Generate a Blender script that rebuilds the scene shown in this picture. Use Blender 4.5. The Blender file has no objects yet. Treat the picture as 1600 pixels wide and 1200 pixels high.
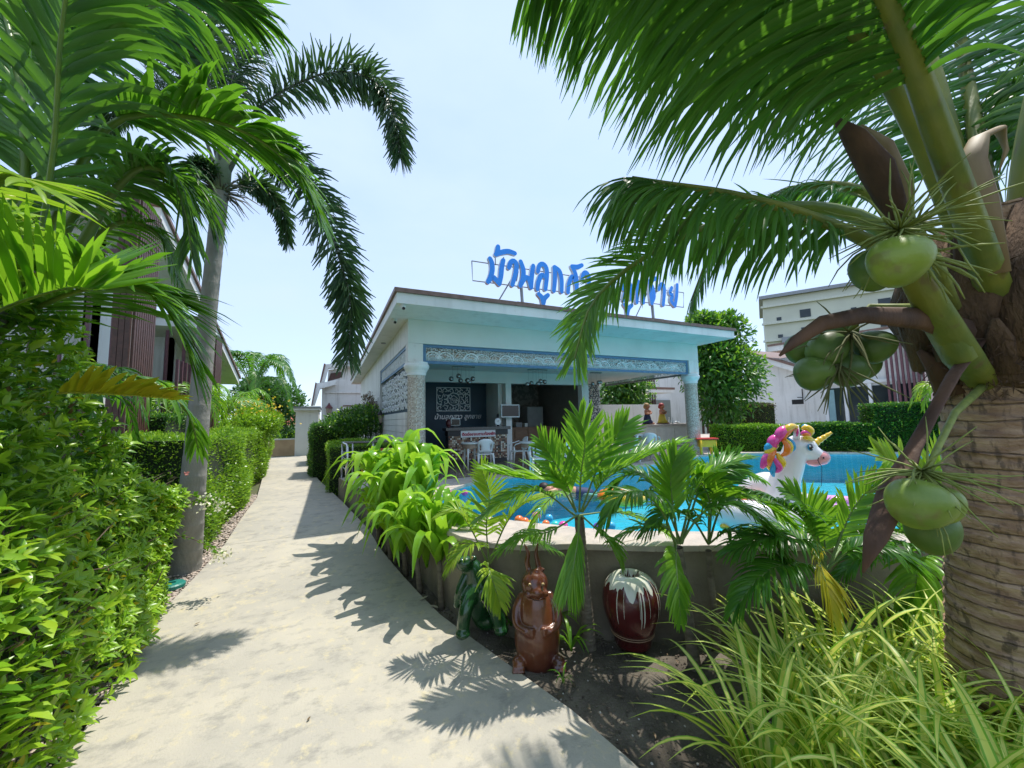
import bpy, math, random
import numpy as np
from mathutils import Vector

rng = np.random.default_rng(11)
random.seed(11)
SC = bpy.context.scene
COL = SC.collection
R = math.radians

# ------------------------------------------------------------------ camera
cd = bpy.data.cameras.new('camera')
cam = bpy.data.objects.new('camera', cd)
COL.objects.link(cam)
cd.sensor_width = 36.0
cd.lens = 36.0 * 605 / 1600
cd.clip_start = 0.02
cd.clip_end = 2000
from mathutils import Matrix
YAW, PITCH, ROLL = math.atan(285 / 605), math.atan(55 / 605), 0.021
cam.matrix_world = (Matrix.Translation((0, 0, 1.75)) @ Matrix.Rotation(-YAW, 4, 'Z')
                    @ Matrix.Rotation(math.pi / 2 + PITCH, 4, 'X') @ Matrix.Rotation(-ROLL, 4, 'Z'))
SC.camera = cam

# ------------------------------------------------------------------ world: hazy tropical sky with thin cloud
w = bpy.data.worlds.new('World')
SC.world = w
w.use_nodes = True
nt = w.node_tree
N, LK = nt.nodes, nt.links
bg = N['Background']
sky = N.new('ShaderNodeTexSky')
sky.sky_type = 'NISHITA'
sky.sun_disc = False
sky.sun_elevation = R(68)
sky.sun_rotation = R(77)
sky.air_density = 1.0
sky.dust_density = 0.7
sky.ozone_density = 2.0
tc = N.new('ShaderNodeTexCoord')
mp = N.new('ShaderNodeMapping')
mp.inputs['Scale'].default_value = (1.0, 1.0, 2.4)
LK.new(tc.outputs['Generated'], mp.inputs['Vector'])
nz = N.new('ShaderNodeTexNoise')
nz.inputs['Scale'].default_value = 2.1
nz.inputs['Detail'].default_value = 9
nz.inputs['Roughness'].default_value = 0.55
LK.new(mp.outputs['Vector'], nz.inputs['Vector'])
cr = N.new('ShaderNodeValToRGB')
cr.color_ramp.elements[0].position = 0.35
cr.color_ramp.elements[0].color = (0.62, 0.62, 0.62, 1)
cr.color_ramp.elements[1].position = 0.68
cr.color_ramp.elements[1].color = (0.93, 0.93, 0.93, 1)
LK.new(nz.outputs['Fac'], cr.inputs['Fac'])
mx = N.new('ShaderNodeMixRGB')
LK.new(cr.outputs['Color'], mx.inputs['Fac'])
LK.new(sky.outputs['Color'], mx.inputs['Color1'])
mx.inputs['Color2'].default_value = (2.6, 3.25, 4.4, 1)
LK.new(mx.outputs['Color'], bg.inputs['Color'])
bg.inputs['Strength'].default_value = 0.15

sd = bpy.data.lights.new('sun', 'SUN')
sun = bpy.data.objects.new('sun', sd)
COL.objects.link(sun)
sd.energy = 2.55
sd.angle = R(0.6)
sd.color = (1.0, 0.955, 0.88)
sun.rotation_euler = Vector((0.335, 0.077, 0.94)).to_track_quat('Z', 'Y').to_euler()

vs = SC.view_settings
vs.view_transform = 'Standard'
vs.look = 'None'
vs.exposure = 0.92
vs.gamma = 1
vs.use_curve_mapping = False
cy = SC.cycles
cy.use_denoising = True
cy.max_bounces = 8
cy.diffuse_bounces = 4
cy.glossy_bounces = 3
cy.transmission_bounces = 4
cy.transparent_max_bounces = 8
cy.caustics_reflective = False
cy.caustics_refractive = False

# ------------------------------------------------------------------ materials
MAT = {}
def mat(name, c1, c2=None, rough=0.6, scale=6.0, bump=0.0, bscale=40.0, metal=0.0, trans=0.0, tcol=None, coat=0.0,
        attr=False, spec=0.5, detail=6.0, stretch=None, lo=0.35, hi=0.65, emit=None, streak=0.0, blot=None):
    if name in MAT:
        return MAT[name]
    m = bpy.data.materials.new(name)
    m.use_nodes = True
    n, l = m.node_tree.nodes, m.node_tree.links
    p = n['Principled BSDF']
    p.inputs['Roughness'].default_value = rough
    p.inputs['Metallic'].default_value = metal
    p.inputs['Specular IOR Level'].default_value = spec
    p.inputs['Coat Weight'].default_value = coat
    p.inputs['Coat Roughness'].default_value = 0.08
    col = None
    tcn = n.new('ShaderNodeTexCoord')
    vec = tcn.outputs['Object']
    if stretch:
        mpn = n.new('ShaderNodeMapping')
        mpn.inputs['Scale'].default_value = stretch
        l.new(vec, mpn.inputs['Vector'])
        vec = mpn.outputs['Vector']
    if c2 is None:
        c2 = tuple(x * 0.86 for x in c1)
    mxn = n.new('ShaderNodeMixRGB')
    mxn.inputs['Color1'].default_value = (*c1, 1)
    mxn.inputs['Color2'].default_value = (*c2, 1)
    if attr:
        a = n.new('ShaderNodeAttribute')
        a.attribute_name = 'v'
        l.new(a.outputs['Fac'], mxn.inputs['Fac'])
    else:
        t = n.new('ShaderNodeTexNoise')
        t.inputs['Scale'].default_value = scale
        t.inputs['Detail'].default_value = detail
        l.new(vec, t.inputs['Vector'])
        rp = n.new('ShaderNodeMapRange')
        rp.inputs['From Min'].default_value = lo
        rp.inputs['From Max'].default_value = hi
        l.new(t.outputs['Fac'], rp.inputs['Value'])
        l.new(rp.outputs['Result'], mxn.inputs['Fac'])
    col = mxn.outputs['Color']
    def over(col, sc, stv, lo_, hi_, c_, fac, det=8):
        m_ = n.new('ShaderNodeMapping'); m_.inputs['Scale'].default_value = stv; l.new(tcn.outputs['Object'], m_.inputs['Vector'])
        t_ = n.new('ShaderNodeTexNoise'); t_.inputs['Scale'].default_value = sc; t_.inputs['Detail'].default_value = det; l.new(m_.outputs['Vector'], t_.inputs['Vector'])
        r_ = n.new('ShaderNodeMapRange'); r_.inputs['From Min'].default_value = lo_; r_.inputs['From Max'].default_value = hi_; r_.inputs['To Max'].default_value = fac; l.new(t_.outputs['Fac'], r_.inputs['Value'])
        x_ = n.new('ShaderNodeMixRGB'); l.new(r_.outputs['Result'], x_.inputs['Fac']); l.new(col, x_.inputs['Color1']); x_.inputs['Color2'].default_value = (*c_, 1)
        return x_.outputs['Color']
    if streak:
        col = over(col, 5, (1, 1, .12), .52, .72, (.30, .29, .25), streak)
        col = over(col, 14, (1, 1, .5), .60, .75, (.34, .31, .25), streak * .7)
    if blot:
        col = over(col, blot[0], (1, 1, blot[1]), blot[2], blot[2] + .08, blot[3], blot[4])
    l.new(col, p.inputs['Base Color'])
    if bump:
        t2 = n.new('ShaderNodeTexNoise')
        t2.inputs['Scale'].default_value = bscale
        t2.inputs['Detail'].default_value = 5
        l.new(vec, t2.inputs['Vector'])
        b = n.new('ShaderNodeBump')
        b.inputs['Strength'].default_value = min(1, bump)
        b.inputs['Distance'].default_value = 0.02
        l.new(t2.outputs['Fac'], b.inputs['Height'])
        l.new(b.outputs['Normal'], p.inputs['Normal'])
    if trans:
        ms = n.new('ShaderNodeMixShader')
        ms.inputs['Fac'].default_value = trans
        tr = n.new('ShaderNodeBsdfTranslucent')
        if tcol:
            tr.inputs['Color'].default_value = (*tcol, 1)
        else:
            l.new(col, tr.inputs['Color'])
        l.new(p.outputs['BSDF'], ms.inputs[1])
        l.new(tr.outputs['BSDF'], ms.inputs[2])
        l.new(ms.outputs['Shader'], n['Material Output'].inputs['Surface'])
    if emit:
        p.inputs['Emission Color'].default_value = (*emit, 1)
        p.inputs['Emission Strength'].default_value = 1.0
    MAT[name] = m
    return m

def brickmat(name, c1, c2, mortar, w, h, msize=0.02, rough=0.4, offset=0.0, axes='xy', bias=0.0, c3=None, bump=0.3, coat=0.0, noise=0.0):
    """tile pattern in metres; axes picks which object axes carry it; 'cyl' wraps round z"""
    m = bpy.data.materials.new(name)
    m.use_nodes = True
    n, l = m.node_tree.nodes, m.node_tree.links
    p = n['Principled BSDF']
    p.inputs['Roughness'].default_value = rough
    p.inputs['Coat Weight'].default_value = coat
    t = n.new('ShaderNodeTexCoord')
    s = n.new('ShaderNodeSeparateXYZ')
    l.new(t.outputs['Object'], s.inputs[0])
    c = n.new('ShaderNodeCombineXYZ')
    if axes == 'cyl':
        a = n.new('ShaderNodeMath'); a.operation = 'ARCTAN2'
        l.new(s.outputs['Y'], a.inputs[0]); l.new(s.outputs['X'], a.inputs[1])
        mu = n.new('ShaderNodeMath'); mu.operation = 'MULTIPLY'; mu.inputs[1].default_value = 0.17
        l.new(a.outputs[0], mu.inputs[0]); l.new(mu.outputs[0], c.inputs['X']); l.new(s.outputs['Z'], c.inputs['Y'])
    else:
        l.new(s.outputs[axes[0].upper()], c.inputs['X'])
        l.new(s.outputs[axes[1].upper()], c.inputs['Y'])
    b = n.new('ShaderNodeTexBrick')
    b.offset = offset
    b.squash = 1.0
    b.inputs['Scale'].default_value = 1.0
    b.inputs['Brick Width'].default_value = w
    b.inputs['Row Height'].default_value = h
    b.inputs['Mortar Size'].default_value = msize
    b.inputs['Mortar Smooth'].default_value = 0.1
    b.inputs['Bias'].default_value = bias
    b.inputs['Color1'].default_value = (*c1, 1)
    b.inputs['Color2'].default_value = (*c2, 1)
    b.inputs['Mortar'].default_value = (*mortar, 1)
    l.new(c.outputs[0], b.inputs['Vector'])
    out = b.outputs['Color']
    if c3:
        wn = n.new('ShaderNodeTexWhiteNoise')
        sn = n.new('ShaderNodeVectorMath'); sn.operation = 'SNAP'
        sn.inputs[1].default_value = (w, h, 1)
        l.new(c.outputs[0], sn.inputs[0]); l.new(sn.outputs[0], wn.inputs['Vector'])
        rmp = n.new('ShaderNodeValToRGB'); rmp.color_ramp.interpolation = 'CONSTANT'
        e = rmp.color_ramp.elements
        e[0].position = 0; e[0].color = (*c3[0], 1)
        e[1].position = 1.0 / len(c3); e[1].color = (*c3[1], 1)
        for k in range(2, len(c3)):
            q = e.new(k / len(c3)); q.color = (*c3[k], 1)
        l.new(wn.outputs['Value'], rmp.inputs['Fac'])
        mm = n.new('ShaderNodeMixRGB')
        l.new(b.outputs['Fac'], mm.inputs['Fac']); l.new(rmp.outputs['Color'], mm.inputs['Color1'])
        mm.inputs['Color2'].default_value = (*mortar, 1)
        out = mm.outputs['Color']
    if noise:
        tn = n.new('ShaderNodeTexNoise'); tn.inputs['Scale'].default_value = 3.0; tn.inputs['Detail'].default_value = 6
        l.new(t.outputs['Object'], tn.inputs['Vector'])
        mr = n.new('ShaderNodeMapRange'); mr.inputs['To Min'].default_value = 1 - noise; mr.inputs['To Max'].default_value = 1 + noise
        l.new(tn.outputs['Fac'], mr.inputs['Value'])
        mv = n.new('ShaderNodeMixRGB'); mv.blend_type = 'MULTIPLY'; mv.inputs['Fac'].default_value = 1
        l.new(out, mv.inputs['Color1']); l.new(mr.outputs['Result'], mv.inputs['Color2'])
        out = mv.outputs['Color']
    l.new(out, p.inputs['Base Color'])
    if bump:
        bp = n.new('ShaderNodeBump'); bp.invert = True
        bp.inputs['Strength'].default_value = bump; bp.inputs['Distance'].default_value = 0.004
        l.new(b.outputs['Fac'], bp.inputs['Height']); l.new(bp.outputs['Normal'], p.inputs['Normal'])
    return m

# ------------------------------------------------------------------ object helpers
ORG = {}
def tag(o, label=None, cat=None, group=None, kind=None):
    if label: o['label'] = label
    if cat: o['category'] = cat
    if group: o['group'] = group
    if kind: o['kind'] = kind
    return o

def thing(name, label, cat, loc=(0, 0, 0), group=None, kind=None):
    o = bpy.data.objects.new(name, None)
    COL.objects.link(o)
    o.empty_display_size = 0.1
    o.location = loc
    ORG[o] = np.array(loc, float)
    return tag(o, label, cat, group, kind)

def link_mesh(name, me, parent=None):
    o = bpy.data.objects.new(name, me)
    COL.objects.link(o)
    if parent is not None:
        o.parent = parent
    return o

def np_mesh(name, V, F, mats, parent=None, v=None, mi=None, smooth=True, label=None, orig=None):
    """V (n,3); F (m,k) int array or list of such arrays with the same vertex numbering"""
    V = np.asarray(V, float)
    o3 = ORG.get(parent, np.zeros(3)) if parent is not None else (np.zeros(3) if orig is None else np.array(orig, float))
    Fs = F if isinstance(F, list) else [F]
    me = bpy.data.meshes.new(name)
    nl = sum(f.size for f in Fs)
    nf = sum(len(f) for f in Fs)
    me.vertices.add(len(V))
    me.vertices.foreach_set('co', (V - o3).astype(np.float32).ravel())
    me.loops.add(nl)
    me.polygons.add(nf)
    me.loops.foreach_set('vertex_index', np.concatenate([f.ravel() for f in Fs]).astype(np.int32))
    tot = np.concatenate([np.full(len(f), f.shape[1]) for f in Fs])
    st = np.concatenate([[0], np.cumsum(tot)[:-1]])
    me.polygons.foreach_set('loop_start', st.astype(np.int32))
    if not isinstance(mats, (list, tuple)): mats = [mats]
    for m in mats: me.materials.append(m)
    if mi is not None: me.polygons.foreach_set('material_index', np.asarray(mi, np.int32))
    if smooth: me.polygons.foreach_set('use_smooth', np.ones(nf, bool))
    me.update(calc_edges=True)
    if v is not None:
        a = me.attributes.new('v', 'FLOAT', 'POINT')
        a.data.foreach_set('value', np.asarray(v, np.float32))
    me.validate()
    o = link_mesh(name, me, parent)
    if parent is None and orig is not None: o.location = orig
    ORG[o] = o3
    if label: o['label'] = label
    return o

class B:
    """collects shapes, builds ONE mesh object"""
    def __init__(s):
        s.v = []; s.f = []; s.mi = []; s.m = 0; s.sm = []; s.smooth = False
    def add(s, vs, fs):
        k = len(s.v)
        s.v += [tuple(map(float, q)) for q in vs]
        for f in fs:
            s.f.append([k + i for i in f]); s.mi.append(s.m); s.sm.append(s.smooth)
        return s
    def box(s, x0, x1, y0, y1, z0, z1):
        vs = [(x, y, z) for z in (z0, z1) for y in (y0, y1) for x in (x0, x1)]
        return s.add(vs, [(0, 2, 3, 1), (4, 5, 7, 6), (0, 1, 5, 4), (2, 6, 7, 3), (0, 4, 6, 2), (1, 3, 7, 5)])
    def obox(s, c, sx, sy, sz, ang=0.0, tilt=0.0):
        ca, sa = math.cos(ang), math.sin(ang)
        vs = []
        for z in (-.5, .5):
            for y in (-.5, .5):
                for x in (-.5, .5):
                    X, Y, Z_ = x * sx, y * sy, z * sz
                    Y, Z_ = Y * math.cos(tilt) - Z_ * math.sin(tilt), Y * math.sin(tilt) + Z_ * math.cos(tilt)
                    vs.append((c[0] + X * ca - Y * sa, c[1] + X * sa + Y * ca, c[2] + Z_))
        return s.add(vs, [(0, 2, 3, 1), (4, 5, 7, 6), (0, 1, 5, 4), (2, 6, 7, 3), (0, 4, 6, 2), (1, 3, 7, 5)])
    def prism(s, poly, z0, z1, top=True, bot=True):
        n = len(poly)
        a = sum(poly[i][0] * poly[(i + 1) % n][1] - poly[(i + 1) % n][0] * poly[i][1] for i in range(n))
        if a < 0: poly = poly[::-1]
        zf0 = z0 if callable(z0) else (lambda x, y: z0)
        zf1 = z1 if callable(z1) else (lambda x, y: z1)
        vs = [(x, y, zf0(x, y)) for x, y in poly] + [(x, y, zf1(x, y)) for x, y in poly]
        fs = [(i, (i + 1) % n, n + (i + 1) % n, n + i) for i in range(n)]
        if top: fs.append(tuple(range(n, 2 * n)))
        if bot: fs.append(tuple(range(n - 1, -1, -1)))
        return s.add(vs, fs)
    def wallprism(s, poly, a, d, off0, off1):
        """polygon in a vertical plane: points (along, z); a = origin xy, d = unit dir xy; thickness from off0 to off1 along the left normal"""
        nx, ny = -d[1], d[0]
        n = len(poly)
        vs = []
        for off in (off0, off1):
            for (t, z) in poly:
                vs.append((a[0] + d[0] * t + nx * off, a[1] + d[1] * t + ny * off, z))
        fs = [(i, (i + 1) % n, n + (i + 1) % n, n + i) for i in range(n)] + [tuple(range(n, 2 * n)), tuple(range(n - 1, -1, -1))]
        return s.add(vs, fs)
    def tube(s, pts, rad, n=8, cap=True, flat=1.0):
        P = [Vector(p) for p in pts]
        if not isinstance(rad, (list, tuple, np.ndarray)): rad = [rad] * len(P)
        vs = []; prev = None
        for i, p in enumerate(P):
            t = (P[min(i + 1, len(P) - 1)] - P[max(i - 1, 0)])
            if t.length < 1e-9: t = Vector((0, 0, 1))
            t.normalize()
            if prev is None:
                u = Vector((0, 0, 1)) if abs(t.z) < 0.9 else Vector((1, 0, 0))
            else:
                u = prev
            a = (u - t * u.dot(t)).normalized(); prev = a
            b = t.cross(a)
            for k in range(n):
                an = 2 * math.pi * k / n
                vs.append(p + (a * math.cos(an) * flat + b * math.sin(an)) * rad[i])
        fs = []
        for i in range(len(P) - 1):
            for k in range(n):
                fs.append((i * n + k, i * n + (k + 1) % n, (i + 1) * n + (k + 1) % n, (i + 1) * n + k))
        if cap:
            fs.append(tuple(range(n - 1, -1, -1))); fs.append(tuple(range((len(P) - 1) * n, len(P) * n)))
        return s.add(vs, fs)
    def lathe(s, prof, c=(0, 0, 0), n=24):
        vs = []
        for r, z in prof:
            for k in range(n):
                a = 2 * math.pi * k / n
                vs.append((c[0] + r * math.cos(a), c[1] + r * math.sin(a), c[2] + z))
        fs = []
        for i in range(len(prof) - 1):
            for k in range(n):
                fs.append((i * n + k, i * n + (k + 1) % n, (i + 1) * n + (k + 1) % n, (i + 1) * n + k))
        fs.append(tuple(range(n - 1, -1, -1))); fs.append(tuple(range((len(prof) - 1) * n, len(prof) * n)))
        return s.add(vs, fs)
    def ball(s, c, r, n=12, m=8):
        if not isinstance(r, (tuple, list)): r = (r, r, r)
        prof = [(max(1e-4, math.sin(math.pi * i / m)), -math.cos(math.pi * i / m)) for i in range(m + 1)]
        vs = []
        for q, z in prof:
            for k in range(n):
                a = 2 * math.pi * k / n
                vs.append((c[0] + r[0] * q * math.cos(a), c[1] + r[1] * q * math.sin(a), c[2] + r[2] * z))
        fs = [(i * n + k, i * n + (k + 1) % n, (i + 1) * n + (k + 1) % n, (i + 1) * n + k) for i in range(m) for k in range(n)]
        return s.add(vs, fs)
    def build(s, name, mats, parent=None, smooth=False, bevel=0.0, label=None, orig=None):
        if not isinstance(mats, (list, tuple)): mats = [mats]
        o3 = ORG.get(parent, np.zeros(3)) if parent is not None else (np.zeros(3) if orig is None else np.array(orig, float))
        me = bpy.data.meshes.new(name)
        me.from_pydata([(q[0] - o3[0], q[1] - o3[1], q[2] - o3[2]) for q in s.v], [], s.f)
        for m in mats: me.materials.append(m)
        me.polygons.foreach_set('material_index', s.mi)
        me.polygons.foreach_set('use_smooth', [bool(smooth or q) for q in s.sm])
        me.update()
        o = link_mesh(name, me, parent)
        if parent is None and orig is not None: o.location = orig
        ORG[o] = o3
        if bevel:
            bm = o.modifiers.new('bevel', 'BEVEL'); bm.width = bevel; bm.segments = 2; bm.limit_method = 'ANGLE'
        if label: o['label'] = label
        return o

def box(name, m, x0, x1, y0, y1, z0, z1, parent=None, bevel=0.0, label=None):
    return B().box(x0, x1, y0, y1, z0, z1).build(name, m, parent, bevel=bevel, label=label)

def catmull(P, n):
    P = np.asarray(P, float)
    Q = np.vstack([2 * P[0] - P[1], P, 2 * P[-1] - P[-2]])
    seg = len(P) - 1
    out = []
    for t in np.linspace(0, seg, n):
        i = min(int(t), seg - 1); u = t - i
        a, b, c, d = Q[i], Q[i + 1], Q[i + 2], Q[i + 3]
        out.append(0.5 * ((2 * b) + (c - a) * u + (2 * a - 5 * b + 4 * c - d) * u * u + (3 * b - a - 3 * c + d) * u ** 3))
    return np.array(out)

def nrm(a):
    return a / np.maximum(np.linalg.norm(a, axis=-1, keepdims=True), 1e-9)

def copy_tree(o, parent=None):
    c = o.copy(); COL.objects.link(c)
    if parent is not None: c.parent = parent
    for ch in list(o.children): copy_tree(ch, c)
    return c

def remesh(o, voxel, smooth=4):
    m = o.modifiers.new('remesh', 'REMESH'); m.mode = 'VOXEL'; m.voxel_size = voxel; m.use_smooth_shade = True
    s = o.modifiers.new('smooth', 'SMOOTH'); s.iterations = smooth; s.factor = 0.6
    dg = bpy.context.evaluated_depsgraph_get()
    me = bpy.data.meshes.new_from_object(o.evaluated_get(dg))
    o.modifiers.clear()
    o.data = me
    for p in me.polygons: p.use_smooth = True
    return o

# ------------------------------------------------------------------ foliage helpers
def leaf_cloud(name, P, D, Nn, L, Wd, mats, parent=None, v=None, fold=0.15, simple=False, bend=0.15, label=None, kind=None, orig=None):
    """one leaf per row: position P, direction D, surface normal Nn, length L, width Wd"""
    n = len(P)
    D = nrm(D); S = nrm(np.cross(D, Nn)); U = np.cross(S, D)
    L = np.broadcast_to(L, (n,))[:, None]; Wd = np.broadcast_to(Wd, (n,))[:, None]
    if simple:
        T = [(0, 0, 0), (.45, .5, 0), (1, 0, -bend), (.45, -.5, 0)]
        F = np.array([[0, 1, 2, 3]])
    else:
        T = [(0, 0, 0), (.3, .42, fold * .4), (.3, 0, 0), (.3, -.42, fold * .4), (.65, .4, fold * .4 - bend * .4), (.65, 0, -bend * .4), (.65, -.4, fold * .4 - bend * .4), (1, 0, -bend)]
        F = [np.array([[0, 2, 1, 1]])[:, :3], np.array([[0, 3, 2, 2]])[:, :3]]
        F = np.array([[1, 2, 5, 4], [2, 3, 6, 5]])
        F3 = np.array([[0, 2, 1], [0, 3, 2], [4, 5, 7], [5, 6, 7]])
    k = len(T)
    V = np.stack([P + D * L * t[0] + S * Wd * t[1] + U * L * t[2] for t in T], 1).reshape(-1, 3)
    off = (np.arange(n) * k)[:, None, None]
    Fs = [(F[None] + off).reshape(-1, F.shape[1])]
    if not simple: Fs.append((F3[None] + off).reshape(-1, 3))
    vv = np.repeat(rng.random(n) if v is None else v, k)
    o = np_mesh(name, V, Fs, mats, parent, v=vv, smooth=True, label=label, orig=orig)
    if kind: o['kind'] = kind
    return o

def frond(parent, pts, L=0.5, w=0.03, n=40, droop=0.5, ang=(65, 25), r=(0.02, 0.004), mats=None, t0=0.12, lift=0.25,
          plume=False, seg=4, up=(0, 0, 1), name='frond', endL=0.45, jit=0.12, gap=0.0, label=None, fold=0.2, tipw=0.06, basew=.45, flat=.75):
    C = catmull(pts, 60)
    T = nrm(np.gradient(C, axis=0))
    ts = t0 + (1 - t0) * (np.arange(n) + 0.5) / n
    if gap: ts = ts + rng.normal(0, gap, n)
    ts = np.clip(ts, 0, 1)
    ti = ts * 59
    i0 = np.clip(ti.astype(int), 0, 58); u = (ti - i0)[:, None]
    Pp = C[i0] * (1 - u) + C[i0 + 1] * u
    Tt = nrm(T[i0] * (1 - u) + T[i0 + 1] * u)
    U0 = np.array(up, float)[None]
    S = nrm(np.cross(Tt, U0)); U = np.cross(S, Tt)
    allV = []; allF = []; vv = []; base = 0
    q = (ts - t0) / (1 - t0)
    prof = np.minimum(1, 0.45 + q / 0.2 * 0.55) * (1 - (1 - endL) * q ** 2.2)
    a = np.radians(ang[0] + (ang[1] - ang[0]) * q ** 1.3)
    WP = np.array([basew] + [1 - 0.75 * max(0, (k / seg - 0.45) / 0.55) ** 1.7 for k in range(1, seg)] + [tipw])
    passes = ([(s, None) for s in (-1, 1)] if not plume else [(1, th) for th in range(plume)])
    for s, th in passes:
        aa = a + rng.normal(0, jit, n)
        if th is None:
            lf = lift + rng.normal(0, jit, n)
            out = S * (s * np.cos(lf))[:, None] + U * np.sin(lf)[:, None]
        else:
            fi = rng.random(n) * 2 * math.pi if plume > 2 else rng.random(n) * 6.28
            out = S * np.cos(fi)[:, None] + U * np.sin(fi)[:, None]
        d = nrm(Tt * np.cos(aa)[:, None] + out * np.sin(aa)[:, None])
        Ln = L * prof * (1 + rng.normal(0, 0.06, n))
        dr = droop * (1 + rng.normal(0, 0.25, n))
        pos = Pp + rng.normal(0, .002, Pp.shape)
        Wv = nrm(Tt - d * np.sum(Tt * d, 1, keepdims=True))
        ww = w * (0.75 + 0.35 * prof)
        rings = []
        for k in range(seg + 1):
            sK = k / seg
            dk = nrm(d + np.array([0, 0, -1.0])[None] * (dr * sK * sK * 1.6)[:, None])
            if k: pos = pos + dk * (Ln / seg)[:, None]
            Wk = nrm(Wv - dk * np.sum(Wv * dk, 1, keepdims=True))
            Nk = np.cross(dk, Wk)
            Nk = Nk * np.sign(np.sum(Nk * U, 1, keepdims=True) + 1e-6)
            hw = (ww * WP[k] * 0.5)[:, None]
            rings += [pos - Wk * hw, pos + Nk * hw * fold * 2, pos + Wk * hw]
        V = np.stack(rings, 1)
        kk = V.shape[1]
        V = V.reshape(-1, 3)
        fs = []
        for k in range(seg):
            b = k * 3
            fs += [[b, b + 1, b + 4, b + 3], [b + 1, b + 2, b + 5, b + 4]]
        F = (np.array(fs)[None] + (np.arange(n) * kk)[:, None, None]).reshape(-1, 4) + base
        base += len(V)
        allV.append(V); allF.append(F)
        vv.append(np.repeat(np.clip(rng.normal(0.5, 0.25, n), 0, 1), kk))
    nf = sum(len(f) for f in allF)
    # rachis
    b = B()
    rr = [r[0] + (r[1] - r[0]) * (i / 19) ** 0.7 for i in range(20)]
    b.tube(C[np.linspace(0, 59, 20).astype(int)], rr, 8, flat=flat)
    V = np.vstack(allV + [np.array(b.v)])
    F4 = np.array([f for f in b.f if len(f) == 4]) + base
    Fs = allF + [F4]
    mi = np.concatenate([np.zeros(nf), np.ones(len(F4))])
    v = np.concatenate(vv + [np.full(len(b.v), 0.5)])
    return np_mesh(name, V, Fs, mats, parent, v=v, mi=mi, label=label)

def strap(pts, w, across=2, segs=8, fold=0.25, curl=0.0, up=(0, 0, 1), wavy=0.0, tip=0.03, tp=3.0):
    """a long blade along pts; returns V, F, and column index of each face"""
    C = catmull(pts, segs + 1)
    T = nrm(np.gradient(C, axis=0))
    S = nrm(np.cross(T, np.array(up, float)[None])); U = np.cross(S, T)
    V = []
    for i in range(segs + 1):
        s = i / segs
        hw = w * 0.5 * (min(1, 0.45 + s * 2.2) * max(tip, (1 - s ** tp)))
        for j in range(across + 1):
            c = j / across * 2 - 1
            V.append(C[i] + S[i] * hw * c + U[i] * hw * (fold * abs(c) + wavy * math.sin(s * 14 + c * 2) * abs(c)))
    F = []; colr = []
    for i in range(segs):
        for j in range(across):
            a = i * (across + 1) + j
            F.append([a, a + 1, a + across + 2, a + across + 1]); colr.append(j)
    return np.array(V), np.array(F), colr


# ------------------------------------------------------------------ common materials
M_white = mat('white_paint', (.80, .795, .76), (.70, .705, .67), rough=.55, scale=1.2, bump=.12, bscale=60, detail=9, streak=.22)
M_wall = mat('wall_paint', (.78, .78, .745), (.68, .68, .64), rough=.7, scale=.7, bump=.15, bscale=50, detail=10, streak=.4)
M_soffit = mat('soffit_paint', (.76, .77, .73), (.68, .69, .65), rough=.7, scale=1.5)
M_cream = mat('cream_wall', (.72, .70, .60), (.62, .60, .51), rough=.7, scale=2)
M_brownmetal = mat('brown_metal', (.17, .095, .07), (.23, .14, .11), rough=.5, scale=8)
M_bluewood = mat('blue_trim', (.10, .22, .36), (.07, .17, .29), rough=.5, scale=10)
M_navy = mat('navy_wall', (.028, .065, .095), (.022, .05, .075), rough=.6, scale=3)
M_darkwall = mat('taupe_wallpaper', (.12, .11, .09), (.20, .19, .16), rough=.7, scale=9, detail=2, lo=.48, hi=.52)
M_slat = mat('plum_slat', (.11, .045, .06), (.16, .07, .08), rough=.5, scale=20)
M_brownslat = mat('brown_slat', (.075, .035, .024), (.115, .05, .036), rough=.55, scale=20)
M_glass = mat('dark_glass', (.015, .025, .03), (.03, .045, .05), rough=.06, scale=1)
M_steel = mat('stainless_steel', (.55, .55, .54), (.45, .45, .44), rough=.22, metal=1.0, scale=5)
M_greymetal = mat('grey_metal', (.30, .31, .32), rough=.4, metal=.6)
M_chrome = mat('smoked_chrome', (.35, .35, .34), rough=.08, metal=1.0)
M_black = mat('black_plastic', (.012, .012, .013), rough=.35)
M_screen = mat('screen_glass', (.006, .008, .008), rough=.1)
M_tan = mat('ochre_wall', (.62, .42, .24), (.52, .34, .19), rough=.8, scale=3)
M_plastic = mat('white_plastic', (.78, .80, .80), (.72, .75, .75), rough=.3, scale=4)
M_counter = mat('dark_stone', (.09, .085, .08), (.14, .13, .12), rough=.25, scale=40)

def gz(y):
    t = min(1.0, max(0.0, (y - 3.5) / 5.0))
    return .35 * t * t * (3 - 2 * t)

deck_outer = [(.18, 8.35), (.38, 7.2), (.68, 5.95), (.83, 5.35), (.95, 4.58), (1.02, 3.92), (1.14, 3.35), (1.45, 3.02), (1.9, 2.84), (2.32, 2.53), (3.23, 2.06), (4.42, 1.41), (7, 0), (10, -1.7),
              (17.5, -1.7), (20.2, 2), (20.2, 15.5), (1.2, 15.5), (1.2, 8.35)]
pool = [(1.30, 4.9), (1.33, 5.25), (1.52, 5.7), (1.97, 6.2), (2.5, 6.5), (3.1, 6.66), (4.0, 6.72), (5.0, 6.66), (6.4, 6.5), (7.6, 6.75), (8.8, 7.3), (9.8, 7.2), (10.6, 6.83),
        (12, 5.72), (13.51, 4.57), (15.0, 3.4), (15.0, 1.0), (12, -.9), (9.0, -.75), (7.1, .36), (4.6, 1.73), (3.08, 2.54), (2.59, 2.82), (2.16, 3.21), (1.69, 3.81), (1.42, 4.35)]

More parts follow.
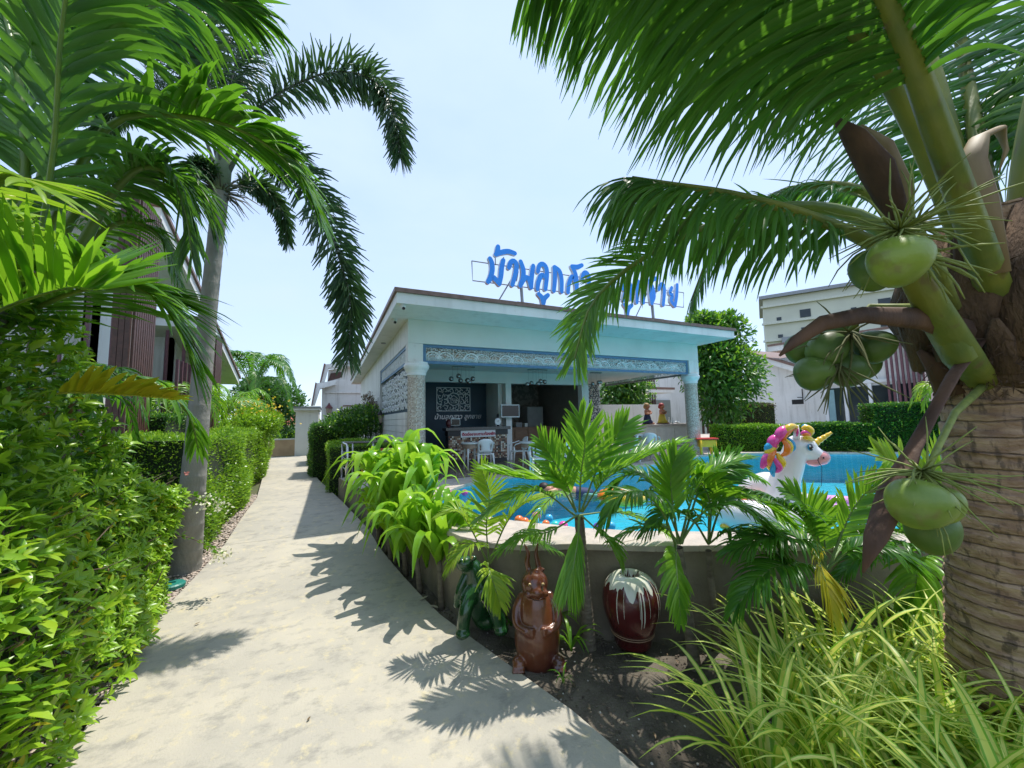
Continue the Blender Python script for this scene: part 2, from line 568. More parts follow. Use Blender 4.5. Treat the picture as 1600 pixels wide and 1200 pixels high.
def inside(x, y, poly):
    c = False; j = len(poly) - 1
    for i in range(len(poly)):
        xi, yi = poly[i]; xj, yj = poly[j]
        if (yi > y) != (yj > y) and x < (xj - xi) * (y - yi) / (yj - yi) + xi: c = not c
        j = i
    return c

# ground sheet: fine near the garden, coarse to the horizon, lower under the pool basin
xs = np.concatenate([[-900, -300, -100, -40, -20, -12], np.arange(-8, 22.01, .5), [26, 34, 50, 80, 150, 400, 900]])
ys = np.concatenate([[-300, -60, -20, -8], np.arange(-4, 16.01, .5), [18, 20, 24, 30, 40, 60, 100, 200, 500, 1200]])
gv = []
for y in ys:
    for x in xs:
        z = gz(y) - .12 + .02 * math.sin(x * 1.7) * math.cos(y * 1.3)
        if inside(x, y, [(1.2, 5.2), (1.6, 3.6), (2.4, 2.95), (7, .3), (10, -1.4), (17, -1.4), (19.5, 2), (19.5, 15), (1.6, 15), (1.6, 7)]) or inside(x, y, pool): z = -1.6
        gv.append((x, y, z))
nx = len(xs)
gf = np.array([[j * nx + i, j * nx + i + 1, (j + 1) * nx + i + 1, (j + 1) * nx + i] for j in range(len(ys) - 1) for i in range(nx - 1)])
M_soil = mat('soil', (.17, .145, .11), (.075, .062, .047), rough=.95, scale=3.2, bump=.9, bscale=55, detail=12, lo=.38, hi=.62)
M_turf = mat('ground_cover', (.07, .10, .03), (.12, .11, .06), rough=.95, scale=.8, bump=.5, bscale=9)
g = np_mesh('ground', gv, gf, M_turf); tag(g, kind='structure')

# garden bed soil: raised fine sheet with clods
bx, by = np.arange(.2, 7.01, .07), np.arange(-1.0, 6.6, .07)
from mathutils import noise as mnoise
sv = []
for y in by:
    for x in bx:
        p = Vector((x * 2.2, y * 2.2, 0))
        h = mnoise.noise(p) * .035 + mnoise.noise(p * 4) * .014 + mnoise.noise(p * 11) * .007
        sv.append((x, y, (gz(y) - .035 + h) if not inside(x, y, [(1.25, 5.9), (1.2, 4.6), (1.5, 3.6), (2.1, 3.0), (3, 2.45), (7.5, -.1), (7.5, 7), (1.6, 7)]) else -1.2))
n_ = len(bx)
sf = np.array([[j * n_ + i, j * n_ + i + 1, (j + 1) * n_ + i + 1, (j + 1) * n_ + i] for j in range(len(by) - 1) for i in range(n_ - 1)])
o = np_mesh('garden_bed_soil', sv, sf, M_soil); tag(o, kind='structure')

# concrete path in cast slabs
def pmat():
    m = mat('weathered_concrete', (.50, .455, .36), (.41, .38, .315), rough=.8, scale=1.3, bump=.22, bscale=90, detail=14, stretch=(1.0, 1.1, 1), lo=.34, hi=.62)
    nt = m.node_tree; n, l = nt.nodes, nt.links
    p = n['Principled BSDF']; src = p.inputs['Base Color'].links[0].from_socket
    tc_ = n.new('ShaderNodeTexCoord')
    def layer(src, scale, detail, lo, hi, c, fac, stretch, rough=.7):
        mp_ = n.new('ShaderNodeMapping'); mp_.inputs['Scale'].default_value = stretch; mp_.inputs['Rotation'].default_value = (0, 0, .35)
        l.new(tc_.outputs['Object'], mp_.inputs['Vector'])
        t = n.new('ShaderNodeTexNoise'); t.inputs['Scale'].default_value = scale; t.inputs['Detail'].default_value = detail; t.inputs['Roughness'].default_value = rough
        l.new(mp_.outputs['Vector'], t.inputs['Vector'])
        r_ = n.new('ShaderNodeMapRange'); r_.inputs['From Min'].default_value = lo; r_.inputs['From Max'].default_value = hi; r_.inputs['To Max'].default_value = fac
        l.new(t.outputs['Fac'], r_.inputs['Value'])
        x_ = n.new('ShaderNodeMixRGB'); l.new(r_.outputs['Result'], x_.inputs['Fac']); l.new(src, x_.inputs['Color1']); x_.inputs['Color2'].default_value = (*c, 1)
        return x_.outputs['Color']
    s = layer(src, 5, 12, .50, .66, (.25, .24, .21), .7, (1, 1.5, 1))
    s = layer(s, 9, 12, .54, .66, (.58, .50, .31), .7, (1.2, 1, 1))
    s = layer(s, 60, 6, .62, .70, (.17, .155, .13), .6, (1, 1, 1), .8)
    l.new(s, p.inputs['Base Color'])
    return m
M_path = pmat()
pathL = [(-1.5, -1.6), (-1.30, 1.0), (-1.22, 2.9), (-1.36, 4.2), (-1.38, 4.6), (-1.30, 5.3), (-1.20, 6.3), (-1.22, 8.8), (-1.68, 13.2), (-2.35, 19.3)]
pathR = [(1.9, -1.6), (1.52, 1.0), (1.44, 1.65), (1.37, 2.1), (1.21, 2.67), (.95, 3.6), (.77, 4.6), (.60, 5.6), (.56, 6.1), (.34, 7.2), (.14, 8.35), (-.22, 10.9), (-.50, 14.0), (-.9, 19.3)]
def at_y(pl, y):
    for a, b in zip(pl[:-1], pl[1:]):
        if a[1] <= y <= b[1]: return a[0] + (b[0] - a[0]) * (y - a[1]) / (b[1] - a[1])
    return pl[-1][0]
path = thing('path', None, None, (0, 0, 0), kind='structure')
cuts = [-1.55, 6.25, 11.6, 15.5, 19.3]
for a, b_ in zip(cuts[:-1], cuts[1:]):
    rows = np.linspace(a + .0025, b_ - .0025, max(3, int((b_ - a) / .35)))
    bb = B(); vs, fs = [], []
    slope = .03
    for y in rows:
        xl, xr = at_y(pathL, y), at_y(pathR, y)
        for x in np.linspace(xl, xr, 5):
            yy = y - slope * (x + .3)
            vs.append((x, yy, gz(y) + .004))
        vs.append((xr, y - slope * (xr + .3), gz(y) - .10)); vs.append((xl, y - slope * (xl + .3), gz(y) - .10))
    for j in range(len(rows) - 1):
        k = j * 7
        for i in range(4): fs.append((k + i, k + i + 1, k + 7 + i + 1, k + 7 + i))
        fs.append((k + 4, k + 5, k + 12, k + 11)); fs.append((k + 6, k, k + 7, k + 13))
    fs.append((0, 1, 2, 3, 4, 5, 6)); k = (len(rows) - 1) * 7; fs.append(tuple(k + i for i in range(6, -1, -1)))
    bb.add(vs, fs); bb.build('slab', M_path, path)

# pool deck, coping, basin, water
from mathutils.geometry import tessellate_polygon
M_deckside = mat('stained_render', (.25, .215, .155), (.12, .10, .072), rough=.9, scale=2.2, bump=.4, bscale=30, detail=12)
M_stone = mat('deck_stone', (.52, .46, .41), (.42, .37, .33), rough=.75, scale=5, bump=.25, bscale=70, detail=10)
M_tile = mat('pale_coping', (.54, .46, .39), (.42, .37, .32), rough=.7, scale=9, bump=.3, bscale=60, detail=10)
tri = tessellate_polygon([[Vector((x, y, 0)) for x, y in deck_outer], [Vector((x, y, 0)) for x, y in pool]])
allp = deck_outer + pool
no = len(deck_outer)
bb = B()
bb.add([(x, y, .69) for x, y in allp], [t for t in tri])
bb.m = 1
bb.add([(x, y, .69) for x, y in deck_outer] + [(x, y, -.4) for x, y in deck_outer], [(i, i + no, (i + 1) % no + no, (i + 1) % no) for i in range(no)])
deck = bb.build('pool_deck', [M_stone, M_deckside]); tag(deck, kind='structure')
M_basin = brickmat('pool_mosaic', (.13, .47, .63), (.16, .52, .67), (.28, .56, .66), .10, .10, msize=.006, rough=.3, axes='xy', noise=.1)
bb = B()
npl = len(pool)
bb.add([(x, y, .69) for x, y in pool] + [(x, y, -.05) for x, y in pool], [(i, (i + 1) % npl, (i + 1) % npl + npl, i + npl) for i in range(npl)] + [tuple(range(npl, 2 * npl))])
tag(bb.build('pool_basin', M_basin), kind='structure')
# water
wm = bpy.data.materials.new('pool_water'); wm.use_nodes = True
n, l = wm.node_tree.nodes, wm.node_tree.links
n.remove(n['Principled BSDF'])
tr = n.new('ShaderNodeBsdfTransparent'); tr.inputs['Color'].default_value = (.46, .97, 1.0, 1)
gl = n.new('ShaderNodeBsdfGlossy'); gl.inputs['Roughness'].default_value = .03
ms = n.new('ShaderNodeMixShader'); fr = n.new('ShaderNodeFresnel'); fr.inputs['IOR'].default_value = 1.33
tcn = n.new('ShaderNodeTexCoord'); mpn = n.new('ShaderNodeMapping'); mpn.inputs['Scale'].default_value = (1.0, 1.5, 1); mpn.inputs['Rotation'].default_value = (0, 0, .5)
l.new(tcn.outputs['Object'], mpn.inputs['Vector'])
t1 = n.new('ShaderNodeTexNoise'); t1.inputs['Scale'].default_value = 5.5; t1.inputs['Detail'].default_value = 4; t1.inputs['Distortion'].default_value = .8
l.new(mpn.outputs['Vector'], t1.inputs['Vector'])
bp = n.new('ShaderNodeBump'); bp.inputs['Strength'].default_value = .45; bp.inputs['Distance'].default_value = .04
l.new(t1.outputs['Fac'], bp.inputs['Height']); l.new(bp.outputs['Normal'], gl.inputs['Normal']); l.new(bp.outputs['Normal'], fr.inputs['Normal'])
fm = n.new('ShaderNodeMath'); fm.operation = 'MULTIPLY'; fm.inputs[1].default_value = .7; l.new(fr.outputs['Fac'], fm.inputs[0]); l.new(fm.outputs[0], ms.inputs['Fac']); l.new(tr.outputs[0], ms.inputs[1]); l.new(gl.outputs[0], ms.inputs[2])
l.new(ms.outputs[0], n['Material Output'].inputs['Surface'])
bb = B()
def up_tri(t, pl_):
    (ax, ay), (bx_, by_), (cx, cy_) = [pl_[i] for i in t]
    return tuple(t) if (bx_ - ax) * (cy_ - ay) - (by_ - ay) * (cx - ax) > 0 else tuple(t)[::-1]
bb.add([(x, y, .625) for x, y in pool], [up_tri(t, pool) for t in tessellate_polygon([[Vector((x, y, 0)) for x, y in pool]])])
tag(bb.build('pool_water', wm), kind='structure')
# far deeper shelf colour: raised step inside the pool (sun shelf) near the near edge
def polyline(pl, n):
    pl = np.array(pl, float); d = np.concatenate([[0], np.cumsum(np.linalg.norm(np.diff(pl, axis=0), axis=1))])
    t = np.linspace(0, d[-1], n); return np.stack([np.interp(t, d, pl[:, k]) for k in (0, 1)], 1)
cop = thing('pool_coping', None, None, (0, 0, 0), kind='structure')
inn = polyline([(1.52, 5.7), (1.33, 5.25), (1.30, 4.9), (1.42, 4.35), (1.69, 3.81), (2.16, 3.21), (2.59, 2.82), (3.08, 2.54), (4.6, 1.73), (7.1, .36)], 29)
out = polyline([(.60, 6.2), (.73, 5.65), (.81, 5.3), (.925, 4.57), (.99, 3.91), (1.12, 3.33), (1.44, 2.99), (1.89, 2.81), (2.31, 2.50), (3.22, 2.03), (4.41, 1.38), (6.95, -.05)], 29)
for i in range(28):
    q = [inn[i], inn[i + 1], out[i + 1], out[i]]
    c = sum(q) / 4
    q = [tuple(c + (p - c) * .988) for p in q]
    q[0:2] = [tuple(np.array(p) + nrm(np.array(p) - c) * .015) for p in q[0:2]]
    B().prism(q, .655, .703 + .002 * (i % 3)).build('coping_stone', M_tile, cop, bevel=.006)
ring = polyline([(1.52, 5.7), (1.97, 6.2), (2.5, 6.5), (3.1, 6.66), (4.0, 6.72), (5.0, 6.66), (6.4, 6.5), (7.6, 6.75), (8.8, 7.3), (9.8, 7.2), (10.6, 6.83), (12, 5.72), (13.51, 4.57), (15.0, 3.4)], 40)
tn = nrm(np.gradient(ring, axis=0)); nn = np.stack([-tn[:, 1], tn[:, 0]], 1)
for i in range(39):
    q = [ring[i] - nn[i] * .02, ring[i + 1] - nn[i + 1] * .02, ring[i + 1] + nn[i + 1] * .30, ring[i] + nn[i] * .30]
    c = sum(q) / 4
    B().prism([tuple(c + (p - c) * .985) for p in q], .655, .703 + .002 * (i % 3)).build('coping_stone', M_tile, cop, bevel=.005)

# pavilion floor tiles
M_floor = brickmat('brown_floor_tile', (.25, .20, .155), (.17, .135, .105), (.09, .075, .06), .6, .15, msize=.004, rough=.22, offset=.5, noise=.25)
bb = B(); bb.prism([(1.22, 7.0), (7.2, 7.06), (8.4, 7.7), (9.6, 7.7), (9.6, 12.6), (1.22, 12.6)], .692, .70); tag(bb.build('pavilion_floor', M_floor), kind='structure')

# ------------------------------------------------------------------ pool pavilion
pav = thing('pool_pavilion', 'white flat-roofed pavilion with blue framed lattice frieze and mosaic columns beside the pool', 'pavilion', (1.5, 7.6, .7))
box('roof', M_white, .97, 9.46, 6.49, 12.2, 3.72, 3.90, pav)
box('roof_edge', M_brownmetal, .93, 9.50, 6.45, 12.24, 3.903, 3.975, pav)
B().box(.97, 5.2, 12.203, 21.5, 3.72, 3.90).build('roof', M_white, pav)
B().box(.93, 5.24, 12.245, 21.55, 3.903, 3.975).build('roof_edge', M_brownmetal, pav)
box('upper_wall', M_soffit, 1.33, 9.25, 7.45, 7.72, 3.252, 3.718, pav)
box('upper_wall', M_wall, 1.33, 1.60, 7.723, 12.0, 3.252, 3.718, pav)
box('upper_wall', M_wall, 8.98, 9.25, 7.723, 12.0, 3.252, 3.718, pav)
box('corner_pier', M_wall, 1.33, 1.615, 7.45, 7.72, 2.893, 3.249, pav)
box('corner_pier', M_wall, 8.885, 9.25, 7.45, 7.72, 2.893, 3.249, pav)
box('side_wall', M_wall, 1.33, 1.60, 12.003, 20.0, .3, 3.718, pav)
box('ceiling', M_soffit, 1.62, 8.96, 7.78, 12.0, 3.0, 3.05, pav)
box('ceiling_beam', M_soffit, 1.62, 6.85, 9.30, 9.48, 2.70, 2.997, pav)
box('post', M_white, 4.18, 4.34, 9.27, 9.50, .70, 2.697, pav)
box('end_wall', M_white, 6.62, 6.86, 9.30, 9.50, .70, 2.697, pav)
box('blue_wall', M_navy, 1.50, 4.05, 10.35, 10.45, .70, 2.99, pav)
box('partition_wall', M_soffit, 4.06, 4.17, 9.50, 10.5, .70, 2.99, pav)
box('papered_wall', M_darkwall, 4.18, 9.0, 11.9, 11.98, .70, 2.99, pav)
box('inner_side_wall', mat('grey_wall', (.16, .15, .13), rough=.8), 6.62, 6.70, 9.503, 11.89, .70, 2.99, pav)
box('floor_step', M_tile, 1.62, 3.9, 9.28, 9.36, .70, .78, pav)
# side wall under the left frieze
box('side_wall', M_navy, 1.40, 1.50, 7.80, 12.0, .70, 2.85, pav)
box('side_wall', M_white, 1.342, 1.397, 7.78, 11.95, .42, .70, pav)
for k in range(9):
    box('siding_board', M_white, 1.338 + .004 * (k % 2), 1.399, 7.80, 11.4, .705 + k * .137, .705 + k * .137 + .131, pav)
# mosaic columns
M_mosaic = brickmat('column_mosaic', (.62, .55, .45), (.42, .36, .29), (.28, .25, .22), .024, .024, msize=.0022, rough=.3, axes='cyl', bump=.4,
                    c3=[(.66, .60, .50), (.52, .44, .35), (.40, .33, .27), (.70, .66, .58), (.58, .47, .36)])
M_moulding = mat('capital_plaster', (.80, .81, .79), (.72, .73, .71), rough=.5, scale=8)
for (x, y) in ((1.52, 7.6), (9.07, 7.6)):
    c_ = thing('column', None, None, (x, y, .7)); c_.parent = pav; c_.location = (x - 1.5, y - 7.6, 0); ORG[c_] = np.array([x, y, .7])
    B().lathe([(.172, .0), (.172, .06), (.17, 1.93)], (x, y, .7), 32).build('shaft', M_mosaic, c_, smooth=False)
    bpy.context.view_layer.update()
    B().lathe([(.175, 1.93), (.185, 1.94), (.185, 1.98), (.20, 2.02), (.235, 2.07), (.245, 2.10), (.245, 2.13), (.225, 2.16), (.225, 2.19)], (x, y, .7), 32).build('capital', M_moulding, c_)
    B().lathe([(.22, .002), (.22, .05), (.195, .07), (.175, .075)], (x, y, .7), 32).build('base', M_tile, c_)

# ---- scroll lattice generator: strokes in panel coordinates -> raised ribbons
def spiral(cx, cy, r, a0, turns, sgn=1, n=12):
    return [(cx + r * (1 - .82 * t) * math.cos(a0 + sgn * turns * 2 * math.pi * t), cy + r * (1 - .82 * t) * math.sin(a0 + sgn * turns * 2 * math.pi * t)) for t in np.linspace(0, 1, n)]
def arc(cx, cy, r, a0, a1, n=12):
    return [(cx + r * math.cos(math.radians(a0 + (a1 - a0) * t)), cy + r * math.sin(math.radians(a0 + (a1 - a0) * t))) for t in np.linspace(0, 1, n)]
def scroll_strokes(W_, H_, rs, big=True, cell=None):
    st = []
    if big:
        k = W_ / max(1, round(W_ / (H_ * 3.1)))
        x = 0.0
        while x < W_ - .01:
            for c in (x + k * .18, x + k * .50):
                st.append((arc(c, 0.02, H_ * .62, 8, 172), .026))
                st.append((arc(c, 0.02, H_ * .45, 15, 165), .012))
            st.append(([(x + k * .34, 0), (x + k * .34, H_ * .8)], .012))
            x += k
    cell = cell or H_ * .24
    nx_, ny_ = int(W_ / cell), int(H_ / cell)
    for i in range(nx_):
        for j in range(ny_):
            cx, cy = (i + .5) * W_ / nx_, (j + .5) * H_ / ny_
            a0 = rs.random() * 6.28; sg = 1 if rs.random() < .5 else -1
            r = cell * .55
            st.append((spiral(cx, cy, r, a0, .95, sg), cell * .15))
            for q in range(3):
                an = a0 + sg * q * 1.9
                p = (cx + r * .85 * math.cos(an), cy + r * .85 * math.sin(an))
                st.append(([p, (p[0] + cell * .30 * math.cos(an + .9), p[1] + cell * .30 * math.sin(an + .9))], cell * .17))
    return st
def ribbons(st, W_, H_, place, depth=.012):
    """place(u, v, w) -> world"""
    V, F = [], []
    for k, (pts, wd) in enumerate(st):
        P = np.array(pts); P[:, 0] = np.clip(P[:, 0], 0, W_); P[:, 1] = np.clip(P[:, 1], 0, H_)
        T = nrm(np.gradient(P, axis=0)); Q = np.stack([-T[:, 1], T[:, 0]], 1) * wd * .5
        z1 = depth + (k % 7) * .0008
        base = len(V)
        for p, q in zip(P, Q):
            for (s, zz) in ((-1, 0), (-1, z1), (1, z1), (1, 0)):
                V.append(place(p[0] + q[0] * s, p[1] + q[1] * s, zz))
        for i in range(len(P) - 1):
            a = base + i * 4; b = a + 4
            for e in range(3): F.append([a + e, a + e + 1, b + e + 1, b + e])
    return V, np.array(F)
def lattice(name, W_, H_, place, parent, m, seed, big=True, cell=None, label=None):
    rs = random.Random(seed)
    V, F = ribbons(scroll_strokes(W_, H_, rs, big, cell), W_, H_, place)
    return np_mesh(name, V, F, m, parent, smooth=False, label=label)
M_lat = mat('pale_lattice', (.76, .80, .80), (.68, .72, .72), rough=.45, scale=5)
def frame(p, W_, H_, place, t, m, parent, d0=-.012, d1=.03):
    for (u0, u1, v0, v1) in ((-t, W_ + t, -t, 0), (-t, W_ + t, H_, H_ + t), (-t, 0, 0.001, H_ - .001), (W_, W_ + t, 0.001, H_ - .001)):
        vs = [place(u, v, z) for z in (d0, d1) for v in (v0, v1) for u in (u0, u1)]
        B().add(vs, [(0, 2, 3, 1), (4, 5, 7, 6), (0, 1, 5, 4), (2, 6, 7, 3), (0, 4, 6, 2), (1, 3, 7, 5)]).build('frame_rail', m, p)
# front frieze: faces -y
fz = thing('frieze', None, None, (1.68, 7.50, 2.90)); fz.parent = pav; fz.location = (.18, -.1, 2.2); ORG[fz] = np.array([1.68, 7.50, 2.90])
pl = lambda u, v, w_: (1.68 + u, 7.52 - w_, 2.925 + v)
lattice('scroll_lattice', 7.14, .265, pl, fz, M_lat, 1)
frame(fz, 7.14, .265, pl, .055, M_bluewood, fz)
fz = thing('frieze', None, None, (1.36, 7.8, 2.90)); fz.parent = pav; fz.location = (-.14, .2, 2.2); ORG[fz] = np.array([1.36, 7.8, 2.90])
pl = lambda u, v, w_: (1.375 - w_, 7.80 + u, 2.925 + v)
lattice('scroll_lattice', 4.12, .265, pl, fz, M_lat, 2)
frame(fz, 4.12, .265, pl, .055, M_bluewood, fz)
pl = lambda u, v, w_: (1.392 - w_, 7.82 + u, 2.0 + v)
lattice('wall_lattice', 4.0, .80, pl, pav, M_lat, 3, big=False, cell=.16)
fz = thing('frieze', None, None, (9.05, 7.8, 2.90)); fz.parent = pav; fz.location = (7.55, .2, 2.2); ORG[fz] = np.array([9.05, 7.8, 2.90])
pl = lambda u, v, w_: (9.07 - w_, 7.80 + u, 2.925 + v)
lattice('scroll_lattice', 3.4, .265, pl, fz, M_lat, 4)
frame(fz, 3.4, .265, pl, .05, M_greymetal, fz)
M_darklat = mat('dark_lattice', (.10, .12, .14), rough=.5)
box('lattice_backing', M_white, 8.30, 8.98, 11.50, 11.53, 1.2, 2.99, pav)
pl = lambda u, v, w_: (8.33 + u, 11.495 - w_, 1.25 + v)
lattice('wall_lattice', .62, 1.7, pl, pav, M_darklat, 5, big=False, cell=.14)
# art panel on the blue wall (plain scroll design)
art = thing('lattice_wall_panel', 'square white scroll cut-out panel with round emblem on the navy wall', 'wall panel', (2.42, 10.34, 2.0))
pl = lambda u, v, w_: (2.62 + u, 10.335 - w_, 2.02 + v)
lattice('scroll_cutout', .92, .62, pl, art, M_lat, 6, big=False, cell=.14)
frame(art, .92, .62, pl, .02, M_lat, art, 0, .016)
V, F = ribbons([(arc(.46, .31, .17, 0, 360, 25), .02), ([(.34, .32), (.46, .42), (.58, .32)], .022), ([(.38, .30), (.38, .21), (.54, .21), (.54, .30)], .016), (arc(.46, .29, .035, 0, 360, 10), .012)], .92, .62, lambda u, v, w_: pl(u, v, w_ + .012))
np_mesh('house_emblem', V, F, M_lat, art, smooth=False)
bb = B(); bb.m = 0
bb.add([pl(.46 + .16 * math.cos(a), .31 + .16 * math.sin(a), .014) for a in np.linspace(0, 6.283, 25)[:-1]], [tuple(range(24))]); bb.build('emblem_disc', M_navy, art)

# ------------------------------------------------------------------ Thai lettering
def text_mesh(name, s, size, m, parent, pos, rot, shear=0.0, ext=.004, bold=0.0, align='LEFT'):
    cu = bpy.data.curves.new(name, 'FONT'); cu.body = s; cu.size = size; cu.shear = shear; cu.extrude = ext; cu.offset = bold; cu.align_x = align
    cu.resolution_u = 3
    t = bpy.data.objects.new('tmp_text', cu); COL.objects.link(t)
    dg = bpy.context.evaluated_depsgraph_get(); me = bpy.data.meshes.new_from_object(t.evaluated_get(dg))
    bpy.data.objects.remove(t); me.name = name
    me.materials.clear(); me.materials.append(m)
    o = link_mesh(name, me, parent)
    o.location = tuple(np.array(pos) - ORG.get(parent, np.zeros(3))); o.rotation_euler = rot
    return o
wt = thing('wall_lettering', 'silver Thai lettering mounted on the navy wall under the scroll panel', 'lettering', (2.4, 10.34, 1.75))
text_mesh('letters', 'บ้านลูกสาว ลูกชาย', .185, mat('silver_letters', (.55, .57, .58), rough=.3, metal=.4), wt, ((2.531,10.335,1.811)[0], 10.335, 1.79), (math.pi / 2, 0, 0), shear=.25, ext=.01, bold=.002)

# ------------------------------------------------------------------ roof sign
sg = thing('rooftop_sign', 'large blue Thai letter sign on a thin steel frame above the pavilion roof', 'sign', (2.5, 6.75, 3.975))
M_blue = mat('sign_blue', (.008, .26, .88), (.01, .30, .92), rough=.3, coat=.3)
M_back = mat('sign_return', (.62, .68, .78), rough=.4)
letters = [
 [[(2.746,4.851), (2.780,4.772), (2.788,4.638), (2.754,4.499), (2.697,4.382)], [(2.697,4.382), (2.780,4.486), (2.859,4.446), (2.929,4.368)], [(2.929,4.368), (2.964,4.528), (2.989,4.719), (3.025,4.862)]],
 [[(2.920,5.122), (2.909,5.048), (2.887,4.985)], [(2.868,4.953), (2.995,5.020), (3.142,5.062), (3.281,5.046)]],
 [[(3.144,4.729), (3.189,4.850), (3.264,4.882), (3.312,4.803), (3.284,4.625), (3.210,4.388)]],
 [[(3.408,4.897), (3.461,4.738), (3.451,4.562), (3.383,4.393)], [(3.383,4.393), (3.495,4.568), (3.580,4.559), (3.629,4.390)], [(3.629,4.390), (3.642,4.571), (3.662,4.715), (3.691,4.852)]],
 [[(3.796,4.744), (3.839,4.884), (3.924,4.924), (3.998,4.854), (4.006,4.675), (3.963,4.397)], [(3.773,4.373), (3.803,4.531), (3.881,4.684), (3.975,4.653)]],
 [[(3.801,4.275), (3.877,4.204), (3.903,4.078)], [(4.019,4.279), (3.930,4.193), (3.914,4.111)]],
 [[(4.164,4.387), (4.192,4.593), (4.203,4.776), (4.191,4.898)], [(4.207,4.904), (4.318,4.829), (4.360,4.652), (4.354,4.392)]],
 [[(4.511,4.397), (4.547,4.604), (4.648,4.769), (4.724,4.627), (4.738,4.439)], [(4.739,4.480), (4.743,4.667), (4.712,4.849), (4.635,4.978)], [(4.635,4.984), (4.783,4.995), (4.896,5.050)]],
 [[(4.886,4.733), (4.936,4.872), (5.017,4.894), (5.073,4.788), (5.047,4.576)]],
 [[(5.481,4.480), (5.512,4.619), (5.623,4.711), (5.727,4.656), (5.730,4.490), (5.648,4.306)]],
 [[(6.019,4.663), (6.094,4.812), (6.210,4.828), (6.270,4.695), (6.242,4.451)], [(6.020,4.396), (6.061,4.550), (6.156,4.681), (6.240,4.631)]],
 [[(6.034,4.299), (6.108,4.219), (6.120,4.092)], [(6.253,4.309), (6.153,4.223), (6.128,4.142)]],
 [[(6.410,4.390), (6.441,4.636), (6.439,4.919)], [(6.439,4.927), (6.567,4.835), (6.611,4.636), (6.609,4.408)]],
 [[(6.845,4.974), (6.849,4.727), (6.872,4.417)], [(6.872,4.417), (6.959,4.616), (6.915,4.839), (6.834,4.901)], [(6.862,4.915), (6.969,5.023), (7.094,5.067)]],
 [[(7.128,4.793), (7.186,4.912), (7.276,4.928), (7.307,4.784), (7.238,4.420)]],
 [[(7.559,4.890), (7.486,4.753), (7.561,4.698), (7.513,4.555), (7.631,4.437)], [(7.631,4.437), (7.704,4.705), (7.750,4.990)]],
]
for L_ in letters:
    V, F, mi = [], [], []
    for si, st in enumerate(L_):
        C = catmull([(p[0], 0, p[1]) for p in st], 14)[:, [0, 2]]
        T = nrm(np.gradient(C, axis=0)); Q = np.stack([-T[:, 1], T[:, 0]], 1)
        hw = .052 * np.array([.86 + .14 * math.sin(math.pi * i / 13) for i in range(14)])
        left = [C[i] + Q[i] * hw[i] for i in range(14)]; right = [C[i] - Q[i] * hw[i] for i in range(14)]
        capE = [C[-1] + hw[-1] * (Q[-1] * math.cos(a) + T[-1] * math.sin(a)) for a in np.linspace(0, math.pi, 7)[1:-1]]
        capS = [C[0] + hw[0] * (-Q[0] * math.cos(a) - T[0] * math.sin(a)) for a in np.linspace(0, math.pi, 7)[1:-1]]
        # outline walked as quads + end caps
        yo = 6.70 - .0015 * si
        for (yy, gro) in ((yo, 1.0), (yo + .07, 1.0)):
            for a_, b_ in zip(left, right): V.append((a_[0], yy, a_[1])); V.append((b_[0], yy, b_[1]))
            for p in capE + capS: V.append((p[0], yy, p[1]))
        per = 28 + 10
        b0 = len(V) - 2 * per
        fr_, bk = b0, b0 + per
        for i in range(13):
            F.append([fr_ + 2 * i, fr_ + 2 * i + 2, fr_ + 2 * i + 3, fr_ + 2 * i + 1]); mi.append(0)
        loopE = [26] + [28 + k for k in range(5)] + [27]
        loopS = [1] + [33 + k for k in range(5)] + [0]
        F.append([fr_ + i for i in loopE]); mi.append(0)
        F.append([fr_ + i for i in loopS]); mi.append(0)
        ol = [2 * i for i in range(14)] + loopE[1:-1] + [2 * i + 1 for i in range(13, -1, -1)] + loopS[1:-1]
        for i in range(len(ol)):
            a_, b_ = ol[i], ol[(i + 1) % len(ol)]
            F.append([fr_ + a_, fr_ + b_, bk + b_, bk + a_]); mi.append(1)
    me = bpy.data.meshes.new('letter')
    o3 = ORG[sg]
    me.from_pydata([(p[0] - o3[0], p[1] - o3[1], p[2] - o3[2]) for p in V], [], F)
    me.materials.append(M_blue); me.materials.append(M_back); me.polygons.foreach_set('material_index', mi); me.update()
    link_mesh('letter', me, sg)
def y_(p, y=6.80): return (p[0], y, p[1])
fr_pts = [(2.406,4.788), (2.418,4.402), (8.040,4.474), (8.073,4.857)]
B().tube([y_(fr_pts[i % 4]) for i in range(5)], .012, 6).build('frame', M_greymetal, sg)
for a_, b_ in (((3.395,4.728), (3.352,4.514)), ((7.153,5.121), (7.109,4.718)), ((2.895,4.926), (2.897,4.782)), ((3.076,4.973), (3.077,4.776)), ((3.868,4.407), (3.893,4.268))):
    B().tube([y_(a_), y_(b_)], .012, 6).build('strut', M_greymetal, sg)
for a_ in ((3.471,4.400), (7.007,4.436)):
    B().tube([y_(a_, 6.83), (a_[0] + .02, 6.83, 4.02)], .035, 6).build('post', M_greymetal, sg)
    B().box(a_[0] - .17, a_[0] + .21, 6.68, 6.95, 3.978, 4.06).build('foot_block', M_brownmetal, sg)
    B().tube([y_((a_[0] - .1, a_[1] + .35), 6.82), (a_[0] - .55, 6.9, 3.98)], .014, 6).build('brace', M_greymetal, sg)

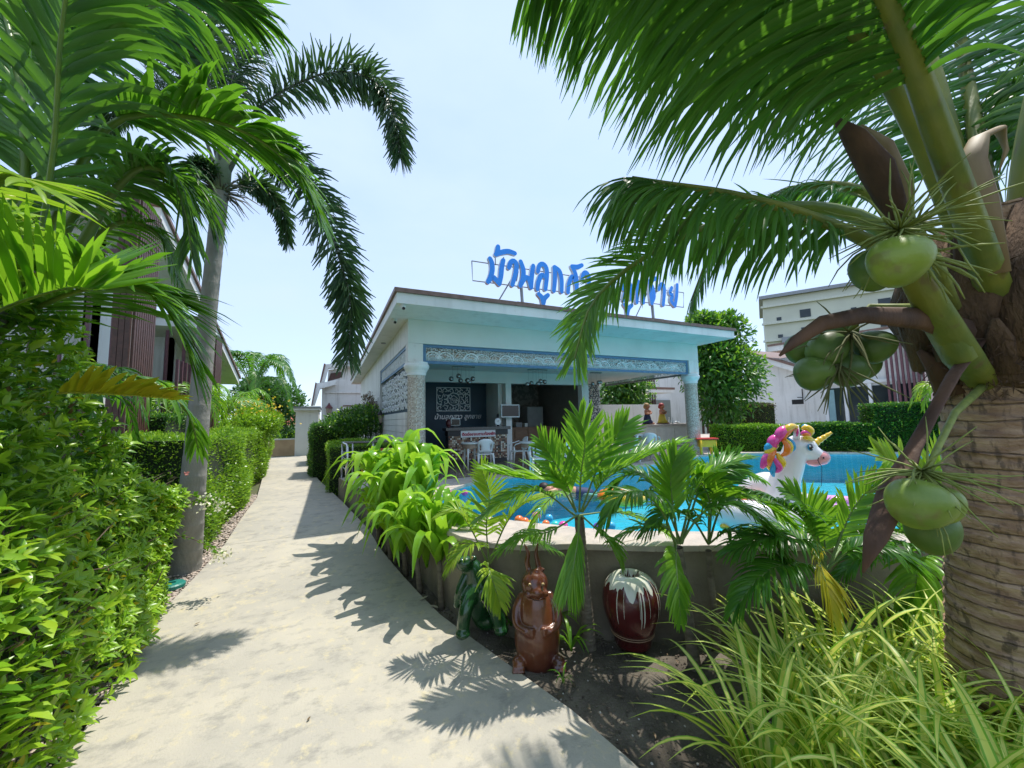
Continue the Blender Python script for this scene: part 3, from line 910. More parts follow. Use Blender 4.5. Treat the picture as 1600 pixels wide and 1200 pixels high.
# ------------------------------------------------------------------ villas on the left
def villa_left(label, px, A_, B_, y0, y1, zb):
    t = thing('villa', label, 'villa', (px, y0, zb))
    zA, zB = A_[2], B_[2]
    def rz(x, y): return zA + (zB - zA) * (y - A_[1]) / (B_[1] - A_[1])
    poly = [(px, A_[1]), (px, B_[1]), (px - 6, B_[1]), (px - 6, A_[1])]
    B().prism(poly, lambda x, y: rz(x, y) - .22, lambda x, y: rz(x, y) - .03).build('roof', M_white, t)
    polyb = [(px + .04, A_[1] - .04), (px + .04, B_[1] + .04), (px - 6, B_[1] + .04), (px - 6, A_[1] - .04)]
    B().prism(polyb, lambda x, y: rz(x, y) - .027, lambda x, y: rz(x, y) + .04).build('roof_edge', M_brownmetal, t)
    # walls
    B().wallprism([(0, zb), (y1 - y0, zb), (y1 - y0, rz(0, y1) - .23), (0, rz(0, y0) - .23)], (px - .9, y0), (0, 1), 0, .15).build('wall', M_wall, t)
    B().wallprism([(0, zb), (5, zb), (5, rz(0, y0) - .23), (0, rz(0, y0) - .23)], (px - 5.9, y0), (1, 0), 0, .15).build('wall', M_wall, t)
    return t, rz
A1, B1 = (-2.600,7.992,5.394), (-2.600,10.422,4.607)
v1, rz1 = villa_left('nearest white villa behind the left hedge with slatted brown pier and plum slats', -2.6, A1, B1, A1[1] + .5, B1[1] - .3, .3)
for k in range(12):
    x = -3.15 - k * .30
    box('slat', M_slat, x, x + .055, A1[1] + .10, A1[1] + .15, .4, 4.75, v1)
box('slat_rail', M_slat, -6.6, -3.0, A1[1] + .153, A1[1] + .19, 4.55, 4.62, v1)
def pier(parent, x0, x1, y0, y1, z0, z1, n=9):
    p = thing('slatted_pier', None, None, (x0, y0, z0)); p.parent = parent; p.location = tuple(np.array([x0, y0, z0]) - ORG[parent]); ORG[p] = np.array([x0, y0, z0])
    box('core', mat('pier_core', (.62, .50, .46), rough=.7), x0, x1, y0, y1, z0, z1, p)
    for k in range(n):
        s = (y1 - y0) / n
        box('slat', M_brownslat, x1 + .001, x1 + .03, y0 + k * s + .010, y0 + (k + 1) * s - .010, z0, z1, p)
    m = max(3, int((x1 - x0) / (y1 - y0) * n))
    for k in range(m):
        s = (x1 - x0) / m
        box('slat', M_brownslat, x0 + k * s + .003, x0 + (k + 1) * s - .003, y0 - .03, y0 - .001, z0, z1, p)
    return p
pier(v1, -2.80, -2.60, 7.25, 7.98, .3, rz1(0, 8.0) - .24, 10)
A2, B2 = (-2.600,11.420,4.304), (-2.600,14.603,3.233)
v2, rz2 = villa_left('second white villa along the left side beyond the grey trunked palm', -2.6, A2, B2, A2[1] + .5, B2[1] - .3, .35)
pier(v2, -2.9, -2.62, A2[1] + .3, A2[1] + .9, .35, rz2(0, A2[1]) - .3, 6)
for k in range(9):
    x = -3.2 - k * .32
    box('slat', M_slat, x, x + .055, A2[1] + .10, A2[1] + .15, .4, rz2(0, A2[1]) - .3, v2)
for k in range(10):
    y = B1[1] + .2 + k * .27
    box('slat', M_slat, -3.05, -3.0, y, y + .06, .4, 3.2, v2)

# ------------------------------------------------------------------ rear house and gate building at the path end
rh = thing('rear_house', 'white two-tier gabled house beyond the pavilion at the end of the path', 'house', (1.5, 24, .35))
B().wallprism([(0, .3), (5.2, .3), (5.2, 5.3), (1.9, 5.0), (.30, 4.75), (.25, 3.95), (0, 3.75)], (-.42, 24), (1, 0), 0, .3).build('wall', M_wall, rh)
B().wallprism([(0, 2.72), (.18, 3.92), (.62, 4.0), (1.15, 4.15), (1.12, 3.86), (.34, 3.62), (.10, 2.72)], (-.86, 23.45), (1, 0), 0, .55).build('lower_gable', M_white, rh)
B().wallprism([(0, 3.98), (.20, 4.98), (6, 5.75), (6, 5.52), (.34, 4.78), (.16, 4.02)], (-.46, 23.5), (1, 0), 0, .5).build('upper_gable', M_white, rh)
B().wallprism([(0, 2.70), (.18, 3.94), (.12, 3.96), (-.06, 2.70)], (-.865, 23.4), (1, 0), 0, .6).build('roof_edge', M_brownmetal, rh)
B().wallprism([(0, 3.98), (.20, 5.0), (.12, 5.02), (-.07, 3.98)], (-.465, 23.45), (1, 0), 0, .5).build('roof_edge', M_brownmetal, rh)
B().wallprism([(0, 4.05), (.75, 4.35), (.75, 4.65), (.16, 4.55)], (-.15, 23.94), (1, 0), 0, .04).build('louvre', M_brownslat, rh)
box('wall_band', M_white, -.3, 4.6, 23.93, 23.98, 3.42, 3.52, rh)
can = thing('door_canopy', None, None, (.3, 17.5, 2.4)); can.parent = rh; can.location = tuple(np.array([.3, 17.5, 2.4]) - ORG[rh]); ORG[can] = np.array([.3, 17.5, 2.4])
c0 = (0.619,21.000,2.400)
box('slab', M_white, c0[0], 2.9, 21.0, 23.9, c0[2], c0[2] + .16, can)
box('edge', M_brownmetal, c0[0] - .03, 2.93, 20.97, 23.93, c0[2] + .163, c0[2] + .22, can)
q0, q1 = (0.743,23.900,2.201), (1.302,23.900,0.671)
box('window', M_plastic, q0[0], q1[0] + .2, 23.88, 23.95, q1[2], q0[2], rh)
box('window_glass', M_glass, q0[0] + .08, q1[0] + .1, 23.85, 23.877, q1[2], q0[2] - .08, rh)

gb = thing('gate_building', 'small plain white flat-roofed block at the far end of the path', 'building', (-.9, 19.5, .3))
box('wall', M_wall, -1.36, -.46, 19.5, 22.0, .3, 2.33, gb)
box('roof', M_white, -1.56, -.40, 19.25, 22.2, 2.333, 2.42, gb)
box('roof_edge', M_greymetal, -1.58, -.38, 19.22, 22.22, 2.423, 2.50, gb)
box('pilaster', M_wall, -.90, -.62, 19.46, 19.497, .3, 1.5, gb)
sp = tag(box('letter_plate', M_greymetal, -.72, -.5, 19.44, 19.495, 1.25, 1.42), 'small grey plate fixed to the white gate building wall', 'plate')
bw = thing('boundary_wall', 'low ochre boundary wall closing the far end of the path', 'wall', (-2.4, 19.6, .3))
box('wall_body', M_tan, -6.0, -1.37, 20.6, 20.75, .3, 1.02, bw)
box('wall_cap', M_cream, -6.0, -1.37, 20.57, 20.78, 1.023, 1.08, bw)
rr = thing('red_roof_house', 'distant house with orange tiled roof beyond the boundary wall', 'house', (-4, 60, 0))
c0 = (-4.907,71.189,1.149)
B().prism([(c0[0] - 6, c0[1] - 2), (c0[0] + 3, c0[1] - 2), (c0[0] + 3, c0[1] + 6), (c0[0] - 6, c0[1] + 6)], 0, 1.6).build('wall', M_cream, rr)
B().add([(c0[0] - 6.5, c0[1] - 2.5, 1.6), (c0[0] + 3.5, c0[1] - 2.5, 1.6), (c0[0] + 3.5, c0[1] + 6.5, 1.6), (c0[0] - 6.5, c0[1] + 6.5, 1.6), (c0[0] - 4, c0[1] + 2, 3.2), (c0[0] + 1, c0[1] + 2, 3.2)],
        [(0, 1, 5, 4), (1, 2, 5), (2, 3, 4, 5), (3, 0, 4), (3, 2, 1, 0)]).build('roof', mat('orange_tile', (.55, .16, .08), rough=.7), rr)

# ------------------------------------------------------------------ villas on the right (facade plane x = 20.3)
XR = 20.3
h1 = thing('villa', 'white villa with mono-pitch roof sloping down behind the unicorn float', 'villa', (XR, 12, .4))
def ywall(parent, name, m, pts, x0, x1):
    """polygon of (y,z) extruded from x0 to x1"""
    n = len(pts); vs = [(x, y, z) for x in (x0, x1) for (y, z) in pts]
    B().add(vs, [(i, (i + 1) % n, n + (i + 1) % n, n + i) for i in range(n)] + [tuple(range(n, 2 * n)), tuple(range(n - 1, -1, -1))]).build(name, m, parent)
a, b_, c, d = (20.300,13.129,4.826), (20.300,10.556,3.720), (20.300,10.770,1.071), (20.300,13.425,1.043)
ywall(h1, 'wall', M_wall, [(a[1], a[2]), (b_[1], b_[2]), (b_[1], .4), (a[1], .4)], XR, XR + .3)
a, b_ = (19.900,13.158,5.086), (19.900,9.315,3.273)
ywall(h1, 'roof', M_white, [(a[1], a[2]), (b_[1], b_[2]), (b_[1], b_[2] - .27), (a[1], a[2] - .27)], 19.9, 24)
ywall(h1, 'roof_edge', M_brownmetal, [(a[1] + .05, a[2] + .10), (b_[1], b_[2] + .09), (b_[1], b_[2] + .004), (a[1] + .05, a[2] + .004)], 19.85, 24)
a, b_ = (20.300,12.931,4.692), (20.300,13.217,1.045)
ywall(h1, 'corner_pilaster', M_soffit, [(a[1] + .02, 4.2), (a[1] + .5, 4.35), (a[1] + .5, .4), (a[1] + .02, .4)], XR - .10, XR - .003)
for k in range(9):
    a = (20.250,13.073,3.341)
    y = a[1] + .55 + k * .32
    box('slat', M_brownslat, 20.2, 20.28, y, y + .12, .4, 4.3, h1)
h2 = thing('villa', 'white villa with sliding glass doors and plum slats behind the stepped hedge', 'villa', (XR, 7, .4))
a, b_ = (20.320,10.488,4.689), (20.320,5.474,4.831)
ywall(h2, 'wall', M_wall, [(a[1] + 3, a[2] - .3), (b_[1], b_[2]), (b_[1], .4), (a[1] + 3, .4)], XR + .02, XR + .32)
a, b_ = (19.400,11.865,5.097), (19.400,5.206,4.931)
ywall(h2, 'roof', M_white, [(a[1], a[2]), (b_[1], b_[2]), (b_[1], b_[2] - .26), (a[1], a[2] - .26)], 19.8, 25)
ywall(h2, 'roof_edge', M_brownmetal, [(a[1], a[2] + .09), (b_[1], b_[2] + .09), (b_[1], b_[2] + .004), (a[1], a[2] + .004)], 19.75, 25)
# doors
for a, b_ in (((20.250,9.733,2.920), (20.250,9.085,2.865)), ((20.250,8.993,2.857), (20.250,8.245,2.793)), ((20.250,8.119,2.783), (20.250,7.438,2.725)), ((20.250,7.342,2.716), (20.250,6.702,2.662))):
    gl_ = box('door_glass', M_glass, 20.235, 20.265, b_[1], a[1], .5, 2.82, h2)
a, b_ = (20.250,9.823,3.044), (20.250,6.623,2.752)
box('door_frame', M_plastic, 20.27, 20.318, b_[1], a[1], .45, 2.95, h2)
for a in ((20.200,9.758,2.921), (20.200,9.017,2.858), (20.200,8.161,2.785), (20.200,7.372,2.718), (20.200,6.650,2.657)):
    box('door_post', M_plastic, 20.17, 20.232, a[1] - .06, a[1] + .06, .45, 2.93, h2)
a, b_ = (20.200,9.883,2.932), (20.200,6.529,2.646)
box('door_lintel', M_plastic, 20.16, 20.234, b_[1], a[1], 2.933, 3.06, h2)
a, b_ = (20.220,9.683,2.742), (20.220,9.439,2.724)
box('curtain', mat('teal_curtain', (.25, .42, .45), rough=.9), 20.20, 20.232, b_[1], a[1], .6, 2.75, h2)
for a in [(19.900,7.408,3.834),(19.900,7.251,3.810),(19.900,7.098,3.786),(19.900,6.947,3.764),(19.900,6.799,3.741),(19.900,6.654,3.719),(19.900,6.511,3.697),(19.900,6.371,3.676),(19.900,6.233,3.655)]:
    box('slat', M_slat, 19.86, 19.92, a[1], a[1] + .07, 1.0, 4.6, h2)
a = (19.900,6.266,3.185)
pier(h2, 19.5, 19.85, a[1] - .65, a[1], .5, 4.4, 7)
# house behind the pavilion's open right bay
h3 = thing('villa', 'grey-white villa with flat brown-edged canopy seen between the pavilion columns', 'villa', (14, 16.5, .4))
a = (16.173,17.000,3.619)
box('wall', M_wall, a[0] - 4.5, a[0] + 8, 17.0, 17.2, .4, 4.6, h3)
b_ = (16.597,16.900,2.690); c = (18.376,16.900,0.234)
box('door', mat('olive_grey_door', (.22, .24, .21), rough=.6), b_[0], c[0], 16.9, 16.997, .7, b_[2], h3)
a, b_ = (13.333,14.600,2.967), (16.190,14.600,2.666)
box('canopy', M_white, a[0], b_[0], 14.6, 16.99, a[2] - .02, a[2] + .14, h3)
box('canopy_edge', M_brownmetal, a[0] - .03, b_[0] + .03, 14.57, 16.99, a[2] + .143, a[2] + .25, h3)
for a in [(15.275,16.850,3.588),(15.434,16.850,3.591),(15.593,16.850,3.594),(15.754,16.850,3.597),(15.916,16.850,3.600),(16.079,16.850,3.603),(16.242,16.850,3.607),(16.407,16.850,3.610),(16.573,16.850,3.613),(16.740,16.850,3.616),(16.908,16.850,3.620),(17.077,16.850,3.623)]:
    box('slat', M_brownslat, a[0], a[0] + .05, 16.8, 16.87, .7, 4.2, h3)
gw = thing('garden_wall', 'white rendered garden wall seen through the open side of the pavilion', 'wall', (9, 12.2, .7))
a, b_ = (9.836,12.350,2.255), (12.924,12.350,2.356)
box('wall_body', M_wall, a[0] - .2, b_[0], 12.35, 12.5, .65, 2.25, gw)
# outdoor counter
oc = thing('outdoor_counter', 'white outdoor wash counter with cupboard doors under the two figurines', 'counter', (9.6, 9.6, .7))
a, b_ = (9.328,9.900,1.471), (11.656,9.900,1.412)
OX0, OX1, OZ = a[0] - .2, b_[0] + .3, a[2]
box('body', M_cream, OX0 + .05, OX1 - .05, 9.95, 10.7, .70, OZ - .08, oc)
box('worktop', M_tile, OX0, OX1, 9.9, 10.75, OZ - .077, OZ, oc)
for k in range(3):
    w_ = (OX1 - OX0 - .3) / 3
    box('cupboard_door', mat('cream_door', (.66, .64, .56), rough=.5), OX0 + .12 + k * w_, OX0 + .12 + (k + 1) * w_ - .06, 9.925, 9.948, .78, OZ - .14, oc, bevel=.006)

# ------------------------------------------------------------------ distant apartment tower
tw = thing('apartment_tower', 'pale high-rise apartment block far behind the right villas', 'building', (50, 30, 0))
p0 = np.array((61.208,36.904,10.304)); u = np.array([.53, -.85, 0]); vdir = np.array([.85, .53, 0])
H = 19.6
def tb(name, m, u0, u1, v0, v1, z0, z1):
    pts = [tuple((p0 + u * a + vdir * b)[:2]) for a, b in ((u0, v0), (u1, v0), (u1, v1), (u0, v1))]
    B().prism(pts, z0, z1).build(name, m, tw)
M_tower = mat('tower_render', (.66, .66, .54), (.60, .60, .50), rough=.8, scale=.5)
tb('wall', M_tower, 0, 34, 0, 14, 0, H)
tb('roof_parapet', M_greymetal, -.5, 13, -.5, 14, H + .003, H + .5)
tb('penthouse', M_tower, 13, 34, 1.5, 13, H + .003, H + 2.2)
tb('penthouse_roof', M_greymetal, 12.3, 34, .9, 13.5, H + 2.203, H + 2.6)
for k in range(7):
    tb('floor_ledge', mat('tower_trim', (.72, .72, .62), rough=.8), -.35, 34, -.35, -.003, H - 1.4 - k * 2.7, H - 1.1 - k * 2.7)
for k in range(6):
    for i in range(11):
        if (i * 7 + k * 3) % 5 == 4: continue
        a0 = 1.6 + i * 2.9
        z0 = H - 3.6 - k * 2.7
        w0 = 1.3 if i % 3 else .6
        tb('window', M_glass, a0, a0 + w0, -.06, -.002, z0, z0 + (1.2 if i % 3 else .5))
for i in (0, 4, 6):
    tb('air_conditioner', M_greymetal, 2 + i * 2.9, 3.1 + i * 2.9, -.9, -.1, H - 7.2 - (i % 2) * 2.7, H - 6.4 - (i % 2) * 2.7)


def ring_bands(m, per=.078):
    n, l = m.node_tree.nodes, m.node_tree.links
    p = n['Principled BSDF']; src = p.inputs['Base Color'].links[0].from_socket
    t = n.new('ShaderNodeTexCoord'); s_ = n.new('ShaderNodeSeparateXYZ'); l.new(t.outputs['Object'], s_.inputs[0])
    q = n.new('ShaderNodeTexNoise'); q.inputs['Scale'].default_value = 5; q.inputs['Detail'].default_value = 9; l.new(t.outputs['Object'], q.inputs['Vector'])
    a = n.new('ShaderNodeMath'); a.operation = 'MULTIPLY_ADD'; l.new(q.outputs['Fac'], a.inputs[0]); a.inputs[1].default_value = .045; l.new(s_.outputs['Z'], a.inputs[2])
    f = n.new('ShaderNodeMath'); f.operation = 'PINGPONG'; l.new(a.outputs[0], f.inputs[0]); f.inputs[1].default_value = per / 2
    r = n.new('ShaderNodeMapRange'); l.new(f.outputs[0], r.inputs['Value']); r.inputs['From Min'].default_value = .0; r.inputs['From Max'].default_value = .006; r.inputs['To Min'].default_value = .7; r.inputs['To Max'].default_value = 0
    x = n.new('ShaderNodeMixRGB'); l.new(r.outputs['Result'], x.inputs['Fac']); l.new(src, x.inputs['Color1']); x.inputs['Color2'].default_value = (.085, .055, .038, 1)
    l.new(x.outputs['Color'], p.inputs['Base Color'])
    b = n.new('ShaderNodeBump'); b.inputs['Strength'].default_value = .9; b.inputs['Distance'].default_value = .012; b.invert = True
    l.new(r.outputs['Result'], b.inputs['Height']); old = p.inputs['Normal'].links[0].from_socket; l.new(old, b.inputs['Normal']); l.new(b.outputs['Normal'], p.inputs['Normal'])

# ------------------------------------------------------------------ foliage materials
def leafm(name, a, b, t=.35, rough=.38, tc=None, spec=.5):
    return mat(name, a, b, rough=rough, trans=t, attr=True, tcol=tc, spec=spec)
L_coco = leafm('coconut_leaf', (.038, .12, .025), (.09, .21, .025), .38, tc=(.15, .38, .025))
L_cocolit = leafm('coconut_leaf_fresh', (.05, .18, .02), (.14, .30, .02), .42, tc=(.16, .38, .02))
L_fox = leafm('foxtail_leaf', (.030, .080, .040), (.065, .13, .045), .26, tc=(.08, .18, .04))
L_palm = leafm('young_palm_leaf', (.07, .23, .02), (.20, .38, .025), .45, tc=(.32, .62, .03), rough=.32)
L_palmlime = leafm('lime_palm_leaf', (.17, .34, .02), (.38, .50, .035), .45, tc=(.34, .55, .03))
L_palmdark = leafm('deep_green_palm_leaf', (.035, .14, .018), (.10, .25, .022), .42, tc=(.16, .42, .02), rough=.3)
L_yellow = leafm('yellowing_leaf', (.42, .46, .02), (.62, .50, .03), .4, tc=(.7, .62, .03))
L_brown = leafm('dry_leaf', (.16, .10, .04), (.26, .17, .07), .2)
L_hedge = leafm('hedge_leaf', (.07, .21, .02), (.25, .42, .03), .40, tc=(.26, .50, .025), rough=.3)
L_hedgelime = leafm('hedge_leaf_young', (.20, .42, .02), (.40, .58, .04), .40, tc=(.34, .58, .03), rough=.3)
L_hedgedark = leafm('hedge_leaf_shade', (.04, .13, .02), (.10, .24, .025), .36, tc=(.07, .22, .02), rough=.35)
L_far = leafm('far_leaf', (.03, .095, .025), (.07, .17, .03), .3, tc=(.09, .25, .03))
L_drac = leafm('strap_leaf', (.15, .36, .02), (.32, .54, .04), .42, tc=(.42, .72, .04), rough=.28)
L_gold = leafm('golden_stripe', (.68, .72, .10), (.80, .80, .24), .35, tc=(.75, .8, .12), rough=.4)
L_green = leafm('grass_margin', (.17, .42, .025), (.27, .50, .045), .38, tc=(.4, .66, .03), rough=.4)
M_petiole = mat('green_petiole', (.16, .23, .03), (.10, .17, .03), rough=.4, scale=7, bump=.1)
M_petioleY = mat('yellow_green_petiole', (.23, .24, .03), (.10, .15, .025), rough=.5, scale=5, stretch=(1, 1, .35), bump=.2, bscale=30, blot=(12, .4, .60, (.14, .09, .04), .6))
M_rachis = mat('rachis', (.14, .22, .05), rough=.4)
M_rachisd = mat('grey_rachis', (.09, .10, .07), rough=.6)
M_bark = mat('grey_bark', (.30, .285, .255), (.20, .19, .165), rough=.85, scale=5, bump=.5, bscale=35, detail=12, stretch=(1, 1, .5))
M_cbark = mat('coconut_bark', (.50, .35, .23), (.29, .18, .11), rough=.9, scale=9, bump=.7, bscale=40, detail=15, stretch=(1, 1, 2.2), lo=.36, hi=.62, blot=(26, .22, .56, (.10, .07, .05), .75))
ring_bands(M_cbark)
M_fibre = mat('palm_fibre', (.15, .09, .05), (.065, .038, .022), rough=.95, scale=14, bump=1, bscale=70, detail=12, stretch=(1, 1, .3))
M_spathe = mat('dry_spathe', (.13, .065, .035), (.06, .03, .018), rough=.7, scale=8, bump=.3, stretch=(1, 1, .3))
M_twig = mat('twig', (.16, .115, .08), (.10, .07, .05), rough=.9, scale=12)
M_stem = mat('young_stem', (.20, .17, .12), (.12, .10, .07), rough=.85, scale=9, bump=.4, stretch=(1, 1, 3))
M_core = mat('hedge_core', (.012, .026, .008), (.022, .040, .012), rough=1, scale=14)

def ringed_trunk(name, pts, rad, m, parent, step=.11, amp=.02, n=22, jag=0.0):
    """trunk with leaf-scar rings"""
    C = catmull(pts, 400)
    d = np.concatenate([[0], np.cumsum(np.linalg.norm(np.diff(C, axis=0), axis=1))])
    total = d[-1]; m_ = int(total / step)
    rs_ = []; ps = []; ts_ = []
    edges = np.sort(np.arange(1, m_) * step + rng.normal(0, step * .12, m_ - 1)) if m_ > 1 else np.array([])
    for e in edges:
        for (o_, f_) in ((-.008, 1 + amp), (-.001, 1 + amp * .9), (.006, 1 - amp * .4), (step * .45, 1.0)):
            s = min(max(e + o_, 0), total); ps.append([np.interp(s, d, C[:, k]) for k in range(3)]); ts_.append(s / total); rs_.append(f_)
    order = np.argsort(ts_); ps = np.array(ps)[order]; ts_ = np.array(ts_)[order]; rs_ = np.array(rs_)[order]
    ps = np.vstack([C[0], ps, C[-1]]); ts_ = np.concatenate([[0], ts_, [1]]); rs_ = np.concatenate([[1], rs_, [1]])
    R0 = np.interp(ts_, np.linspace(0, 1, len(rad)), rad)
    V = []
    T = nrm(np.gradient(ps, axis=0)); T = nrm(np.array(pts[-1], float) - np.array(pts[0], float))[None].repeat(len(ps), 0)
    a = nrm(np.cross(T, [0.3, 1, 0])); b = np.cross(T, a)
    for i in range(len(ps)):
        for k in range(n):
            an = 2 * math.pi * k / n
            rr = R0[i] * (1 + (rs_[i] - 1) * (1 + jag * math.sin(k * 2.7 + i)))
            wob = jag * .012 * math.sin(an * 3 + i * 1.3) 
            V.append(ps[i] + (a[i] * math.cos(an) + b[i] * math.sin(an)) * rr + T[i] * wob)
    F = np.array([[i * n + k, i * n + (k + 1) % n, (i + 1) * n + (k + 1) % n, (i + 1) * n + k] for i in range(len(ps) - 1) for k in range(n)])
    return np_mesh(name, V, F, m, parent)

# ------------------------------------------------------------------ foxtail palm beside the path
fx = thing('foxtail_palm', 'tall slender palm with smooth ringed grey trunk growing at the left edge of the path', 'palm tree', (-1.397,5.474,0.121))
fb = (-1.397,5.474,0.121)
ringed_trunk('trunk', [(fb[0], fb[1], fb[2] - .1), (-1.439,5.710,0.145), (-1.306,5.273,1.241), (-1.232,5.142,2.753), (-1.144,5.053,4.330)], [.150, .125, .102, .086, .076, .074], M_bark, fx, step=.19, amp=.018)
ft = (-1.144,5.053,4.330)
B().tube([ft, (-1.132,5.063,4.717), (-1.112,5.073,5.076)], [.085, .08, .045], 14).build('crownshaft', mat('crownshaft', (.20, .25, .15), (.14, .18, .10), rough=.6), fx, smooth=True)
FM = (L_fox, M_rachisd)
fox = [
 ([(-1.126,5.090,4.431), (-1.071,5.062,5.003), (-0.647,4.918,5.548), (-0.048,4.711,5.905), (0.437,4.497,5.758), (0.632,4.400,5.261), (0.680,4.367,4.814)], .34),
 ([(-1.115,5.077,4.502), (-0.804,4.822,5.029), (-0.435,4.573,4.669), (-0.138,4.384,4.053), (0.088,4.239,3.334), (0.172,4.186,2.922), (0.162,4.188,2.394)], .34),
 ([(-1.142,5.083,4.574), (-1.143,5.063,5.330), (-1.071,5.166,6.171), (-1.098,5.402,7.265), (-1.245,5.782,8.588)], .36),
 ([(-1.162,5.092,4.575), (-1.353,5.168,5.263), (-1.703,5.470,6.110), (-2.073,5.799,6.780), (-2.539,6.194,7.245)], .34),
 ([(-1.181,5.104,4.539), (-1.448,5.331,5.196), (-1.983,5.852,5.831), (-2.563,6.440,6.012), (-2.971,6.889,5.663)], .32),
 ([(-1.126,5.142,4.461), (-1.017,5.196,4.520), (-0.830,5.318,4.638), (-0.603,5.453,4.432), (-0.532,5.567,4.073)], .2),
 ([(-1.129,5.129,4.606), (-0.967,5.431,5.254), (-0.828,5.893,5.527), (-0.698,6.190,5.276)], .3),
 ([(-1.143,5.024,4.613), (-1.238,4.764,5.427), (-1.310,4.630,5.998), (-1.383,4.598,6.658)], .34),
 ([(-1.165,5.055,4.401), (-1.229,4.966,4.480), (-1.311,4.892,4.498), (-1.369,4.818,4.407)], .14),
]
for i, (p, L_) in enumerate(fox):
    frond(fx, p, L=L_ * 1.12, w=.024, n=(230 if i < 5 else 130), droop=.4, ang=(68, 42), r=(.028, .005), mats=FM, t0=(.26 if i < 8 else .1), plume=3, seg=3, endL=.6, jit=.16, up=(0.1, .2, 1), tipw=.25)
for (c, ang0, n_) in (((-1.276,5.069,4.233), 2.6, 24), ((-0.945,4.915,4.212), .2, 24)):
    bb = B()
    for k in range(n_):
        a = ang0 + rng.normal(0, .75); e = rng.normal(-.1, .6); L_ = rng.uniform(.18, .33)
        dx = np.array([math.cos(a) * .9, -math.sin(a) * .4 - .2, math.sin(e)])
        s_ = np.array(ft) + nrm(dx) * .07
        bb.tube([s_, s_ + nrm(dx) * L_ * .55, s_ + nrm(dx) * L_ + np.array([0, 0, -.07])], [.008, .006, .002], 4)
    bb.build('old_flower_stalk', M_rachisd, fx)

# ------------------------------------------------------------------ coconut palm (right foreground)
cb = (3.537,0.962,0.000)
cp = thing('coconut_palm', 'big coconut palm with rough brown ringed trunk and green coconuts in the right foreground', 'palm tree', cb)
ringed_trunk('trunk', [(3.373,0.901,-0.100), (3.289,0.848,0.531), (3.146,0.768,1.225), (3.070,0.712,1.811), (3.069,0.651,2.420), (3.028,0.638,2.742)], [.25, .235, .222, .215, .225, .19], M_cbark, cp, step=.075, amp=.035, n=56, jag=.5)
# fibre sheath round the crown
bb = B(); c0 = np.array((3.037,0.679,2.293))
for k in range(9):
    a = k * .7; 
    pts = [c0 + np.array([.23 * math.cos(a), .23 * math.sin(a), -.30]), c0 + np.array([.29 * math.cos(a + .2), .29 * math.sin(a + .2), 0]), c0 + np.array([.22 * math.cos(a + .4), .22 * math.sin(a + .4), .38])]
    bb.tube(pts, [.10, .15, .05], 8, flat=.5)
bb.lathe([(.20, -.46), (.235, -.38), (.262, -.22), (.268, -.05), (.255, .10), (.21, .28), (.12, .42)], tuple(c0), 30)
o_ = bb.build('fibre_sheath', M_fibre, cp, smooth=True)
for v_ in o_.data.vertices:
    q_ = v_.co * 7; k_ = 1 + .16 * mnoise.noise(q_) + .07 * mnoise.noise(q_ * 3.3); v_.co.x *= 1; v_.co += (v_.co - Vector(tuple(c0 - ORG[cp]))) * (k_ - 1) * .8
fr = []
for k in range(3200):
    a = rng.uniform(0, 6.28); z = rng.uniform(-.46, .42); rr = np.interp(z, [-.46, -.2, .1, .42], [.22, .275, .265, .14]) + rng.normal(0, .02)
    fr.append(c0 + np.array([rr * math.cos(a), rr * math.sin(a), z]))
fr = np.array(fr); D_ = nrm(rng.normal(0, 1, fr.shape) + np.array([0, 0, -.8]))
leaf_cloud('loose_fibre', fr, D_, rng.normal(0, 1, fr.shape), rng.uniform(.03, .12, len(fr)), rng.uniform(.004, .012, len(fr)), [M_fibre], cp, simple=True, kind='stuff')
CM = (L_coco, M_petioleY)
CF = (L_cocolit, M_petiole)
def cf(pts, L_, n_, mats=CM, r=(.055, .007), w=.038, droop=1.0, up=(0, 0, 1), t0=.22, ang=(62, 22), lift=-.25, **k):
    return frond(cp, pts, L=L_, w=w, n=n_, droop=droop, ang=ang, r=r, mats=mats, t0=t0, seg=6, up=up, lift=lift, **k)
# fronds
cf([(2.573,0.707,1.981), (2.272,0.706,2.297), (2.058,0.760,2.438), (1.847,0.878,2.579), (1.596,1.039,2.709), (1.403,1.208,2.810), (1.286,1.333,2.889)], .42, 88, w=.016, ang=(75, 45), lift=-.75, endL=.85, droop=1.2, t0=.42)
cf([(2.774,0.802,2.299), (2.633,0.939,2.704), (2.438,1.124,2.882), (2.165,1.307,2.898), (1.871,1.455,2.796), (1.552,1.624,2.615), (1.336,1.748,2.392), (1.253,1.818,2.087)], .31, 130, mats=CF, w=.014, t0=.34, ang=(60, 24), lift=.0, droop=.35, endL=.6, up=(-.5, -.85, .25))
cf([(3.040,0.694,2.132), (2.811,0.703,2.563), (2.491,0.742,3.126), (2.159,0.801,3.539), (1.747,0.955,3.933), (1.404,1.144,4.216), (1.160,1.359,4.325), (0.946,1.574,4.294)], 1.05, 150, w=.024, r=(.07, .01), t0=.33, lift=-.5, droop=.95, ang=(62, 40), endL=.42)
cf([(3.130,0.665,2.002), (2.580,0.604,2.420), (2.122,0.561,2.789), (1.760,0.533,3.111), (1.434,0.541,3.446), (1.102,0.619,3.681), (0.867,0.776,3.768)], .95, 125, w=.024, r=(.07, .014), t0=.42, lift=-.55, droop=1.0, ang=(66, 42))
cf([(3.357,0.781,2.545), (3.468,0.867,3.371), (3.684,1.002,4.334), (3.678,1.248,5.223), (3.400,1.654,5.803), (2.962,2.190,5.833)], 1.15, 150, w=.030, r=(.065, .01), t0=.16, lift=-.4, droop=1.0)
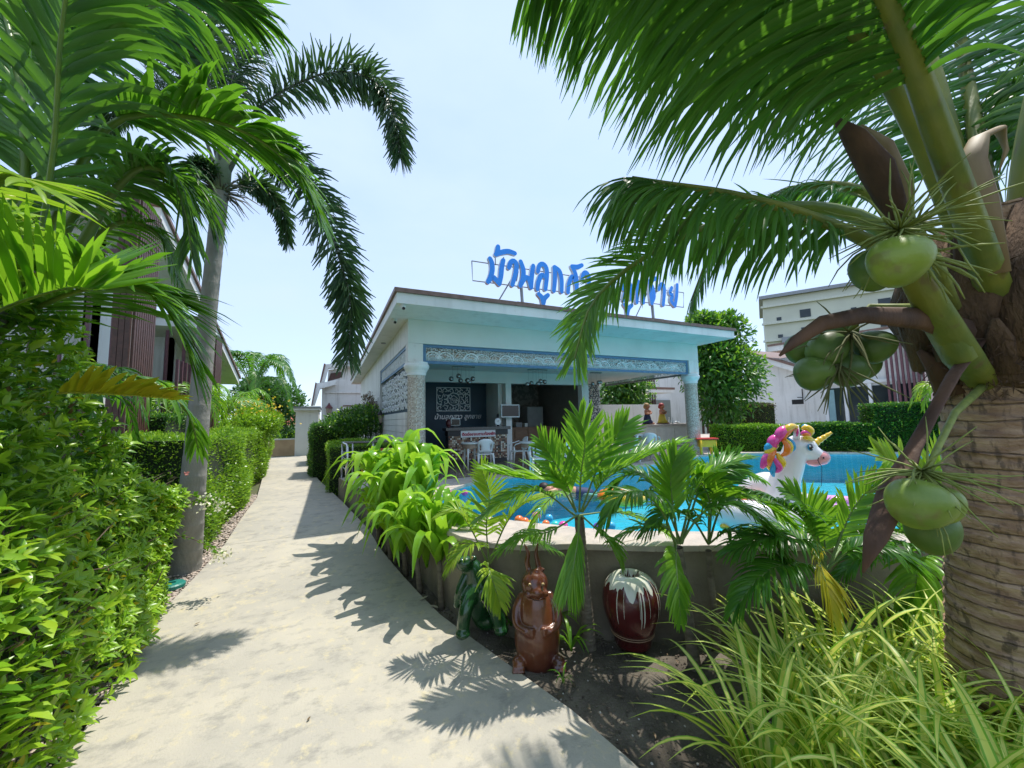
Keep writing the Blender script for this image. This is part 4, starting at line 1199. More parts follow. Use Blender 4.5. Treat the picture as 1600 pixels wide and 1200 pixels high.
cf([(3.266,0.709,2.576), (3.462,0.770,3.263), (3.927,0.888,4.329), (4.351,1.001,5.632), (4.875,1.163,7.092)], 1.0, 110, w=.030, r=(.065, .01), lift=-.3)
cf([(3.149,0.604,2.514), (3.167,0.538,3.091), (3.328,0.461,3.650), (3.496,0.323,4.239)], .9, 100, w=.028, r=(.085, .02), lift=-.4, droop=1.0)
cf([(3.068,0.674,2.196), (2.762,0.657,2.693), (2.527,0.700,3.368), (2.424,0.815,3.814), (2.293,1.013,4.119), (2.065,1.322,4.317), (1.801,1.674,4.262)], .85, 150, w=.022, r=(.05, .008), t0=.36, lift=-.5, droop=1.1, ang=(68, 45))
cf([(3.018,0.846,2.375), (3.021,1.011,2.933), (2.906,1.259,3.209), (2.737,1.557,3.246), (2.509,1.802,2.986), (2.350,1.918,2.575)], .42, 90, w=.018, t0=.3, lift=-.3, droop=1.1)
# green butt of the lower frond, dry spathes, flower stalks and nuts
B().tube([(3.124,0.726,1.746), (2.631,0.713,1.985), (2.379,0.703,2.154), (2.207,0.711,2.332), (2.058,0.760,2.438)], [.04, .068, .060, .05, .038], 14, flat=.7).build('frond_base', M_petioleY, cp, smooth=True)
B().tube([(2.658,0.710,2.106), (2.344,0.742,2.152), (2.015,0.808,2.154), (1.835,0.874,2.118), (1.707,0.920,2.038), (1.657,0.950,1.985)], [.045, .032, .022, .02, .014, .003], 8, flat=1.6).build('dry_spathe', M_spathe, cp, smooth=True)
B().tube([(2.829,0.684,2.114), (2.476,0.705,1.905), (2.332,0.733,1.753), (2.181,0.765,1.584), (2.060,0.794,1.423), (1.949,0.819,1.257), (1.881,0.841,1.129)], [.026, .026, .024, .030, .056, .042, .004], 12, flat=.35).build('dry_spathe', M_spathe, cp, smooth=True)
B().tube([(2.154,0.712,2.462), (2.089,0.707,2.599), (2.001,0.712,2.733), (1.916,0.739,2.865), (1.831,0.770,2.958)], [.025, .045, .06, .042, .004], 10, flat=.4).build('dry_spathe', M_spathe, cp, smooth=True)
B().tube([(2.220,0.722,2.493), (2.205,0.731,2.697), (2.151,0.759,2.892), (2.086,0.778,3.005)], [.02, .06, .06, .005], 10, flat=.3).build('dry_spathe', mat('tan_spathe', (.30, .22, .11), (.20, .13, .06), rough=.6, scale=9, stretch=(1, 1, .2)), cp, smooth=True)
B().tube([(2.646,0.603,2.342), (2.593,0.597,2.655), (2.581,0.605,2.852), (2.663,0.586,2.987), (2.793,0.552,3.050), (2.822,0.548,2.946), (2.792,0.573,2.843)], [.06, .062, .055, .035, .028, .022, .004], 10, flat=.45).build('leaf_sheath', mat('tan_spathe', (.3, .22, .11)), cp, smooth=True)
for k in range(22):
    a = k * 2.4; z = -.44 + .03 * k; rr = np.interp(z, [-.46, -.2, .1, .42], [.22, .26, .25, .14]); q0 = c0 + np.array([rr * math.cos(a), rr * math.sin(a), z]); q1 = q0 + np.array([math.cos(a) * .05, math.sin(a) * .05, .10]); q2 = q0 + np.array([math.cos(a) * .11, math.sin(a) * .11, .13 + .05 * (k % 3)])
    B().tube([tuple(q0 - [0, 0, .06]), tuple(q1), tuple(q2)], [.06, .045, .012], 8, flat=.4).build('torn_sheath', [M_fibre, M_spathe][k % 2], cp, smooth=True)
M_nut = mat('green_coconut', (.24, .32, .035), (.13, .21, .028), rough=.42, scale=5, bump=.18, bscale=22, coat=.08, detail=9, blot=(9, 1, .60, (.16, .12, .045), .55))
M_nutd = mat('deep_green_coconut', (.11, .19, .03), (.06, .12, .02), rough=.45, scale=5, bump=.18, bscale=22, detail=9, blot=(9, 1, .58, (.09, .07, .03), .6))
def nut(c, r, tilt, m=M_nut):
    n_, m_ = 26, 16
    V = []
    tl = Vector(tilt).normalized(); a = tl.orthogonal().normalized(); b_ = tl.cross(a)
    for i in range(m_ + 1):
        th = math.pi * i / m_
        z = -math.cos(th); q = math.sin(th)
        for k in range(n_):
            ph = 2 * math.pi * k / n_
            tri_ = 1 + .055 * math.cos(3 * ph) * q
            taper = 1 - .10 * z
            V.append(Vector(c) + (a * math.cos(ph) + b_ * math.sin(ph)) * (r * q * tri_ * taper) + tl * (r * 1.22 * z))
    F = np.array([[i * n_ + k, i * n_ + (k + 1) % n_, (i + 1) * n_ + (k + 1) % n_, (i + 1) * n_ + k] for i in range(m_) for k in range(n_)])
    o = np_mesh('coconut', [tuple(v_) for v_ in V], F, m, cp)
    e_ = Vector(c) + tl * (r * 1.18); bb = B()
    for k in range(6):
        an = k * 1.047; d_ = (a * math.cos(an) + b_ * math.sin(an))
        bb.tube([e_ - tl * .002, e_ + d_ * r * .26 - tl * r * .04, e_ + d_ * r * .46 - tl * r * .16], [r * .22, r * .20, r * .03], 6, flat=.4)
    bb.build('calyx', M_spathe, o, smooth=True)
    return o
nut((1.787,0.604,2.273), .088, (1, .2, .35)); nut((1.903,0.713,2.301), .082, (1, .2, .3), M_nutd)
nut((1.971,0.682,1.410), .090, (1, -.4, -.25)); nut((2.154,0.687,1.382), .065, (.6, .6, -.8)); nut((2.238,0.749,1.259), .085, (.4, .3, -.9), M_nutd)
for c, t_ in (((2.205,1.039,2.062), (.5, -.3, .5)), ((2.298,1.006,1.956), (1, 0, -.3)), ((2.415,0.939,2.069), (1, .1, .1)), ((2.147,1.078,1.941), (1, .2, -.2)), ((2.265,1.174,2.096), (.8, 0, .4)), ((2.429,1.088,2.176), (1, 0, .1)), ((2.539,1.053,2.015), (.3, 0, 1))):
    nut(c, .082, t_, M_nutd)
def stalks(c, n_, L_, m, bias=(0, 0, 0), r=.006, sag=.3, knob=False):
    bb = B()
    for k in range(n_):
        d_ = nrm(rng.normal(0, 1, 3) * np.array([1, 1, .55]) + np.array(bias))
        l_ = L_ * rng.uniform(.6, 1.1); p = np.array(c, float); P_ = [p.copy()]
        for s in range(4):
            d_ = nrm(d_ + rng.normal(0, .12, 3) + np.array([0, 0, -sag * .25])); p = p + d_ * l_ / 4; P_.append(p.copy())
        bb.tube(P_, [r * 1.4, r * 1.2, r, r * .9, r * .35], 5)
    return bb.build('flower_stalk', m, cp, smooth=True)
M_infl = mat('flower_stalk_green', (.26, .31, .06), (.18, .22, .05), rough=.6, scale=30)
stalks((1.917,0.639,2.424), 46, .30, M_infl, bias=(-.3, -.1, .1), r=.0035)
stalks((2.038,0.632,2.470), 26, .32, M_infl, bias=(.4, -.2, .2), r=.0035)
stalks((2.063,0.633,2.346), 16, .22, M_infl, bias=(.3, -.1, -1), r=.0045)
stalks((2.080,0.708,1.519), 34, .26, M_infl, bias=(-.4, -.2, .0), r=.0032)
stalks((2.103,0.700,1.494), 22, .28, M_infl, bias=(.6, -.2, .1), r=.0032)
stalks((2.247,0.957,2.127), 26, .28, mat('stalk_brown_green', (.12, .13, .04), rough=.8), bias=(-.2, 0, -.5), r=.004)
stalks((2.195,0.997,1.976), 22, .30, mat('stalk_brown_green', (.12, .13, .04)), bias=(0, 0, -1.2), r=.004)
B().tube([(2.620,0.740,1.989), (2.454,0.794,2.229), (2.328,0.907,2.247), (2.294,0.989,2.138)], [.03, .022, .018, .012], 8).build('fruit_stem', M_infl, cp, smooth=True)
B().tube([(2.834,0.707,1.870), (2.484,0.718,1.737), (2.248,0.710,1.597), (2.091,0.705,1.502)], [.018, .014, .012, .010], 8).build('fruit_stem', M_infl, cp, smooth=True)
B().tube([(2.615,0.718,2.226), (2.249,0.653,2.385), (1.990,0.636,2.437)], [.026, .02, .014], 8).build('fruit_stem', M_infl, cp, smooth=True)

# ------------------------------------------------------------------ coconut-type palm at the left edge
lb = (-2.05, 1.75, 0)
lp = thing('young_coconut_palm', 'young broad-leaved palm rising behind the near hedge at the left edge', 'palm tree', lb)
LM = (L_cocolit, M_petiole)
B().tube([lb, (-2.05, 1.78, .7), (-2.1, 1.85, 1.5), (-1.643,3.143,2.479)], [.14, .12, .11, .10], 12).build('trunk', M_bark, lp, smooth=True)
def lf(pts, L_, n_, m=LM, r=(.045, .006), w=.05, droop=.6, t0=.15, ang=(58, 22), lift=.1, up=(0, 0, 1), seg=5, **k):
    return frond(lp, pts, L=L_, w=w, n=n_, droop=droop, ang=ang, r=r, mats=m, t0=t0, lift=lift, up=up, seg=seg, **k)
lf([(-1.803,3.243,2.230), (-1.442,2.944,2.409), (-1.162,2.801,2.513), (-0.980,2.771,2.519), (-0.835,2.771,2.388), (-0.713,2.800,2.085)], .60, 60, w=.034, droop=.25, t0=.1, r=(.022, .004), ang=(58, 30))
lf([(-1.514,2.611,2.191), (-1.320,2.456,2.273), (-1.134,2.309,2.316), (-0.981,2.180,2.328), (-0.874,2.109,2.313)], .50, 26, m=(L_palm, M_petiole), w=.040, lift=.9, t0=.05, droop=.05, ang=(55, 35), r=(.012, .003))
lf([(-1.791,3.622,2.822), (-1.607,3.480,3.374), (-1.343,3.313,3.795), (-0.951,3.229,3.899), (-0.596,3.125,3.827), (-0.309,3.065,3.627), (-0.114,3.008,3.277)], .68, 84, m=(L_cocolit, M_petiole), w=.038, r=(.05, .006), t0=.34, droop=.45, lift=.15, ang=(55, 20))
lf([(-1.796,3.410,2.743), (-1.736,3.326,3.294), (-1.783,3.289,3.888), (-1.980,3.430,4.514), (-2.303,3.630,5.144)], .7, 60, w=.04, r=(.045, .01), m=(L_coco, M_petiole), lift=-.3)
lf([(-1.585,3.197,2.774), (-1.447,2.960,3.379), (-1.361,2.760,3.858), (-1.230,2.552,4.216), (-1.005,2.310,4.464)], .66, 50, w=.042, r=(.022, .008), m=(L_coco, M_petiole), up=(.3, -1, .4), lift=-.5, droop=.6, ang=(40, 20))
lf([(-2.064,4.371,3.277), (-1.786,4.193,3.744), (-1.450,4.126,3.933), (-1.187,4.116,3.908), (-1.005,4.170,3.621)], .7, 60, w=.034, m=(L_coco, M_rachis), droop=.8, t0=.2)
lf([(-1.799,4.044,3.080), (-1.557,3.833,3.489), (-1.340,3.708,3.717), (-1.160,3.682,3.682), (-1.060,3.715,3.435), (-1.024,3.787,3.105)], .5, 70, w=.026, m=(L_coco, M_rachis), droop=1.0, t0=.15)
lf([(-2.075,4.504,3.106), (-1.834,4.364,3.372), (-1.589,4.236,3.502), (-1.380,4.257,3.409), (-1.220,4.222,3.014)], .42, 60, w=.024, m=(L_cocolit, M_rachis), droop=.9, t0=.15)
lf([(-2.014,3.931,2.999), (-1.849,3.841,4.230), (-1.519,3.734,4.850), (-1.099,3.712,5.308), (-0.656,3.721,5.350)], .8, 70, w=.04, m=(L_coco, M_petiole), droop=.8, t0=.25)
lf([(-2.390,4.214,3.050), (-2.451,4.226,4.328), (-2.175,4.132,5.069), (-1.823,4.025,5.587)], .8, 60, w=.04, m=(L_coco, M_petiole), droop=1.0, t0=.2)
lf([(-1.442,2.364,2.654), (-1.219,2.144,2.694), (-1.092,2.029,2.696), (-0.981,1.928,2.627)], .35, 14, m=(L_palmlime, M_petiole), w=.03, t0=.2, droop=.3)
lf([(-1.632,3.194,1.918), (-1.370,3.067,1.952), (-1.106,2.944,1.938), (-0.826,2.815,1.910)], .27, 26, m=(L_yellow, mat('yellow_rachis', (.5, .5, .06), rough=.4)), w=.035, r=(.012, .003), t0=.3, droop=.15, lift=.8, ang=(45, 20), up=(.2, .3, 1))
lf([(-1.775,3.692,2.052), (-1.521,3.682,2.056), (-1.243,3.657,2.106), (-0.978,3.667,1.873), (-0.917,3.779,1.579)], .36, 26, w=.03, droop=.9, t0=.3)
for o_ in list(lp.children):
    pass

# ------------------------------------------------------------------ hedges
def leaves_in(name, P, out, n_, size, asp, mats, parent, simple=False, up=.5, rnd=.8, label=None, kind='stuff', v=None, bend=.2):
    D = nrm(out + rng.normal(0, rnd, (n_, 3)) + np.array([0, 0, up]))
    Nn = nrm(rng.normal(0, .7, (n_, 3)) + np.array([0, 0, 1.0]) + out * .3)
    o = leaf_cloud(name, P, D, Nn, size, size * asp, mats, parent, simple=simple, v=v, bend=bend, label=label)
    if kind: o['kind'] = kind
    return o
def shell(n_, x0, x1, y0, y1, z0, z1, faces, depth=.10, taper=0.0, bump=.05):
    """random points in the outer shell of a box-like hedge; faces: subset of '+x -x +y -y +z' with area weights"""
    area = {'+x': (y1 - y0) * (z1 - z0), '-x': (y1 - y0) * (z1 - z0), '+y': (x1 - x0) * (z1 - z0), '-y': (x1 - x0) * (z1 - z0), '+z': (x1 - x0) * (y1 - y0)}
    w_ = np.array([area[f] for f in faces]); w_ = w_ / w_.sum()
    idx = rng.choice(len(faces), n_, p=w_)
    a, b_, dd = rng.random(n_), rng.random(n_), rng.random(n_) ** 1.5 * depth
    P = np.zeros((n_, 3)); O = np.zeros((n_, 3))
    X_, Y_, Z_ = x0 + (x1 - x0) * a, y0 + (y1 - y0) * a, z0 + (z1 - z0) * b_
    for i, f in enumerate(faces):
        m = idx == i
        if f == '+x': P[m] = np.stack([x1 - dd, Y_, Z_], 1)[m]; O[m] = (1, 0, 0)
        if f == '-x': P[m] = np.stack([x0 + dd, Y_, Z_], 1)[m]; O[m] = (-1, 0, 0)
        if f == '+y': P[m] = np.stack([X_, y1 - dd, Z_], 1)[m]; O[m] = (0, 1, 0)
        if f == '-y': P[m] = np.stack([X_, y0 + dd, Z_], 1)[m]; O[m] = (0, -1, 0)
        if f == '+z': P[m] = np.stack([X_, y0 + (y1 - y0) * b_, z1 - dd], 1)[m]; O[m] = (0, 0, 1)
    wob = bump * (np.sin(P[:, 1] * 3.1 + P[:, 2] * 2.3) + np.sin(P[:, 0] * 4.7 + P[:, 1] * 1.7 + 1) + np.sin(P[:, 2] * 6.1 + P[:, 0] * 2))
    P += O * wob[:, None] + rng.normal(0, .012, P.shape)
    return P, O
def hedge(name, label, cat, x0, x1, y0, y1, z0, z1, n_, size, asp, m, faces=('+x', '-y', '+z'), group=None, lime=0, simple=True, bump=.03, rot=None):
    """clipped hedge; rot = (pivot, angle) turns the whole thing"""
    t = thing(name, label, cat, ((x0 + x1) / 2, (y0 + y1) / 2, z0), group)
    i = size * 1.1
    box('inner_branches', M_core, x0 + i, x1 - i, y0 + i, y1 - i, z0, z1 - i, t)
    P, O = shell(n_, x0, x1, y0, y1, z0, z1, faces, depth=size * 2.2, bump=bump)
    leaves_in('foliage', P, O, n_, size * rng.uniform(.7, 1.25, n_), asp, m, t, simple=simple)
    if lime:
        P, O = shell(lime, x0, x1, y0, y1, z0, z1, ('+z',) + tuple(f for f in faces if f != '+z'), depth=size, bump=bump)
        leaves_in('young_shoots', P + O * size * .5, O, lime, size * rng.uniform(.8, 1.3, lime), asp, L_hedgelime, t, simple=simple, up=1.0)
    if rot:
        t.rotation_euler = (0, 0, rot)
    return t

# near left hedge: individual big leaves
nh = thing('garden_hedge', 'loose large-leaved green hedge filling the left foreground beside the path', 'hedge', (-1.8, 2.9, 0))
def nh_top(y, x):
    return np.interp(y, [0.2, 2.6, 3.2, 3.5, 3.85, 4.15, 4.9], [2.9, 2.78, 2.5, 2.1, 1.6, 1.28, 1.12])
def nh_face(y, z):
    return np.interp(y, [0.2, 1.5, 2.4, 3.4, 4.2, 4.9], [-1.18, -1.16, -1.18, -1.30, -1.36, -1.38]) - .10 * np.clip(z - 1.2, 0, 1) * 2.3 + .10 * np.sin(z * 3.3 + y * 2) * .7
def near_pts(n_, depth, z0=.05):
    y = 4.95 - 3.9 * rng.random(n_) ** 1.25; u_ = rng.random(n_)
    top = nh_top(y, 0); side = rng.random(n_) < .72
    z = np.where(side, z0 + (top - z0) * u_, top - rng.random(n_) * depth * .5)
    xf = nh_face(y, z)
    x = np.where(side, xf - rng.random(n_) ** 1.4 * depth, xf - u_ * 1.0)
    O = np.where(side[:, None], np.array([1, -.2, .1]), np.array([.2, -.1, 1]))
    return np.stack([x, y, z], 1), O
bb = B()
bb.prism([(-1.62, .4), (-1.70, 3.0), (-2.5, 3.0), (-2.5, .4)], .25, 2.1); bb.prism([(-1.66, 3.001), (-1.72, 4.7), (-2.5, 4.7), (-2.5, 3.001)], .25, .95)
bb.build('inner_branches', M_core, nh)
bb = B()
for k in range(60):
    y = rng.uniform(2.2, 4.8); x = -1.78 + rng.normal(0, .10); z = rng.uniform(.0, .3); p = np.array([x, y, z]); d_ = nrm(np.array([rng.uniform(0, .5), rng.normal(0, .4), 1.0])); P_ = [p.copy()]
    L_ = rng.uniform(.4, .8) * (nh_top(y, 0) * .8) / 5
    for s in range(5):
        d_ = nrm(d_ + rng.normal(0, .28, 3) * np.array([.6, 1, .5])); p = p + d_ * L_; P_.append(p.copy())
    bb.tube(P_, [.011, .010, .008, .006, .005, .003], 5)
bb.build('branch', M_twig, nh, smooth=True)['kind'] = 'stuff'
P, O = near_pts(15000, .40)
thin = (P[:, 2] < .95) & (P[:, 1] > 2.0) & (rng.random(15000) < .42)
P[thin, 0] -= .35
leaves_in('foliage', P, O, 15000, rng.uniform(.05, .10, 15000), .40, L_hedge, nh, v=np.clip(rng.beta(1.6, 2.0, 15000), 0, 1), bend=.25)
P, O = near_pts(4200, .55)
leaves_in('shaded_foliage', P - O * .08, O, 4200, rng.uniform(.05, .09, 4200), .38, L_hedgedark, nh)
bb = B()
for k in range(620):
    y = rng.uniform(1.6, 4.8); z = rng.uniform(.1, 1.3); p = np.array([nh_face(y, z) - rng.uniform(.02, .22), y, z]); d_ = nrm(np.array([rng.normal(.2, .5), rng.normal(0, .6), rng.uniform(.1, 1)])); l_ = rng.uniform(.06, .22)
    bb.tube([tuple(p), tuple(p + d_ * l_ * .5 + rng.normal(0, .01, 3)), tuple(p + d_ * l_)], [.0035, .003, .0012], 4)
bb.build('twigs', M_twig, nh)['kind'] = 'stuff'
P, O = near_pts(420, .04)
leaves_in('yellowed_leaves', P + np.array([.02, 0, 0]), O, 420, rng.uniform(.04, .08, 420), .40, L_yellow, nh)
P, O = near_pts(240, .06)
leaves_in('dead_leaves', P, O, 240, rng.uniform(.04, .07, 240), .36, L_brown, nh)
# shoots: rosettes of young lime leaves at the tips
P, O = near_pts(950, .06)
Pl, Dl, Nl, Sl, Vl = [], [], [], [], []
for p, o_ in zip(P, O):
    ax = nrm(o_ + rng.normal(0, .35, 3) + np.array([0, 0, .7])); k = rng.integers(5, 9)
    a_ = nrm(np.cross(ax, [.3, .5, .1])); b_ = np.cross(ax, a_); sz = rng.uniform(.05, .10)
    for j in range(k):
        an = j * 2.4; el = .35 + .5 * j / k
        Pl.append(p + ax * (.02 * j * .3) + o_ * .03); Dl.append(ax * math.sin(1.5 - el) + (a_ * math.cos(an) + b_ * math.sin(an)) * math.cos(1.2 - el)); Nl.append(ax); Sl.append(sz); Vl.append(rng.random())
Sl = np.array(Sl)
leaf_cloud('young_shoots', np.array(Pl), np.array(Dl), np.array(Nl), Sl, Sl * .36, L_hedgelime, nh, v=Vl, kind='stuff', bend=.25)
# 300 nearest leaves as single parts
var = []
for k in range(8):
    D1 = np.array([[1.0, 0, .1]]); o_ = leaf_cloud('leaf', np.zeros((1, 3)), D1, np.array([[0, 0, 1.0]]), 1.0, .42 + .05 * (k % 3), [L_hedge, L_hedgelime, L_hedgelime][k % 3], None, v=np.array([rng.random()]), bend=.12 + .06 * (k % 4), fold=.12 + .05 * (k % 3))
    me_ = o_.data; bpy.data.objects.remove(o_); var.append(me_)
P, O = near_pts(9000, .03)
P[:, 0] += .035
fw = np.array([math.sin(YAW), math.cos(YAW)]); rt = np.array([math.cos(YAW), -math.sin(YAW)])
dd = P[:, :2] @ fw; xx = (P[:, :2] @ rt) / np.maximum(dd, .1)
cand = np.where((dd > .8) & (xx > -1.34))[0]
keep = cand[np.argsort(dd[cand] + rng.uniform(0, .9, len(cand)))][:295]
for p, o_ in zip(P[keep], O[keep]):
    d_ = nrm(o_ + rng.normal(0, .5, 3) + np.array([0, 0, .5]))
    ob = bpy.data.objects.new('leaf', var[rng.integers(0, 8)]); COL.objects.link(ob); ob.parent = nh
    ob.location = tuple(p - ORG[nh]); s = rng.uniform(.07, .12); ob.scale = (s, s, s)
    ob.rotation_euler = Vector(d_).to_track_quat('X', 'Z').to_euler()

# second hedge beyond the palm and the ones further on
M_none = None
h2_ = hedge('clipped_hedge', 'fine-leaved clipped hedge on the left just beyond the grey palm trunk', 'hedge', -2.6, -1.36, 6.0, 9.4, gz(7) - .05, 1.62, 26000, .045, .42, L_hedge, group=None, lime=3000, bump=.035)
hedge('clipped_hedge', 'middle section of the left clipped hedge ending in yellow flowered shrubs', 'hedge', -2.9, -1.62, 9.5, 13.2, .3, 1.58, 16000, .05, .45, L_hedge, lime=3000, bump=.05)
hedge('clipped_hedge', 'farthest low section of the left hedge near the ochre boundary wall', 'hedge', -3.3, -2.15, 13.4, 18.5, .3, 1.35, 9000, .06, .5, L_hedge, lime=2500, bump=.06)
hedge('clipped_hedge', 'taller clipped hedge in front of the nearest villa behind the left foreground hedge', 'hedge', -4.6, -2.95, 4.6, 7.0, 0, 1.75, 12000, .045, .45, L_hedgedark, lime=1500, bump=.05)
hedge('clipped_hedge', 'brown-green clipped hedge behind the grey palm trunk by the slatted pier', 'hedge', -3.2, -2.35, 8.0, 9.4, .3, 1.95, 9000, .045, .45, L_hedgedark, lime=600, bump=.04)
# right of the path behind the railing
hedge('clipped_hedge', 'square clipped hedge with brown twiggy side right behind the steel railing', 'hedge', -.02, 1.3, 8.75, 10.6, .3, 1.28, 13000, .035, .45, L_hedge, faces=('-x', '-y', '+z'), lime=2500)
hedge('clipped_hedge', 'tall dark clipped hedge on the right of the path before the white gate building', 'hedge', -.42, .35, 11.4, 13.0, .3, 1.72, 9000, .045, .45, L_hedgedark, faces=('-x', '-y', '+z'), lime=500)
hedge('clipped_hedge', 'farthest rounded clipped hedge on the right of the path', 'hedge', -.62, .1, 14.6, 16.6, .3, 1.45, 7000, .05, .45, L_hedgedark, faces=('-x', '-y', '+z'), lime=500)
def bush(name, label, cat, c, r, n_, size, asp, m, lime=0, trunk=None, simple=True, group=None):
    t = thing(name, label, cat, (c[0], c[1], trunk if trunk is not None else c[2] - r[2]), group)
    k = 14; cl = nrm(rng.normal(0, 1, (k, 3))) * np.array(r) * .55 + np.array(c); rad = rng.uniform(.38, .62, k)
    i = rng.integers(0, k, n_); d_ = nrm(rng.normal(0, 1, (n_, 3)) + np.array([0, 0, .25]))
    P = cl[i] + d_ * np.array(r) * (rad[i] * rng.uniform(.55, 1.05, n_) )[:, None]
    leaves_in('foliage', P, d_, n_, size * rng.uniform(.7, 1.2, n_), asp, m, t, simple=simple)
    if lime:
        i = rng.integers(0, k, lime); d_ = nrm(rng.normal(0, 1, (lime, 3)) + np.array([0, 0, .7]))
        P = cl[i] + d_ * np.array(r) * rad[i][:, None] * 1.05
        leaves_in('young_shoots', P, d_, lime, size, asp, L_hedgelime, t, simple=simple)
    bb = B()
    if trunk is not None:
        bb.tube([(c[0], c[1], trunk), (c[0] + .03, c[1], (trunk + c[2]) / 2), c], [.07 * max(r) + .02, .05 * max(r) + .015, .03 * max(r)], 8)
    for q in cl: bb.tube([(c[0], c[1], c[2] - r[2] * .8), tuple((np.array(c) * .5 + q * .5) + np.array([0, 0, -.1 * r[2]])), tuple(q)], [.025 * max(r) + .006, .018 * max(r) + .004, .006], 5)
    bb.build('trunk', M_twig, t, smooth=True)
    return t
bush('shrub', 'bushy green shrub with arching tips above the hedge behind the railing', 'shrub', (.55, 11.6, 1.75), (.85, .9, .62), 6500, .085, .42, L_hedgedark, lime=600)
bush('shrub', 'pinkish twiggy shrub against the pavilion side window', 'shrub', (1.08, 12.4, 2.15), (.30, .4, .45), 1600, .06, .5, leafm('pinkish_leaf', (.12, .14, .05), (.30, .16, .12), .3))
bush('flowering_shrub', 'bright lime shrub topped with yellow flowers at the end of the left hedge', 'shrub', (-1.85, 12.7, 1.75), (.62, 1.0, .5), 4500, .10, .35, L_hedge, lime=1800)
P = np.array([-1.75, 12.6, 2.15]) + rng.normal(0, 1, (160, 3)) * np.array([.35, .6, .18])
tag(leaf_cloud('yellow_flowers', P, rng.normal(0, 1, P.shape), np.tile([0, 0, 1.0], (160, 1)), .07, .06, leafm('yellow_petal', (.75, .50, .03), (.80, .62, .05), .3), simple=True), 'yellow flower heads dotted over the lime shrub', 'flowers', kind='stuff')

# far trees behind the left hedge
bush('leafy_tree', 'dense dark tree beyond the left villas at the end of the path', 'tree', (-3.910,30.601,2.738), (2.2, 2.6, 2.1), 9000, .28, .45, L_far, trunk=.3)
bush('leafy_tree', 'smaller rounded tree just above the ochre boundary wall', 'tree', (-2.981,34.840,0.388), (1.6, 2, 1.2), 4500, .25, .5, L_far, trunk=.3, lime=700)
bush('leafy_tree', 'hazy green tree far beyond the wall near the orange roof', 'tree', (-7.006,81.062,1.105), (5, 5, 3.0), 4000, .6, .5, L_far, trunk=0)
tg = B(); tg.box(-40, 60, 75, 80, 0, 2.2)
tag(tg.build('far_hedge_line', mat('far_green', (.07, .11, .05), (.11, .15, .08), rough=.9, scale=.6)), 'long low green belt beyond the boundary wall', 'vegetation')
def small_palm(name, label, base, crown, fr_, L_, w_, n_, mats, r=(.02, .003), tr=.06, droop=.9, group=None, barkm=None, seg=4, plume=False, lift=.15):
    t = thing(name, label, 'palm tree', base, group)
    b0, c0_ = np.array(base, float), np.array(crown, float)
    if tr: ringed_trunk('trunk', [tuple(b0 + [0, 0, -.05]), tuple(b0 * .5 + c0_ * .5), tuple(c0_)], [tr * 1.25, tr, tr * .8], barkm or M_stem, t, step=max(.03, tr * .8), amp=.05, n=14)
    for p in fr_:
        frond(t, [tuple(c0_)] + list(p), L=L_, w=w_, n=n_, droop=droop, r=r, mats=mats, seg=seg, t0=.2, lift=lift)
    return t
def radial_fronds(c, n_, R_, up_, droop_, seed):
    rs = random.Random(seed); out_ = []
    for k in range(n_):
        a = 2 * math.pi * k / n_ + rs.uniform(-.3, .3); u_ = rs.uniform(.35, 1.0) * up_; q = R_ * rs.uniform(.8, 1.1)
        dx, dy = math.cos(a), math.sin(a)
        out_.append([(c[0] + dx * q * .35, c[1] + dy * q * .35, c[2] + u_ * .75), (c[0] + dx * q * .7, c[1] + dy * q * .7, c[2] + u_ * .8), (c[0] + dx * q, c[1] + dy * q, c[2] + u_ * .8 - droop_)])
    return out_
c = (-2.719,17.797,3.071); small_palm('garden_palm', 'feathery green palm rising over the hedge at the far left of the path', (c[0], c[1], .35), c, radial_fronds(c, 10, 1.7, 1.9, 1.1, 3) + [[(-2.215,16.905,4.067), (-1.529,16.269,3.864), (-1.048,15.924,2.834)], [(-2.095,16.906,3.492), (-1.581,16.355,3.258), (-1.246,16.075,2.262)], [(-2.869,17.197,4.225), (-3.343,17.080,4.303), (-3.808,17.137,3.703)]], .46, .035, 60, (L_palmdark, M_rachis), r=(.03, .006), tr=.11, droop=.8)
c = (-2.948,10.469,1.966); small_palm('garden_palm', 'mid-green palm between the slatted pier and the grey trunk', (c[0], c[1], .3), c, radial_fronds(c, 10, 1.1, .9, .8, 5), .42, .03, 30, (L_palm, M_rachis), tr=.07)
c = (-2.844,14.077,2.024); small_palm('garden_palm', 'soft green palm behind the clipped hedge right of the grey trunk', (c[0], c[1], .35), c, radial_fronds(c, 12, 1.5, 1.0, .9, 6), .5, .035, 34, (L_palm, M_rachis), tr=.08)
c = (-2.366,5.425,1.939); small_palm('garden_palm', 'dark frond palm standing behind the near hedge in front of the plum slats', (c[0], c[1], 0), c, radial_fronds(c, 7, .75, .5, .5, 8), .3, .03, 22, (L_palmdark, M_rachis), tr=.05)

